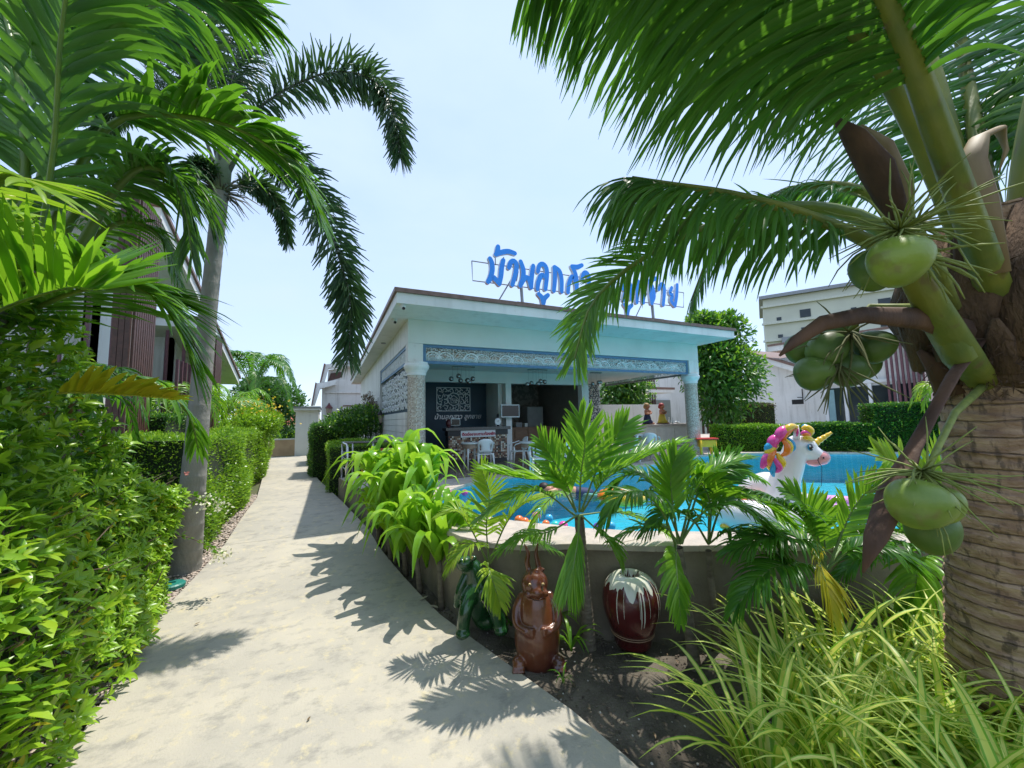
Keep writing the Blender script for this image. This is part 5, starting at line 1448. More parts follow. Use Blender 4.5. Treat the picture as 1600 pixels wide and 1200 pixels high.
# ------------------------------------------------------------------ columnar trees behind the pavilion
def column_tree(label, c_lo, c_hi, rx, n_, size, base, m=L_hedgedark, seed=1):
    t = thing('broadleaf_tree', label, 'tree', base)
    lo_, hi_ = np.array(c_lo), np.array(c_hi)
    k = 34; rs = np.random.default_rng(seed)
    tt = rs.random(k); cl = lo_ + (hi_ - lo_) * tt[:, None] + rs.normal(0, .38, (k, 3)) * np.array([rx, rx, .3])
    wid = np.interp(tt, [0, .15, .6, .85, 1], [.6, 1, 1, .75, .45]) * rx
    i = rs.integers(0, k, n_); d_ = nrm(rs.normal(0, 1, (n_, 3)) + np.array([0, 0, .2]))
    P = cl[i] + d_ * (wid[i] * .62 * rs.uniform(.5, 1.05, n_))[:, None]
    leaves_in('crown', P, d_ + np.array([0, 0, -.4]), n_, size * rs.uniform(.7, 1.2, n_), .40, m, t, up=0, rnd=.6)
    q = n_ // 5; i = rs.integers(0, k, q); d_ = nrm(rs.normal(0, 1, (q, 3)) + np.array([.4, 0, .8]))
    leaves_in('young_shoots', cl[i] + d_ * (wid[i] * .66)[:, None], d_, q, size * .9, .42, L_hedge, t, up=.2, rnd=.6)
    bb = B(); bb.tube([tuple(base), tuple(lo_ * .7 + hi_ * .3), tuple(hi_)], [.09, .06, .02], 8)
    for z in cl[::2]:
        s = lo_ + (hi_ - lo_) * max(0, ((z[2] - lo_[2]) / (hi_[2] - lo_[2]) - .15)); bb.tube([tuple(s), tuple(z)], [.025, .008], 5)
    bb.build('trunk', M_twig, t, smooth=True)
b0_ = (11.829,9.203,0.521)
column_tree('glossy dark columnar tree rising behind the right mosaic column', (11.904,9.047,1.714), (11.682,8.824,4.976), 1.25, 11000, .20, (b0_[0], b0_[1], .7), seed=4)
b0_ = (12.142,14.404,0.315)
column_tree('dark leafy tree seen beneath the pavilion roof beside the lattice', (12.187,14.204,2.090), (12.353,14.007,3.271), 1.3, 3500, .22, (b0_[0], b0_[1], .5), seed=5)
# right hedges
ang = math.atan2(-3.45, 4.6)
def hedge_line(label, p, q, z1, wd, n_, m, lime=0):
    p, q = np.array(p), np.array(q); L_ = np.linalg.norm(q - p); c_ = (p + q) / 2; a = math.atan2(q[1] - p[1], q[0] - p[0])
    t = hedge('clipped_hedge', label, 'hedge', -L_ / 2, L_ / 2, 0, wd, .68, z1, n_, .05, .5, m, faces=('-y', '+z', '-x'), lime=lime, bump=.02)
    ORG[t] = np.zeros(3)
    t.rotation_euler = (0, 0, a); 
    off = np.array([0, wd / 2]); ca, sa = math.cos(a), math.sin(a)
    t.location = (c_[0] - sa * wd / 2, c_[1] + ca * wd / 2, .68)
    return t
pz = lambda p: (p[0], p[1])
hedge_line('long low clipped hedge with pale top along the far pool edge', pz((10.148,7.831,0.700)), pz((11.765,6.232,0.700)), 1.42, .7, 16000, L_hedge, 1200)
hedge_line('long dark clipped hedge along the far pool edge behind the unicorn', pz((11.788,6.213,0.700)), pz((13.000,5.222,0.700)), 1.44, .7, 16000, L_hedgedark, 500)
hedge_line('taller clipped hedge step in front of the sliding doors', pz((13.022,5.204,0.700)), pz((14.114,4.076,0.700)), 1.95, .9, 22000, L_hedgedark, 500)
hedge_line('squared brown-tipped hedge block below the white villa wall', pz((12.783,9.080,0.589)), pz((14.342,8.460,0.546)), 2.12, .8, 9000, leafm('brown_tipped_leaf', (.05, .075, .02), (.16, .12, .05), .25), 300)
for (x, y, tt) in ((17.2, 6.0, 'yellow-green palm leaf clump beside the coconut trunk beyond the pool'),):
    c = (13.848,3.997,1.993)
    small_palm('garden_palm', tt, (c[0], c[1], .7), c, radial_fronds(c, 9, .8, .6, .5, 12), .35, .05, 18, (L_palmlime, M_rachis), tr=.05)

# ------------------------------------------------------------------ palms in the garden bed
PM = (L_palm, M_rachis)
def bed_palm(label, base, fr_, tr=.035, cr=None, cat='palm'):
    t = thing('bed_palm', label, cat, base)
    ringed_trunk('trunk', [(base[0], base[1], -.05), tuple(np.array(base) * .5 + np.array(cr) * .5), cr], [tr * 1.5, tr * 1.1, tr], M_stem, t, step=.035, amp=.05, n=14)
    for f_ in fr_:
        p, L_, w_, n_ = f_[:4]; kw = f_[4] if len(f_) > 4 else {}
        kw = dict(dict(droop=.5, ang=(56, 22), tipw=.03, jit=.07, r=(.011, .0025), mats=PM, t0=.22, lift=.35, seg=5), **kw)
        frond(t, p, L=L_ * 1.05, w=w_ * .72, n=int(n_ * 1.45), **kw)
    return t
UPC = (-.35, -.8, .5)
bc = (1.876,2.659,0.000)
bed_palm('bright central palm in the bed with wide upright fronds in front of the pool', bc, [
 ([(1.735,2.529,1.035), (1.724,2.471,1.331), (1.734,2.420,1.572), (1.679,2.404,1.763)], .30, .034, 20, dict(up=UPC, lift=.2, ang=(46, 20), droop=.05)),
 ([(1.713,2.539,1.036), (1.614,2.507,1.264), (1.485,2.493,1.463), (1.385,2.472,1.584)], .26, .030, 20, dict(up=UPC, ang=(46, 20), droop=.1)),
 ([(1.713,2.539,1.036), (1.549,2.538,1.266), (1.308,2.591,1.312), (1.067,2.643,1.371)], .32, .028, 26, dict(droop=.2, lift=.5)),
 ([(1.675,2.503,1.024), (1.392,2.505,1.225), (1.141,2.515,1.195), (0.937,2.568,1.070)], .26, .026, 26, dict(droop=.5)),
 ([(1.757,2.519,1.035), (1.874,2.383,1.282), (2.110,2.257,1.429), (2.351,2.133,1.533)], .32, .030, 26, dict(droop=.25, lift=.5)),
 ([(1.748,2.523,1.035), (1.848,2.444,1.348), (1.958,2.371,1.564), (2.044,2.317,1.698)], .28, .030, 20, dict(up=UPC, droop=.1, ang=(46, 20))),
 ([(1.676,2.445,1.036), (1.583,2.335,0.918), (1.504,2.275,0.779), (1.458,2.250,0.693)], .36, .022, 22, dict(up=(0, -1, .35), droop=.5, lift=-.2, ang=(26, 10))),
 ([(1.689,2.439,1.036), (1.775,2.354,0.931), (1.827,2.282,0.853), (1.863,2.244,0.736)], .20, .022, 18, dict(droop=.6, ang=(40, 20))),
 ([(1.663,2.451,1.036), (1.434,2.457,0.952), (1.224,2.445,0.950), (1.055,2.477,0.874)], .19, .022, 22, dict(droop=.7)),
 ([(1.764,2.574,0.999), (2.078,2.538,0.993), (2.349,2.476,0.898), (2.580,2.437,0.748)], .24, .024, 24, dict(droop=.6)),
 ([(1.742,2.582,1.024), (1.759,2.785,1.136), (1.718,3.041,0.989), (1.669,3.200,0.738)], .22, .024, 20, dict(droop=.6)),
], tr=.036, cr=(1.736,2.534,0.987))
br = (2.383,2.111,0.000)
PD = (L_palmdark, M_rachis)
bed_palm('dark clustered palm right of the striped jar with one bright hanging frond', br, [
 ([(2.117,1.975,0.893), (2.000,1.870,0.821), (1.961,1.826,0.671), (1.958,1.820,0.525)], .20, .030, 20, dict(up=(0, -1, .3), droop=.5, lift=-.1, ang=(58, 14), mats=PM, t0=.08)),
 ([(2.117,1.975,0.893), (1.995,1.954,1.121), (1.842,1.957,1.251), (1.670,1.983,1.252), (1.556,1.996,1.106)], .26, .03, 30, dict(mats=PD, droop=1.0)),
 ([(2.218,2.041,0.859), (2.172,2.032,1.171), (2.160,2.022,1.327), (2.190,1.993,1.473)], .27, .034, 20, dict(mats=PM, up=UPC, droop=.1, ang=(46, 20))),
 ([(2.226,2.038,0.859), (2.312,1.962,1.212), (2.442,1.885,1.365), (2.603,1.802,1.437)], .27, .032, 24, dict(mats=PM, droop=.3)),
 ([(2.144,1.962,0.892), (2.243,1.837,1.115), (2.386,1.710,1.164), (2.524,1.605,1.011), (2.567,1.548,0.826)], .28, .028, 34, dict(mats=PD, droop=.9)),
 ([(2.218,2.041,0.859), (2.175,2.108,0.958), (2.047,2.224,0.947), (1.860,2.321,0.860)], .20, .024, 20, dict(mats=PM, droop=.8)),
 ([(2.280,2.070,0.842), (2.245,2.219,1.178), (2.140,2.366,1.311), (2.074,2.519,1.197)], .3, .03, 24, dict(mats=PD, droop=.6)),
 ([(2.280,2.070,0.842), (2.547,2.068,1.267), (2.813,2.048,1.320), (3.116,2.025,1.234)], .24, .028, 26, dict(mats=PD, droop=.6)),
], tr=.03, cr=(2.202,2.028,0.844))
b2 = (2.694,2.170,0.000)
bed_palm('slim dark palm between the clustered palm and the unicorn float', b2, [
 ([(2.586,2.097,0.789), (2.549,2.029,1.086), (2.416,2.014,1.307), (2.247,2.082,1.426)], .28, .032, 24, dict(mats=PM, droop=.4)),
 ([(2.586,2.097,0.789), (2.634,1.989,1.084), (2.797,1.852,1.137), (3.009,1.769,0.971)], .30, .026, 36, dict(mats=PM, droop=.7)),
 ([(2.586,2.097,0.789), (2.592,2.056,1.170), (2.654,2.013,1.312), (2.760,1.951,1.429)], .24, .028, 20, dict(mats=PD, droop=.3, up=UPC)),
 ([(2.542,2.061,0.805), (2.540,1.882,0.941), (2.642,1.729,0.881), (2.786,1.625,0.683)], .28, .026, 34, dict(mats=PD, droop=.9)),
 ([(2.542,2.061,0.805), (2.338,2.024,1.022), (2.153,2.050,1.083), (1.977,2.089,0.968)], .24, .026, 24, dict(mats=PD, droop=.8)),
], tr=.022, cr=(2.587,2.101,0.741))
b3 = (3.589,1.803,0.000)
bed_palm('spreading deep green palm below the unicorn with arching fronds', b3, [
 ([(3.034,1.562,0.700), (2.863,1.555,1.017), (2.666,1.578,1.158), (2.504,1.646,1.244)], .24, .026, 30, dict(mats=PD, droop=.5)),
 ([(3.034,1.562,0.700), (2.765,1.557,0.909), (2.525,1.608,0.970), (2.278,1.675,0.912)], .30, .026, 36, dict(mats=PD, droop=.8)),
 ([(3.054,1.553,0.700), (3.145,1.480,0.997), (3.239,1.418,1.175), (3.380,1.337,1.325)], .24, .034, 16, dict(mats=PM, droop=.2, up=UPC, ang=(50, 22))),
 ([(3.092,1.592,0.680), (3.139,1.608,0.860), (3.112,1.605,1.016), (3.118,1.649,1.094)], .22, .032, 16, dict(mats=PM, droop=.2, up=UPC)),
 ([(3.026,1.566,0.701), (2.948,1.554,0.965), (2.845,1.551,1.143), (2.729,1.595,1.251)], .20, .030, 18, dict(mats=PM, droop=.2, up=UPC)),
 ([(3.042,1.558,0.700), (3.126,1.449,0.843), (3.214,1.349,0.878), (3.335,1.245,0.790)], .30, .028, 34, dict(mats=PD, droop=.7)),
 ([(2.917,1.502,0.741), (2.706,1.425,0.841), (2.627,1.359,0.768), (2.605,1.329,0.608)], .24, .02, 26, dict(mats=(L_yellow, M_rachis), droop=.9, up=(0, -1, .4))),
 ([(2.976,1.532,0.721), (2.620,1.522,0.825), (2.341,1.547,0.792), (2.159,1.593,0.630)], .26, .024, 30, dict(mats=PD, droop=.9)),
 ([(3.159,1.618,0.660), (3.511,1.664,0.767), (3.809,1.628,0.828), (4.168,1.574,0.792)], .30, .03, 26, dict(mats=PM, droop=.5)),
 ([(3.159,1.618,0.660), (3.250,1.786,0.773), (3.181,1.923,0.842), (3.055,2.098,0.792)], .30, .03, 26, dict(mats=PD, droop=.5)),
], tr=.03, cr=(3.066,1.574,0.649))
b4 = (4.389,1.389,0.000)
bed_palm('yellow-green palm behind the hanging coconut beside the big trunk', b4, [
 ([(4.123,1.401,0.515), (4.096,1.422,0.981), (4.047,1.472,1.267), (3.842,1.551,1.444)], .30, .045, 18, dict(mats=(L_palmlime, M_rachis), droop=.2, up=UPC)),
 ([(4.123,1.401,0.515), (4.184,1.381,0.979), (4.293,1.352,1.310), (4.423,1.266,1.554)], .32, .045, 18, dict(mats=(L_palmlime, M_rachis), droop=.2, up=UPC)),
 ([(4.123,1.401,0.515), (3.901,1.481,0.758), (3.685,1.587,0.716), (3.472,1.706,0.530)], .28, .03, 28, dict(mats=PD, droop=.7)),
 ([(4.123,1.401,0.515), (3.894,1.379,0.697), (3.719,1.369,0.514), (3.684,1.412,0.248)], .26, .04, 18, dict(mats=PM, droop=.7)),
 ([(4.123,1.401,0.515), (3.988,1.539,0.873), (3.841,1.712,0.952), (3.679,1.911,0.828)], .30, .03, 28, dict(mats=PD, droop=.6)),
], tr=.03, cr=(4.123,1.403,0.491))
b5 = (1.436,3.578,0.000)
LMn = (L_palmlime, M_rachis)
bed_palm('small lime palm bending over the green glazed statue', b5, [
 ([(1.167,3.006,0.606), (1.083,2.764,0.651), (1.100,2.710,0.555), (1.144,2.703,0.415)], .20, .022, 24, dict(mats=LMn, up=(0, -1, .4), droop=.6)),
 ([(1.186,3.054,0.588), (1.051,2.931,0.793), (0.908,2.890,0.770), (0.810,2.892,0.658)], .19, .026, 18, dict(mats=LMn, droop=.7)),
 ([(1.196,3.050,0.588), (1.152,2.982,0.913), (1.171,2.950,1.142), (1.106,2.958,1.373)], .24, .028, 16, dict(mats=LMn, droop=.2, up=UPC)),
 ([(1.205,3.045,0.587), (1.272,2.944,0.731), (1.409,2.815,0.819), (1.613,2.674,0.721)], .20, .022, 26, dict(mats=PM, droop=.6)),
 ([(1.196,3.050,0.588), (1.291,2.917,0.909), (1.404,2.849,1.060), (1.565,2.766,1.132)], .24, .026, 20, dict(mats=LMn, droop=.3)),
 ([(1.186,3.054,0.588), (1.037,3.039,0.890), (0.941,3.071,1.019), (0.826,3.127,0.997)], .22, .024, 18, dict(mats=LMn, droop=.4)),
], tr=.02, cr=(1.192,3.054,0.562))

# ------------------------------------------------------------------ strap-leaved dracaenas beside the path
svar = []
for k in range(7):
    h = .40 + .05 * (k % 3); o_ = .12 + .055 * (k % 4)
    pts = [(0, 0, 0), (o_ * .28, 0, h * .5), (o_ * .75, .02 * (k - 3), h * .92), (o_ * 1.30, .03 * (k - 3), h * (1.10 - .08 * (k % 4))), (o_ * 1.75, .04 * (k - 3), h * (1.08 - .24 * (k % 4)))]
    V, F, _ = strap(pts, .105, 2, 10, fold=.32, wavy=.10)
    o2 = np_mesh('leaf', V, F, L_drac, v=np.clip(rng.normal(.5, .3, len(V)), 0, 1) * 0 + rng.random()); me_ = o2.data; bpy.data.objects.remove(o2); svar.append(me_)
def dracaena(label, base, top, n_, s=1.0, tilt=0.0):
    t = thing('strap_leaf_plant', label, 'plant', base)
    B().tube([(base[0], base[1], base[2] - .05), tuple((np.array(base) + np.array(top)) / 2), tuple(top)], [.032, .028, .024], 10).build('stem', M_stem, t, smooth=True)
    for k in range(n_):
        ob = bpy.data.objects.new('leaf', svar[int(rng.integers(0, 7))]); COL.objects.link(ob); ob.parent = t
        ob.location = tuple(np.array(top) - np.array(base) + np.array([0, 0, -.10 + .12 * k / n_]))
        sc_ = s * rng.uniform(.78, 1.12); ob.scale = (sc_, sc_, sc_)
        ob.rotation_euler = (rng.normal(0, .1), -.50 * k / n_ + .20 + rng.normal(0, .10), k * 2.4 + rng.normal(0, .25))
    return t
dracaena('front strap-leaved plant with ringed stem closest to the green statue', (0.992,3.769,0.000), (0.984,3.829,0.450), 26, 1.15)
dracaena('strap-leaved plant with thin stem second from the statue', (0.880,4.182,0.000), (0.834,4.182,0.408), 24, 1.15)
dracaena('short strap-leaved plant behind the two front stems', (0.824,4.674,0.000), (0.766,4.548,0.395), 22, 1.15)
dracaena('broad strap-leaved plant leaning over the path in front of the coping', (0.724,5.112,0.020), (0.651,4.926,0.486), 28, 1.4)
dracaena('tallest strap-leaved plant rising against the mosaic column', (0.869,5.401,0.050), (0.876,5.121,0.811), 30, 1.5)
dracaena('strap-leaved plant at the pool corner with drooping tips', (0.973,4.881,0.050), (1.018,4.734,0.675), 28, 1.35)
dracaena('rear strap-leaved plant reaching up beside the steel railing', (0.702,5.826,0.100), (0.602,5.587,0.761), 28, 1.45)
dracaena('strap-leaved plant pressed against the coping below the yellow stool', (0.690,5.326,0.100), (0.733,5.208,0.613), 26, 1.3)
dracaena('low strap-leaved plant hugging the wall behind the front stem', (1.018,4.470,-0.000), (0.978,4.293,0.287), 20, 1.05)
dracaena('low strap-leaved plant filling the gap between the path and the curved wall', (0.758,5.037,0.000), (0.730,4.856,0.259), 22, 1.15)
dracaena('narrow strap-leaved plant at the tip of the bed where the path widens', (0.638,5.703,0.100), (0.597,5.511,0.444), 22, 1.1)
dracaena('small lime strap-leaved shoot near the pool coping', (1.253,4.345,0.000), (1.203,3.998,0.511), 18, .95)
# ------------------------------------------------------------------ variegated grass clump
gvar = []
for k in range(18):
    L_ = rng.uniform(.44, .74); o_ = rng.uniform(.2, .8); b_ = rng.uniform(0, .35)
    th_ = np.linspace(0, 1, 7); an_ = .12 + o_ * .5 + (b_ * 4.0 + o_ * 1.6) * th_ ** 1.5
    xx_ = np.concatenate([[0], np.cumsum(np.sin(an_[:-1]) * L_ * 1.25 / 6)]); zz_ = np.concatenate([[0], np.cumsum(np.cos(an_[:-1]) * L_ * 1.25 / 6)])
    pts = [(float(xx_[q_]), .012 * q_ * (k % 3 - 1), float(zz_[q_])) for q_ in range(7)]
    V, F, colr = strap(pts, rng.uniform(.032, .056), 5, 14, fold=.22, tip=.01, tp=1.7)
    mi_ = [0 if c_ in (0, 4) else 1 for c_ in colr]
    o2 = np_mesh('blade', V, F, [L_green, L_gold], v=np.full(len(V), rng.random()), mi=mi_); gvar.append((o2.data, V, F, mi_)); bpy.data.objects.remove(o2)
gc = thing('striped_grass_clump', 'large clump of arching yellow-green striped grass in the right foreground', 'grass plant', (2.3, 1.0, 0))
tufts = [(2.433,1.520,-0.000), (3.076,1.566,0.000), (3.251,1.342,0.000), (3.731,1.232,-0.000), (2.266,1.274,0.000), (2.548,1.132,0.000), (2.880,1.008,0.000), (3.317,0.922,0.000), (2.040,1.041,0.000), (2.225,0.867,0.000), (2.627,0.780,0.000), (1.896,1.271,0.000), (3.214,0.759,0.000), (4.054,1.563,0.000), (2.674,0.569,0.000), (2.198,0.594,-0.000)]
bl = []
for t_ in tufts:
    for k in range(48):
        a = rng.uniform(0, 6.283); rr = abs(rng.normal(0, .07))
        p = np.array([t_[0] + rr * math.cos(a), t_[1] + rr * math.sin(a), -.03])
        bl.append((p, a + rng.normal(0, .5), rng.uniform(.7, 1.15), rng.normal(0, .12), int(rng.integers(0, 18))))
bl.sort(key=lambda q: q[0][0] * .426 + q[0][1] * .905)
VV, FF, MM, vvv, base_ = [], [], [], [], 0
for i, (p, a, s, ti, k) in enumerate(bl):
    me_, V, F, mi_ = gvar[k]
    if i % 4 == 0 and i // 4 < 295:
        ob = bpy.data.objects.new('blade', me_); COL.objects.link(ob); ob.parent = gc
        ob.location = tuple(p - ORG[gc]); ob.scale = (s, s, s); ob.rotation_euler = (0, ti, a)
    else:
        ca, sa, ct, st_ = math.cos(a), math.sin(a), math.cos(ti), math.sin(ti)
        q = V * s; x = q[:, 0] * ct + q[:, 2] * st_; z = -q[:, 0] * st_ + q[:, 2] * ct; y = q[:, 1]
        VV.append(np.stack([x * ca - y * sa, x * sa + y * ca, z], 1) + p); FF.append(F + base_); MM += mi_; vvv.append(np.full(len(V), rng.random())); base_ += len(V)
o_ = np_mesh('blades', np.vstack(VV), np.vstack(FF), [L_green, L_gold], gc, v=np.concatenate(vvv), mi=MM); o_['kind'] = 'stuff'


# ------------------------------------------------------------------ reception counter and what stands on it
RV, FV = np.array([.905, -.426, 0]), np.array([.426, .905, 0])
def loc(b, u, w_, z): return tuple(np.array(b, float) * np.array([1, 1, 0]) + RV * u + FV * w_ + np.array([0, 0, b[2] + z]))
ca_, cb_ = (2.551,9.000,0.733), (4.069,9.000,0.663)
ct = thing('reception_counter', 'reception counter clad in brown and white mosaic with dark stone top', 'counter', (ca_[0], 9.0, .7))
M_cmos = brickmat('counter_mosaic', (.5, .4, .3), (.4, .3, .2), (.10, .08, .06), .042, .042, msize=.003, rough=.25, axes='xz', bump=.3,
                  c3=[(.16, .06, .035), (.62, .55, .42), (.28, .11, .06), (.03, .02, .015), (.70, .66, .55), (.22, .13, .07), (.45, .34, .22)])
box('plinth', M_black, ca_[0] + .05, cb_[0] - .03, 9.03, 9.25, .70, .80, ct)
box('mosaic_front', M_cmos, ca_[0], cb_[0], 9.0, 9.26, .803, 1.38, ct)
box('dark_band', M_black, ca_[0] - .02, cb_[0] + .02, 8.985, 9.262, 1.383, 1.50, ct)
box('worktop', M_counter, ca_[0] - .08, cb_[0] + .08, 8.93, 9.266, 1.503, 1.58, ct, bevel=.008)
bn = thing('notice_board', 'white notice with bold red Thai lettering hung on the counter front', 'notice', (ca_[0] + .4, 8.97, 1.3))
a, b_ = (2.845,8.970,1.501), (3.741,8.970,1.489)
box('board', M_plastic, a[0], b_[0], 8.966, 8.98, a[2] - .165, a[2], bn)
text_mesh('letters', 'ติดต่อสอบถามห้องพัก', .098, mat('notice_red', (.42, .01, .05), rough=.5), bn, (a[0] + .028, 8.963, a[2] - .125), (math.pi / 2, 0, 0), ext=.002, bold=.004)
mo = thing('wall_monitor', 'flat monitor in a pale frame mounted on the white post', 'monitor', (4.3, 8.9, 1.9))
a, b_ = (3.967,9.100,2.131), (4.488,9.100,1.796)
box('casing', M_plastic, a[0], b_[0], 9.10, 9.15, b_[2], a[2], mo, bevel=.006)
box('screen', M_screen, a[0] + .025, b_[0] - .025, 9.09, 9.099, b_[2] + .03, a[2] - .025, mo)
box('bracket', M_greymetal, 4.22, 4.30, 9.151, 9.268, 1.95, 2.05, mo)
a = (2.759,9.100,1.625)
dv = thing('desk_screen', 'small dark screen with rounded pale rim at the left end of the counter', 'screen', (a[0], 9.1, 1.58))
box('rim', M_plastic, a[0] - .12, a[0] + .12, 9.10, 9.14, 1.62, 1.80, dv, bevel=.02); box('screen', M_screen, a[0] - .10, a[0] + .10, 9.09, 9.099, 1.64, 1.78, dv)
box('stand', M_black, a[0] - .05, a[0] + .05, 9.08, 9.18, 1.581, 1.619, dv)
a = (2.599,9.150,1.705)
B().ball((a[0], 9.15, 1.68), (.07, .06, .10)).tube([(a[0], 9.15, 1.585), (a[0], 9.15, 1.62)], .05, 10).build('table_lamp', mat('maroon_glass', (.10, .02, .025), rough=.3), None, smooth=True)
tag(bpy.data.objects['table_lamp'], 'dark maroon rounded lamp beside the small screen on the counter', 'lamp')
a = (3.868,9.100,1.628)
ck = thing('desk_clock', 'round white desk clock near the right end of the counter', 'clock', (a[0], 9.1, 1.58))
B().tube([(a[0], 9.12, 1.70), (a[0], 9.09, 1.70)], .085, 20).build('case', M_plastic, ck, smooth=False)
B().tube([(a[0], 9.0895, 1.70), (a[0], 9.088, 1.70)], .066, 20).build('dial', mat('dial', (.85, .86, .84), rough=.3), ck)
B().tube([(a[0], 9.085, 1.70), (a[0] + .03, 9.085, 1.735)], .004, 4).tube([(a[0], 9.084, 1.70), (a[0] - .02, 9.084, 1.72)], .005, 4).build('hands', M_black, ck)
B().tube([(a[0] - .04, 9.12, 1.63), (a[0] - .05, 9.10, 1.582)], .01, 6).tube([(a[0] + .04, 9.12, 1.63), (a[0] + .05, 9.10, 1.582)], .01, 6).build('foot', M_plastic, ck)
a = (3.915,9.200,1.840)
B().tube([(a[0], 9.2, 1.582), (a[0], 9.2, 1.86), (a[0], 9.2, 1.90)], [.035, .035, .015], 10).build('dark_bottle', M_black, None, smooth=True)
tag(bpy.data.objects['dark_bottle'], 'dark bottle standing behind the white desk clock', 'bottle')
# kitchen shelf behind
sh = thing('wooden_sideboard', 'low wooden sideboard in the dark bay right of the monitor post', 'sideboard', (4.8, 10.6, .7))
M_wood = mat('warm_wood', (.26, .14, .07), (.18, .09, .045), rough=.5, scale=6, stretch=(1, 1, 8))
box('cabinet', M_wood, 4.55, 6.4, 10.6, 11.1, .70, 1.50, sh)
for k in range(4): box('drawer', M_wood, 4.60 + k * .45, 5.01 + k * .45, 10.575, 10.597, 1.15, 1.45, sh, bevel=.004)
for i, (x, m_, nm) in enumerate(((4.75, 'tan_box', 'tan carton on the wooden sideboard nearest the monitor post'), (5.15, 'grey_box', 'grey appliance in the middle of the wooden sideboard'), (5.45, 'pale_box', 'small white jar on the wooden sideboard'))):
    mm_ = mat(m_, [(.42, .30, .18), (.25, .25, .25), (.7, .7, .66)][i], rough=.5)
    o_ = B().box(x, x + [.24, .2, .1][i], 10.7, 10.9, 1.501, 1.62 + .03 * (i == 1)).build(['carton', 'kettle', 'jar'][i], mm_, None, bevel=.01)
    tag(o_, nm, ['carton', 'appliance', 'jar'][i])
a = (8.188,11.850,2.992)
fg = thing('refrigerator', 'grey upright refrigerator deep in the dark bay of the pavilion', 'refrigerator', (6.0, 11.4, .7))
box('body', mat('fridge_grey', (.25, .26, .25), rough=.4), 5.85, 6.45, 11.3, 11.88, .70, 2.15, fg, bevel=.01)
box('door', mat('fridge_door', (.32, .33, .32), rough=.35), 5.87, 6.43, 11.27, 11.297, 1.25, 2.13, fg, bevel=.008); box('door', mat('fridge_door', (.3, .3, .3)), 5.87, 6.43, 11.27, 11.297, .74, 1.22, fg, bevel=.008)

# pendant clusters
def pendants(label, pts, y):
    c_ = pts[0]
    t = thing('pendant_light', label, 'pendant light', (c_[0], y, 3.0), 'globe pendant clusters under the pavilion ceiling')
    for (x, _, z) in pts:
        B().ball((x, y + rng.uniform(-.12, .12), z), .058, 14, 10).build('globe', M_chrome, t, smooth=True)
        B().tube([(x, y, z + .05), (x, y, 2.998)], .0016, 4).build('cable', M_black, t)
    box('ceiling_plate', M_chrome, min(p[0] for p in pts), max(p[0] for p in pts), y - .06, y + .06, 2.975, 2.999, t)
pendants('left cluster of smoked globe pendants in front of the navy wall', [(2.540,8.600,2.718), (2.663,8.600,2.766), (2.754,8.600,2.678), (2.863,8.600,2.666), (2.941,8.600,2.638), (3.069,8.600,2.731)], 8.6)
pendants('middle cluster of smoked globe pendants before the dark bay', [(4.514,8.600,2.623), (4.643,8.600,2.658), (4.734,8.600,2.628), (4.810,8.600,2.695), (4.922,8.600,2.681), (5.036,8.600,2.700)], 8.6)
pendants('right cluster of smoked globe pendants beside the dark lattice', [(6.519,8.700,2.672), (6.695,8.700,2.711), (6.851,8.700,2.732)], 8.7)
for i, p in enumerate(((3.255,8.200,2.901), (4.883,8.200,2.896))):
    tag(B().lathe([(.05, 2.985), (.055, 2.9985)], (p[0], 8.2, 0), 16).build('downlight', M_greymetal), ['round recessed downlight in the pavilion ceiling nearer the left column', 'round recessed downlight in the pavilion ceiling nearer the middle'][i], 'downlight')
for i, p in enumerate(((1.179,10.008,3.700), (1.441,13.212,3.700))):
    tag(B().lathe([(.055, 3.70), (.06, 3.7185)], (p[0], p[1], 0), 16).build('soffit_light', M_greymetal), ['small round soffit light above the left frieze', 'small round soffit light deeper along the left eave'][i], 'downlight')
for i, p in enumerate(((1.080,6.577,3.700), (1.088,7.570,3.700))):
    t = thing('security_camera', ['white dome-armed security camera at the front corner of the eave', 'white security camera set back under the left eave'][i], 'camera', (p[0], p[1], 3.7))
    B().lathe([(.05, -.03), (.05, .018)], p, 12).build('mount', M_white, t)
    B().tube([(p[0], p[1], 3.68), (p[0], p[1] - .05, 3.64), (p[0], p[1] - .10, 3.63)], [.02, .03, .03], 10).build('housing', M_white, t, smooth=True)
    B().tube([(p[0], p[1] - .101, 3.63), (p[0], p[1] - .112, 3.628)], .026, 12).build('lens', M_black, t)

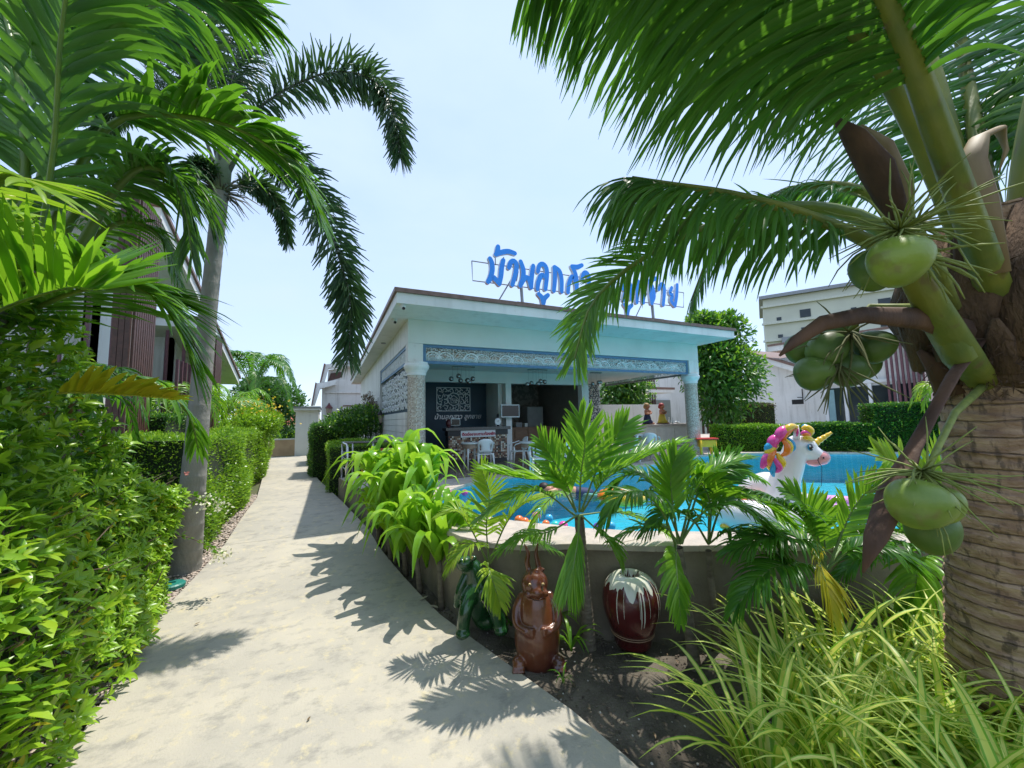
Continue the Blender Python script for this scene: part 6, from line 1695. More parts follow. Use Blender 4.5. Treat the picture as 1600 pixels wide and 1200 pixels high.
# ------------------------------------------------------------------ plastic chairs and tables (0.76 of full size room scale)
def chair_proto():
    t = thing('plastic_chair', 'x', 'chair', (0, 0, 0), 'white plastic chairs around the pavilion tables')
    S = .78
    def q(x, y, z): return (x * S, y * S, z * S)
    bb = B(); N_ = 9
    vs = [q(-.21 + .42 * i / N_, -.20 + .42 * j / N_, .43 - .018 * math.sin(math.pi * i / N_) * math.sin(math.pi * j / N_) - .03 * (j == 0)) for j in range(N_ + 1) for i in range(N_ + 1)]
    bb.add(vs, [(j * (N_ + 1) + i, j * (N_ + 1) + i + 1, (j + 1) * (N_ + 1) + i + 1, (j + 1) * (N_ + 1) + i) for j in range(N_) for i in range(N_)])
    o_ = bb.build('seat', M_plastic, t, smooth=True); md = o_.modifiers.new('s', 'SOLIDIFY'); md.thickness = .02
    bb = B(); vs = []
    M_ = 6
    for j in range(M_ + 1):
        for i in range(N_ + 1):
            a = (i / N_ - .5) * 1.9; z = .47 + .36 * j / M_ - .09 * (abs(i / N_ - .5) * 2) ** 3 * (j / M_)
            vs.append(q(.23 * math.sin(a) * (1 + .12 * j / M_), .20 - .20 * (1 - math.cos(a)) * 1.0 + .05 * j / M_, z))
    bb.add(vs, [(j * (N_ + 1) + i, j * (N_ + 1) + i + 1, (j + 1) * (N_ + 1) + i + 1, (j + 1) * (N_ + 1) + i) for j in range(M_) for i in range(N_) if not (1 <= j <= 3 and i in (1, 7)) ])
    o_ = bb.build('backrest', M_plastic, t, smooth=True); md = o_.modifiers.new('s', 'SOLIDIFY'); md.thickness = .012
    for sx in (-1, 1):
        B().tube([q(sx * .25, .08, .70), q(sx * .27, -.05, .655), q(sx * .265, -.18, .63), q(sx * .25, -.23, .56)], [.022, .02, .02, .017], 8, flat=.6).build('armrest', M_plastic, t, smooth=True)
        B().tube([q(sx * .25, -.23, .56), q(sx * .225, -.21, .42), q(sx * .245, -.25, .0)], [.018, .022, .014], 8).build('leg', M_plastic, t, smooth=True)
        B().tube([q(sx * .20, .19, .44), q(sx * .225, .27, .0)], [.024, .014], 8).build('leg', M_plastic, t, smooth=True)
    return t
ch0 = chair_proto()
chairs = [((3.016,7.872,0.700), -.15, 'white plastic armchair directly in front of the mosaic counter'),
          ((3.943,8.051,0.700), 1.4, 'white plastic armchair turned sideways beside the white post'),
          ((3.531,6.314,0.700), -.4, 'white plastic armchair with its broad back to the pool behind the palm fronds'),
          ((4.154,6.508,0.700), .5, 'white plastic armchair half hidden behind the central bed palm'),
          ((6.174,6.915,0.700), .9, 'white plastic armchair near the outdoor counter'),
          ((7.340,7.448,0.700), -.9, 'white plastic armchair farthest right near the mosaic column')]
for i, (p, rz_, lab) in enumerate(chairs):
    o_ = ch0 if i == 0 else copy_tree(ch0)
    o_.location = p; o_.rotation_euler = (0, 0, rz_ + math.pi); o_['label'] = lab
def table(c, r, label, h=.56):
    t = thing('round_table', label, 'table', c)
    B().lathe([(r * .97, h - .02), (r, h - .015), (r, h), (r * .98, h + .006)], c, 28).build('tabletop', M_plastic, t)
    B().lathe([(r * .86, h - .11), (r * .88, h - .022)], c, 24).build('apron', mat('table_apron', (.42, .30, .22), rough=.6), t)
    for k in range(4):
        a = .78 + k * 1.571
        B().tube([(c[0] + r * .72 * math.cos(a), c[1] + r * .72 * math.sin(a), c[2] + h - .03), (c[0] + r * .8 * math.cos(a), c[1] + r * .8 * math.sin(a), c[2])], [.024, .016], 8).build('leg', M_plastic, t, smooth=True)
table((2.783,8.032,0.700), .22, 'small round white table pushed beside the chair at the counter')
table((3.938,7.364,0.700), .30, 'round white table between the chairs beside the white post')
table((7.583,8.107,0.700), .34, 'round white table behind the palm near the outdoor counter')

# ------------------------------------------------------------------ children's table and stools
M_red = mat('toy_red', (.62, .03, .02), (.52, .02, .02), rough=.35); M_yel = mat('toy_yellow', (.80, .50, .02), (.72, .42, .02), rough=.35)
a = (0.866,7.900,1.216); kt = thing('kids_table', "children's red topped play table behind the steel railing", 'table', (a[0], 7.9, .7))
box('tabletop', M_red, a[0] - .02, a[0] + .52, 7.65, 8.1, 1.19, 1.235, kt, bevel=.012)
for (x, y) in ((a[0] + .06, 7.72), (a[0] + .44, 7.72), (a[0] + .06, 8.03), (a[0] + .44, 8.03)):
    B().tube([(x, y, .7), (x, y, 1.19)], [.035, .05], 8).build('leg', M_yel, kt, smooth=True)
def stool(c, label, top, low):
    t = thing('kids_stool', label, 'stool', c, "children's hourglass stools")
    B().lathe([(.10, 0), (.115, .02), (.11, .08), (.085, .15), (.09, .16)], c, 20).build('base', low, t, smooth=True)
    B().lathe([(.09, .161), (.10, .20), (.125, .27), (.125, .31), (.10, .32)], c, 20).build('seat', top, t, smooth=True)
    B().lathe([(.098, .321), (.09, .328)], c, 20).build('cushion', low, t)
stool((1.786,7.667,0.700), 'yellow over red hourglass stool peeking out right of the left mosaic column', M_yel, M_red)
stool((0.637,7.835,0.700), 'yellow hourglass stool nearest the railing corner', M_yel, M_yel)
stool((1.096,7.820,0.700), 'yellow hourglass stool under the red play table', M_yel, M_yel)
a = (9.178,7.321,0.700); kt = thing('kids_table', "children's orange and red table beyond the right mosaic column", 'table', a)
B().obox((a[0], a[1], 1.12), .55, .36, .04, -.6).build('tabletop', M_red, kt, bevel=.012)
B().obox((a[0], a[1], 1.00), .42, .26, .195, -.6).build('side_panel', M_yel, kt, bevel=.02)
for s, u in ((-1, -1), (1, -1), (-1, 1), (1, 1)): B().tube([loc(a, s * .19, u * .11, 0), loc(a, s * .19, u * .11, .40)], [.03, .045], 8).build('leg', M_yel, kt, smooth=True)

# ------------------------------------------------------------------ steel railing
rl = thing('steel_railing', 'stainless steel handrail at the corner of the raised deck beside the path', 'railing', (.22, 8.2, .7))
T_ = 1.36
posts = [(.23, 8.27), (.33, 8.0), (.52, 7.62), (.80, 8.27), (1.22, 8.27)]
for x, y in ((.23, 8.27), (.42, 8.27), (.80, 8.27), (1.20, 8.27), (.28, 7.4)):
    B().tube([(x, y, .69), (x, y, T_ - .01)], .019, 12).build('post', M_steel, rl, smooth=True)
    B().lathe([(.035, .0), (.035, .012)], (x, y, .691), 14).build('foot_plate', M_steel, rl)
B().tube([(1.28, 8.27, T_), (.26, 8.27, T_), (.235, 8.24, T_), (.23, 8.2, T_), (.28, 7.38, T_), (.285, 7.34, T_ - .03), (.285, 7.33, .72)], .024, 12).build('handrail', M_steel, rl, smooth=True)
for z in (.92, 1.10, 1.18):
    B().tube([(1.26, 8.275, z), (.23, 8.275, z), (.28, 7.36, z)], .011, 8).build('rail', M_steel, rl, smooth=True)

# side wall fittings: folding umbrellas on a bracket, lanterns
a = (1.300,13.222,2.152)
br_ = thing('wall_bracket', 'black scrolled iron bracket on the pavilion side wall', 'bracket', (1.33, a[1], 2.3))
zt = a[2] - .02
B().tube([(1.33, a[1], zt), (.72, a[1], zt)], .014, 6).build('arm', M_black, br_)
B().tube([(1.32, a[1], zt + .28)] + [(1.32 - .45 * math.sin(t_), a[1], zt + .28 * math.cos(t_)) for t_ in np.linspace(.2, 1.5, 7)], .009, 6).build('scroll', M_black, br_)
for i, (x, c_) in enumerate(((1.05, (.30, .02, .05)), (1.20, (.10, .03, .14)))):
    t = thing('folded_umbrella', ['folded dark red umbrella hanging from the iron bracket', 'folded purple umbrella hanging next to the red one'][i], 'umbrella', (x, a[1], zt))
    B().tube([(x, a[1] - .02, zt - .05), (x, a[1] - .02, zt - .14), (x, a[1] - .02, zt - .30), (x, a[1] - .02, zt - .55 - .1 * i), (x, a[1] - .02, zt - .82 - .15 * i)], [.012, .055, .07, .055, .008], 10).build('canopy', mat('umbrella_cloth_' + 'ab'[i], c_, rough=.8), t, smooth=True)
    B().tube([(x, a[1] - .02, zt - .05), (x, a[1] - .02, zt + .04), (x + .03, a[1] - .02, zt + .06), (x + .05, a[1] - .02, zt + .02)], .007, 6).build('handle', M_black, t)
def lantern(c, s, label, m):
    t = thing('wall_lantern', label, 'lantern', c)
    B().lathe([(.02 * s, -.20 * s), (.05 * s, -.16 * s), (.07 * s, .02 * s), (.075 * s, .03 * s)], c, 6).build('glass', mat('lantern_glass', (.35, .28, .22), rough=.2), t)
    B().lathe([(.09 * s, .031 * s), (.085 * s, .05 * s), (.03 * s, .12 * s), (.012 * s, .17 * s)], c, 6).build('cap', m, t)
    B().lathe([(.012 * s, -.25 * s), (.03 * s, -.22 * s), (.05 * s, -.201 * s)], c, 6).build('base', m, t)
    B().tube([(c[0], c[1] + .12 * s, c[2] + .05 * s), (c[0], c[1] + .02 * s, c[2] + .14 * s)], .012 * s, 5).build('arm', m, t)
lantern((-0.048,23.850,2.495), 2.2, 'dark red wall lantern on the white rear house', mat('lantern_red', (.12, .02, .02), rough=.4))
a = (1.250,11.100,1.912); lantern(a, 1.0, 'small black wall lantern on the pavilion side wall by the umbrellas', M_black)
a = (1.300,15.263,2.097)
dw = thing('side_window', 'white framed window in the pavilion side wall behind the umbrellas', 'window', (1.33, 15, 1))
y0_, y1_ = (1.300,16.711,2.261)[1], (1.300,12.294,2.123)[1]
box('frame', M_plastic, 1.30, 1.329, y1_, y0_, 1.0, 2.5, dw); box('glass', M_glass, 1.285, 1.299, y1_ + .15, y0_ - .15, 1.1, 2.4, dw)
box('mullion', M_plastic, 1.27, 1.284, (y0_ + y1_) / 2 - .06, (y0_ + y1_) / 2 + .06, 1.1, 2.4, dw)
a = (20.100,10.768,2.490)
hs = thing('house_number_sign', 'small black hanging house number plate on the right villa wall', 'sign', a)
B().tube([(20.28, a[1], a[2]), (19.9, a[1], a[2])], .018, 6).build('arm', M_black, hs); B().tube([(20.28, a[1] - .02, a[2] + .4), (20.28, a[1] - .02, a[2] - .1)], .018, 6).build('wall_bar', M_black, hs)
box('plate', M_black, 19.88, 19.9, a[1] - .25, a[1] + .25, a[2] - .32, a[2] - .10, hs)

# ------------------------------------------------------------------ blob builder for statues, float and people
def blob(name, prims, m, parent, voxel, smooth=5):
    bb = B()
    for p in prims:
        if p[0] == 'e': bb.ball(p[1], p[2], 56, 36)
        else:
            C_ = catmull(p[1], 6 * len(p[1])); r_ = np.interp(np.linspace(0, 1, len(C_)), np.linspace(0, 1, len(p[2])), p[2])
            bb.tube([tuple(c) for c in C_], list(r_), 28); bb.ball(p[1][0], p[2][0], 32, 20); bb.ball(p[1][-1], p[2][-1], 32, 20)
    o_ = bb.build(name, m, parent)
    o3_ = ORG[o_]
    remesh(o_, voxel, smooth)
    return o_

# rabbit-eared glazed statue
M_glaze = mat('brown_glaze', (.17, .052, .018), (.075, .020, .013), rough=.28, scale=3.2, bump=.10, bscale=45, coat=.6, detail=8, lo=.35, hi=.65)
rbp = np.array((1.361,2.546,0.000)) + FV * .11 + np.array([0, 0, -.01])
rb = thing('glazed_animal_statue', 'glossy brown glazed statue of a plump standing animal with long upright ears', 'statue', rbp)
q = lambda u, w_, z: loc(rbp, u, w_, z)
P_ = [('t', [q(0, .02, .06), q(0, .02, .13), q(0, .02, .20), q(0, .02, .28), q(-.003, .015, .36), q(-.005, .01, .43), q(-.008, .005, .49)], [.155, .168, .165, .148, .128, .108, .085]), ('e', q(-.01, 0, .545), (.100, .095, .098)),
      ('e', q(.005, -.065, .515), (.058, .058, .045)), ('e', q(.01, -.095, .525), (.028, .022, .02)),
      ('t', [q(-.045, .01, .62), q(-.062, .015, .69), q(-.052, .01, .76), q(-.078, .0, .825)], [.021, .022, .016, .008]),
      ('t', [q(.030, .01, .625), q(.018, .015, .69), q(.008, .01, .76), q(.022, .0, .83)], [.021, .020, .016, .008]),
      ('t', [q(.015, .01, .63), q(.060, .01, .64)], [.03, .012]), ('t', [q(-.055, .0, .62), q(.01, -.02, .64)], [.02, .02])]
for s in (-1, 1):
    P_ += [('t', [q(s * .10, .02, .45), q(s * .148, -.01, .37), q(s * .145, -.06, .29), q(s * .085, -.115, .265)], [.034, .032, .030, .024])]
    for k in range(4): P_.append(('t', [q(s * .085, -.115, .285 - k * .014), q(s * .045, -.135, .290 - k * .016), q(s * .028, -.130, .286 - k * .016)], [.009, .009, .007]))
    P_ += [('e', q(s * .14, -.09, .045), (.048, .052, .045))]
    for k in range(4): P_.append(('t', [q(s * .14 + (k - 1.5) * .020, -.12, .035), q(s * .145 + (k - 1.5) * .024, -.155, .018)], [.014, .010]))
    P_.append(('e', q(s * .055, -.07, .50), (.034, .028, .028)))
blob('body', P_, M_glaze, rb, .0065, 9)
for s, u in ((-1, -.048), (1, .046)):
    e = q(u, -.083, .570)
    B().ball(e, .0125, 12, 8).build('eye', mat('statue_eye', (.50, .34, .14), rough=.2, coat=.8), rb, smooth=True)
    B().ball(tuple(np.array(e) - FV * .0095), .006, 10, 6).build('pupil', M_black, rb, smooth=True)
B().tube([q(-.050, -.098, .488), q(-.02, -.122, .480), q(.01, -.126, .478), q(.025, -.121, .487), q(.045, -.103, .490)], .0035, 6).build('mouth', mat('dark_groove', (.03, .01, .008), rough=.5), rb, smooth=True)

# green glazed statue
M_ggl = mat('green_glaze', (.008, .045, .012), (.015, .07, .018), rough=.25, scale=5, coat=.5, bump=.08, bscale=30)
gs = thing('green_glazed_statue', 'dark glossy green glazed animal statue crouching by the path behind the lime palm', 'statue', (1.153,3.167,0.000))
P_ = [('t', [(1.091,3.161,0.519), (1.143,3.156,0.334), (1.198,3.204,0.151)], [.085, .12, .11]), ('e', (1.017,3.134,0.592), (.075, .07, .06)), ('e', (0.949,3.106,0.632), (.03, .03, .026)), ('e', (1.072,3.070,0.642), (.028, .028, .025)),
      ('t', [(1.068,3.099,0.370), (0.987,3.036,0.267), (0.961,3.043,0.104)], [.062, .055, .048]), ('e', (0.959,3.020,0.115), (.06, .06, .035)),
      ('t', [(1.180,3.049,0.342), (1.215,2.964,0.247), (1.255,2.960,0.105)], [.065, .058, .052]), ('e', (1.247,2.941,0.111), (.062, .06, .04)),
      ('t', [(1.028,3.139,0.488), (0.963,3.125,0.381), (0.951,3.140,0.280)], [.04, .034, .03]), ('t', [(1.222,3.108,0.437), (1.296,3.084,0.330), (1.321,3.080,0.251)], [.045, .036, .03]),
      ('e', (1.223,3.197,0.096), (.11, .12, .09))]
blob('body', P_, M_ggl, gs, .010, 8)
for c_ in ((0.946,3.061,0.656), (1.034,3.007,0.672)): B().ball(c_, .012, 10, 6).build('eye', mat('statue_eye', (.5, .34, .14)), gs, smooth=True)

# glazed jar with dripping cream slip
jb = np.array((2.158,2.484,0.000))
jm = bpy.data.materials.new('dripping_slip'); jm.use_nodes = True
n, l = jm.node_tree.nodes, jm.node_tree.links
p_ = n['Principled BSDF']; p_.inputs['Roughness'].default_value = .22; p_.inputs['Coat Weight'].default_value = .5; p_.inputs['Coat Roughness'].default_value = .1
t_ = n.new('ShaderNodeTexCoord'); s_ = n.new('ShaderNodeSeparateXYZ'); l.new(t_.outputs['Object'], s_.inputs[0])
def math_(op, a, b=None):
    x = n.new('ShaderNodeMath'); x.operation = op
    for i, v_ in enumerate((a, b)):
        if v_ is None: continue
        if isinstance(v_, (int, float)): x.inputs[i].default_value = v_
        else: l.new(v_, x.inputs[i])
    return x.outputs[0]
ang_ = math_('ARCTAN2', s_.outputs['Y'], s_.outputs['X'])
def noise1(sc, w_):
    c_ = n.new('ShaderNodeCombineXYZ'); l.new(math_('MULTIPLY', math_('COSINE', ang_), sc), c_.inputs[0]); l.new(math_('MULTIPLY', math_('SINE', ang_), sc), c_.inputs[1]); c_.inputs[2].default_value = w_
    tt_ = n.new('ShaderNodeTexNoise'); tt_.inputs['Scale'].default_value = 1; tt_.inputs['Detail'].default_value = 1.5; l.new(c_.outputs[0], tt_.inputs['Vector']); return tt_.outputs['Fac']
broad = noise1(2.6, 1.3); thin = noise1(9.0, 4.1)
edge = math_('SUBTRACT', .495, math_('MULTIPLY', math_('SUBTRACT', broad, .42), .34))
drip = math_('MULTIPLY', math_('GREATER_THAN', thin, .585), math_('MULTIPLY', math_('SUBTRACT', thin, .50), 2.1))
edge = math_('SUBTRACT', edge, drip)
mask = math_('GREATER_THAN', s_.outputs['Z'], edge)
mc = n.new('ShaderNodeMixRGB'); l.new(mask, mc.inputs['Fac']); mc.inputs['Color1'].default_value = (.085, .012, .012, 1); mc.inputs['Color2'].default_value = (.66, .66, .54, 1)
l.new(mc.outputs[0], p_.inputs['Base Color'])
jr = thing('glazed_jar', 'large maroon glazed jar with cream slip dripping from its rim', 'jar', jb)
B().lathe([(.125, 0), (.135, .02), (.150, .09), (.156, .094), (.156, .106), (.162, .11), (.188, .18), (.212, .26), (.219, .33), (.212, .40), (.190, .455), (.155, .500), (.115, .523), (.092, .530), (.080, .526), (.076, .51), (.076, .46)], tuple(jb), 48).build('body', jm, jr, smooth=True)
B().lathe([(.0755, .47), (.01, .469)], tuple(jb), 32).build('dark_inside', M_black, jr)
for z in (.096, .112):
    B().tube([(jb[0] + (.159 + .2 * (z - .096)) * math.cos(a_), jb[1] + (.159 + .2 * (z - .096)) * math.sin(a_), z) for a_ in np.linspace(0, 6.283, 41)], .004, 6).build('rope_band', mat('tan_band', (.30, .20, .12), rough=.5), jr, smooth=True)

# ------------------------------------------------------------------ pool toys
M_vinyl = mat('white_vinyl', (.84, .83, .84), (.80, .78, .80), rough=.22, scale=3, coat=.5)
def vin(nm, c): return mat(nm, c, rough=.22, coat=.5)
V_p, V_o, V_y, V_b, V_pk = vin('vinyl_magenta', (.80, .06, .35)), vin('vinyl_orange', (.88, .22, .02)), vin('vinyl_yellow', (.88, .58, .02)), vin('vinyl_blue', (.02, .35, .65)), vin('vinyl_pink', (.85, .35, .36))
ub = (4.265,2.668,0.630)
un = thing('unicorn_float', 'big white inflatable unicorn float with rainbow mane and yellow horn in the pool', 'pool float', ub)
D0 = 4.05
hd = [('t', [(4.243,2.607,0.646), (4.282,2.568,0.858), (4.320,2.530,1.057), (4.377,2.484,1.242), (4.417,2.451,1.388)], [.24, .175, .14, .122, .105]),
      ('e', (4.422,2.447,1.408), (.115, .11, .105)), ('t', [(4.434,2.441,1.408), (4.510,2.388,1.354), (4.585,2.337,1.294)], [.115, .10, .082]), ('e', (4.496,2.400,1.414), (.10, .10, .085))]
blob('neck_and_head', hd, M_vinyl, un, .014, 6)
blob('muzzle', [('e', (4.591,2.323,1.289), (.092, .088, .078)), ('e', (4.538,2.353,1.244), (.075, .075, .045))], V_pk, un, .012, 4)
bb = B()
for k in range(41):
    pass
cxy = np.array((4.247,2.711,0.703))
tor = [(cxy[0] + .46 * math.cos(a_), cxy[1] + .36 * math.sin(a_), .72) for a_ in np.linspace(0, 6.283, 33)]
B().tube(tor, .17, 18, cap=False).build('ring_body', M_vinyl, un, smooth=True)
blob('rump', [('e', (4.293,2.836,0.894), (.17, .17, .16)), ('e', (4.219,2.887,0.740), (.14, .14, .14)), ('t', [(4.293,2.836,0.894), (4.318,2.708,0.952), (4.303,2.609,0.902)], [.16, .17, .16])], M_vinyl, un, .014, 5)
for c_, m_, r_ in (((4.125,2.515,0.681), V_y, (.14, .06, .05)), ((3.900,2.602,0.653), V_y, (.16, .06, .05)), ((3.714,2.748,0.618), V_y, (.12, .07, .04))): B().ball(c_, r_, 16, 10).build('hoof', m_, un, smooth=True)
B().tube([(4.121,2.820,0.764), (4.008,2.808,0.859), (3.922,2.785,0.938), (3.839,2.774,0.882)], [.03, .055, .06, .01], 12).build('tail', V_o, un, smooth=True)
B().tube([(4.086,2.787,0.707), (3.974,2.777,0.775), (3.876,2.761,0.841)], [.02, .045, .01], 12).build('tail', V_p, un, smooth=True)
# horn with spiral
h0, h1_ = np.array((4.581,2.347,1.439)), np.array((4.694,2.249,1.543))
B().tube([tuple(h0 + (h1_ - h0) * t_) for t_ in np.linspace(0, 1, 17)], [.036 * (1 - .6 * t_) * (1 + .13 * math.sin(t_ * 26)) for t_ in np.linspace(0, 1, 17)], 14).build('horn', V_y, un, smooth=True)
B().tube([(4.366,2.410,1.485), (4.349,2.389,1.551), (4.359,2.376,1.630)], [.035, .03, .005], 10, flat=.6).build('ear', M_vinyl, un, smooth=True)
B().tube([(4.322,2.377,1.514), (4.322,2.368,1.553), (4.333,2.364,1.598)], [.008, .013, .003], 8, flat=.4).build('inner_ear', V_p, un, smooth=True)
B().tube([(4.505,2.398,1.506), (4.521,2.396,1.552), (4.538,2.395,1.598)], [.03, .025, .005], 10, flat=.6).build('ear', M_vinyl, un, smooth=True)
def curl(pts, m_, r_=.03): B().tube(catmull(pts, 14), [r_ * math.sin(.25 + 2.6 * i / 13) + .004 for i in range(14)], 12).build('mane_lock', m_, un, smooth=True)
curl([(4.316,2.423,1.584), (4.214,2.427,1.581), (4.147,2.442,1.531), (4.136,2.453,1.466)], V_p, .05)
curl([(4.380,2.414,1.603), (4.261,2.404,1.593), (4.183,2.412,1.543), (4.161,2.431,1.466)], V_o, .036)
curl([(4.382,2.390,1.603), (4.274,2.384,1.619), (4.205,2.397,1.595), (4.172,2.406,1.544)], V_y, .03)
curl([(4.213,2.455,1.528), (4.127,2.477,1.492), (4.094,2.487,1.441), (4.114,2.471,1.396)], V_p, .05)
curl([(4.145,2.470,1.478), (4.076,2.496,1.435), (4.054,2.511,1.390), (4.102,2.492,1.356)], V_b, .034)
curl([(4.147,2.463,1.427), (4.073,2.491,1.390), (4.050,2.506,1.345), (4.092,2.491,1.299)], V_y, .036)
curl([(4.207,2.405,1.504), (4.228,2.378,1.453), (4.224,2.375,1.396), (4.178,2.399,1.365)], V_b, .026)
curl([(4.179,2.408,1.492), (4.189,2.376,1.436), (4.184,2.385,1.372), (4.144,2.407,1.341)], V_y, .026)
curl([(4.145,2.414,1.481), (4.155,2.382,1.424), (4.151,2.390,1.360), (4.105,2.415,1.330)], V_o, .028)
curl([(4.103,2.479,1.364), (4.034,2.505,1.321), (4.006,2.524,1.263), (3.978,2.544,1.199)], V_p, .038)
curl([(4.093,2.460,1.378), (4.043,2.478,1.329), (4.021,2.494,1.271), (4.046,2.489,1.200)], V_o, .034)
curl([(4.095,2.451,1.353), (4.110,2.428,1.290), (4.112,2.421,1.240), (4.067,2.447,1.190)], V_y, .034)
curl([(4.050,2.464,1.316), (4.066,2.441,1.254), (4.079,2.429,1.204), (4.045,2.448,1.166)], V_p, .028)
curl([(4.039,2.472,1.291), (4.042,2.466,1.228), (4.027,2.468,1.165), (4.039,2.467,1.121)], V_b, .022)
curl([(4.042,2.492,1.302), (4.026,2.506,1.238), (4.030,2.488,1.182)], V_y, .02)
curl([(4.412,2.378,1.589), (4.437,2.343,1.595), (4.463,2.323,1.562), (4.463,2.327,1.523)], V_y, .036)
curl([(4.445,2.394,1.601), (4.459,2.365,1.607), (4.484,2.344,1.587)], V_b, .026)
curl([(4.375,2.357,1.525), (4.405,2.331,1.531), (4.458,2.320,1.504)], V_o, .02)
curl([(4.370,2.351,1.500), (4.407,2.323,1.499), (4.489,2.309,1.470)], V_y, .022)
curl([(4.374,2.367,1.538), (4.404,2.341,1.551), (4.452,2.320,1.530)], V_p, .02)
def disc(c, r_, m_, nm): B().ball(c, r_, 16, 10).build(nm, m_, un, smooth=True)
disc((4.426,2.318,1.402), (.040, .012, .036), V_b, 'eye_outline'); disc((4.424,2.307,1.402), (.034, .012, .034), mat('eye_black', (.01, .01, .02), rough=.15), 'eye'); disc((4.397,2.304,1.417), (.012, .006, .012), M_vinyl, 'eye_glint'); disc((4.424,2.294,1.390), (.007, .005, .007), M_vinyl, 'eye_glint')
disc((4.527,2.257,1.295), (.007, .006, .011), mat('eye_black', (.01, .01, .02)), 'nostril')
B().tube([(4.479,2.278,1.299), (4.470,2.281,1.274), (4.489,2.282,1.241), (4.530,2.283,1.206)], .004, 6).build('mouth', mat('mouth_line', (.04, .015, .02), rough=.4), un, smooth=True)
B().tube([(4.554,2.294,1.203), (4.556,2.304,1.099), (4.552,2.315,1.002)], .0025, 4).build('cord', M_black, un)
rg = thing('pink_ring_float', 'pink and lilac inflatable ring floating right of the unicorn', 'pool float', (5.306,2.455,0.630))
c_ = np.array((5.265,2.478,0.630))
B().tube([(c_[0] + .28 * math.cos(a_), c_[1] + .28 * math.sin(a_), .68) for a_ in np.linspace(0, 6.283, 25)], .085, 12, cap=False).build('ring', vin('vinyl_lilac', (.80, .30, .72)), rg, smooth=True)
c_ = np.array((3.583,4.208,0.630))
og = thing('orange_ring_float', 'orange and yellow ring float behind the palms in the middle of the pool', 'pool float', c_)
B().tube([(c_[0] + .25 * math.cos(a_), c_[1] + .25 * math.sin(a_), .68) for a_ in np.linspace(0, 3.3, 16)], .08, 12).build('ring', V_o, og, smooth=True)
B().tube([(c_[0] + .25 * math.cos(a_), c_[1] + .25 * math.sin(a_), .68) for a_ in np.linspace(3.3, 6.29, 16)], .08, 12).build('ring_half', V_y, og, smooth=True)
bc_ = {'pink': (.85, .08, .40), 'orange': (.90, .20, .03), 'yellow': (.85, .60, .04), 'sky blue': (.05, .45, .75), 'turquoise': (.05, .65, .60), 'violet': (.18, .06, .50)}
balls = [((1.658,5.722,0.660), 'pink', 'pink play ball farthest left in the pool', .05), ((1.864,5.712,0.660), 'pink', 'pink play ball second from the left pool end', .05),
 ((1.874,3.873,0.660), 'orange', 'orange-pink play ball leftmost of the cluster at the near pool edge', .052), ((1.893,3.772,0.660), 'orange', 'orange play ball touching the leftmost of the near cluster', .05), ((2.115,3.925,0.660), 'pink', 'pink play ball riding above the near cluster', .052),
 ((1.917,3.672,0.660), 'yellow', 'yellow play ball low in the near cluster', .045), ((2.251,4.125,0.660), 'sky blue', 'pale blue play ball just behind the pink one', .05), ((1.999,3.741,0.660), 'sky blue', 'blue play ball in the middle of the near cluster', .052),
 ((2.049,3.597,0.660), 'orange', 'small orange play ball against the coping near the central palm', .042), ((2.196,3.781,0.660), 'sky blue', 'light blue play ball next to the small orange ball', .045), ((2.110,3.507,0.660), 'turquoise', 'turquoise play ball against the coping left of the palm trunk', .045),
 ((2.165,3.448,0.660), 'pink', 'coral pink play ball behind the central palm', .05), ((2.437,3.241,0.660), 'violet', 'violet play ball right of the central palm', .046), ((2.956,2.946,0.660), 'turquoise', 'turquoise play ball near the yellow hoof of the float', .048),
 ((2.921,2.865,0.660), 'violet', 'violet play ball beside the turquoise one by the coping', .045), ((2.581,3.212,0.660), 'sky blue', 'blue play ball drifting under the dark palm fronds', .045)]
for p, c_, lab, r_ in balls:
    tag(B().ball(p, r_, 18, 12).build('play_ball', vin('ball_' + c_.replace(' ', '_'), bc_[c_]), None, smooth=True, orig=p), lab, 'ball', 'plastic play balls in the pool')
# swimmer
sw = np.array((3.084,5.209,0.640))
ps = thing('person', 'person swimming face down in the pool with dark hair and bare shoulders', 'person', sw)
M_skin = mat('skin', (.52, .27, .18), (.46, .22, .14), rough=.45, scale=5)
qq = lambda u, w_, z: loc(sw, u, w_, z)
blob('body', [('e', qq(-.10, 0, .04), (.075, .085, .085)), ('t', [qq(-.02, 0, .02), qq(.10, .02, .02), qq(.32, .05, -.03), qq(.50, .06, -.08)], [.055, .105, .10, .09]), ('t', [qq(.04, -.12, .03), qq(-.12, -.20, .0), qq(-.28, -.16, -.04), qq(-.34, -.15, -.05)], [.045, .036, .028, .022]),
              ('t', [qq(.05, .13, .03), qq(.16, .25, .02), qq(.30, .30, -.03)], [.045, .034, .024]), ('t', [qq(.5, .0, -.08), qq(.72, -.03, -.10), qq(.95, -.05, -.10)], [.07, .055, .035]), ('t', [qq(.5, .12, -.08), qq(.72, .16, -.10), qq(.95, .18, -.10)], [.07, .055, .035])], M_skin, ps, .012, 4)
blob('hair', [('e', qq(-.115, .01, .065), (.082, .09, .075))], mat('dark_hair', (.025, .012, .01), rough=.6), ps, .012, 3)
blob('shorts', [('t', [qq(.40, .05, -.045), qq(.56, .06, -.075)], [.105, .11])], mat('navy_shorts', (.02, .03, .10), rough=.7), ps, .014, 3)

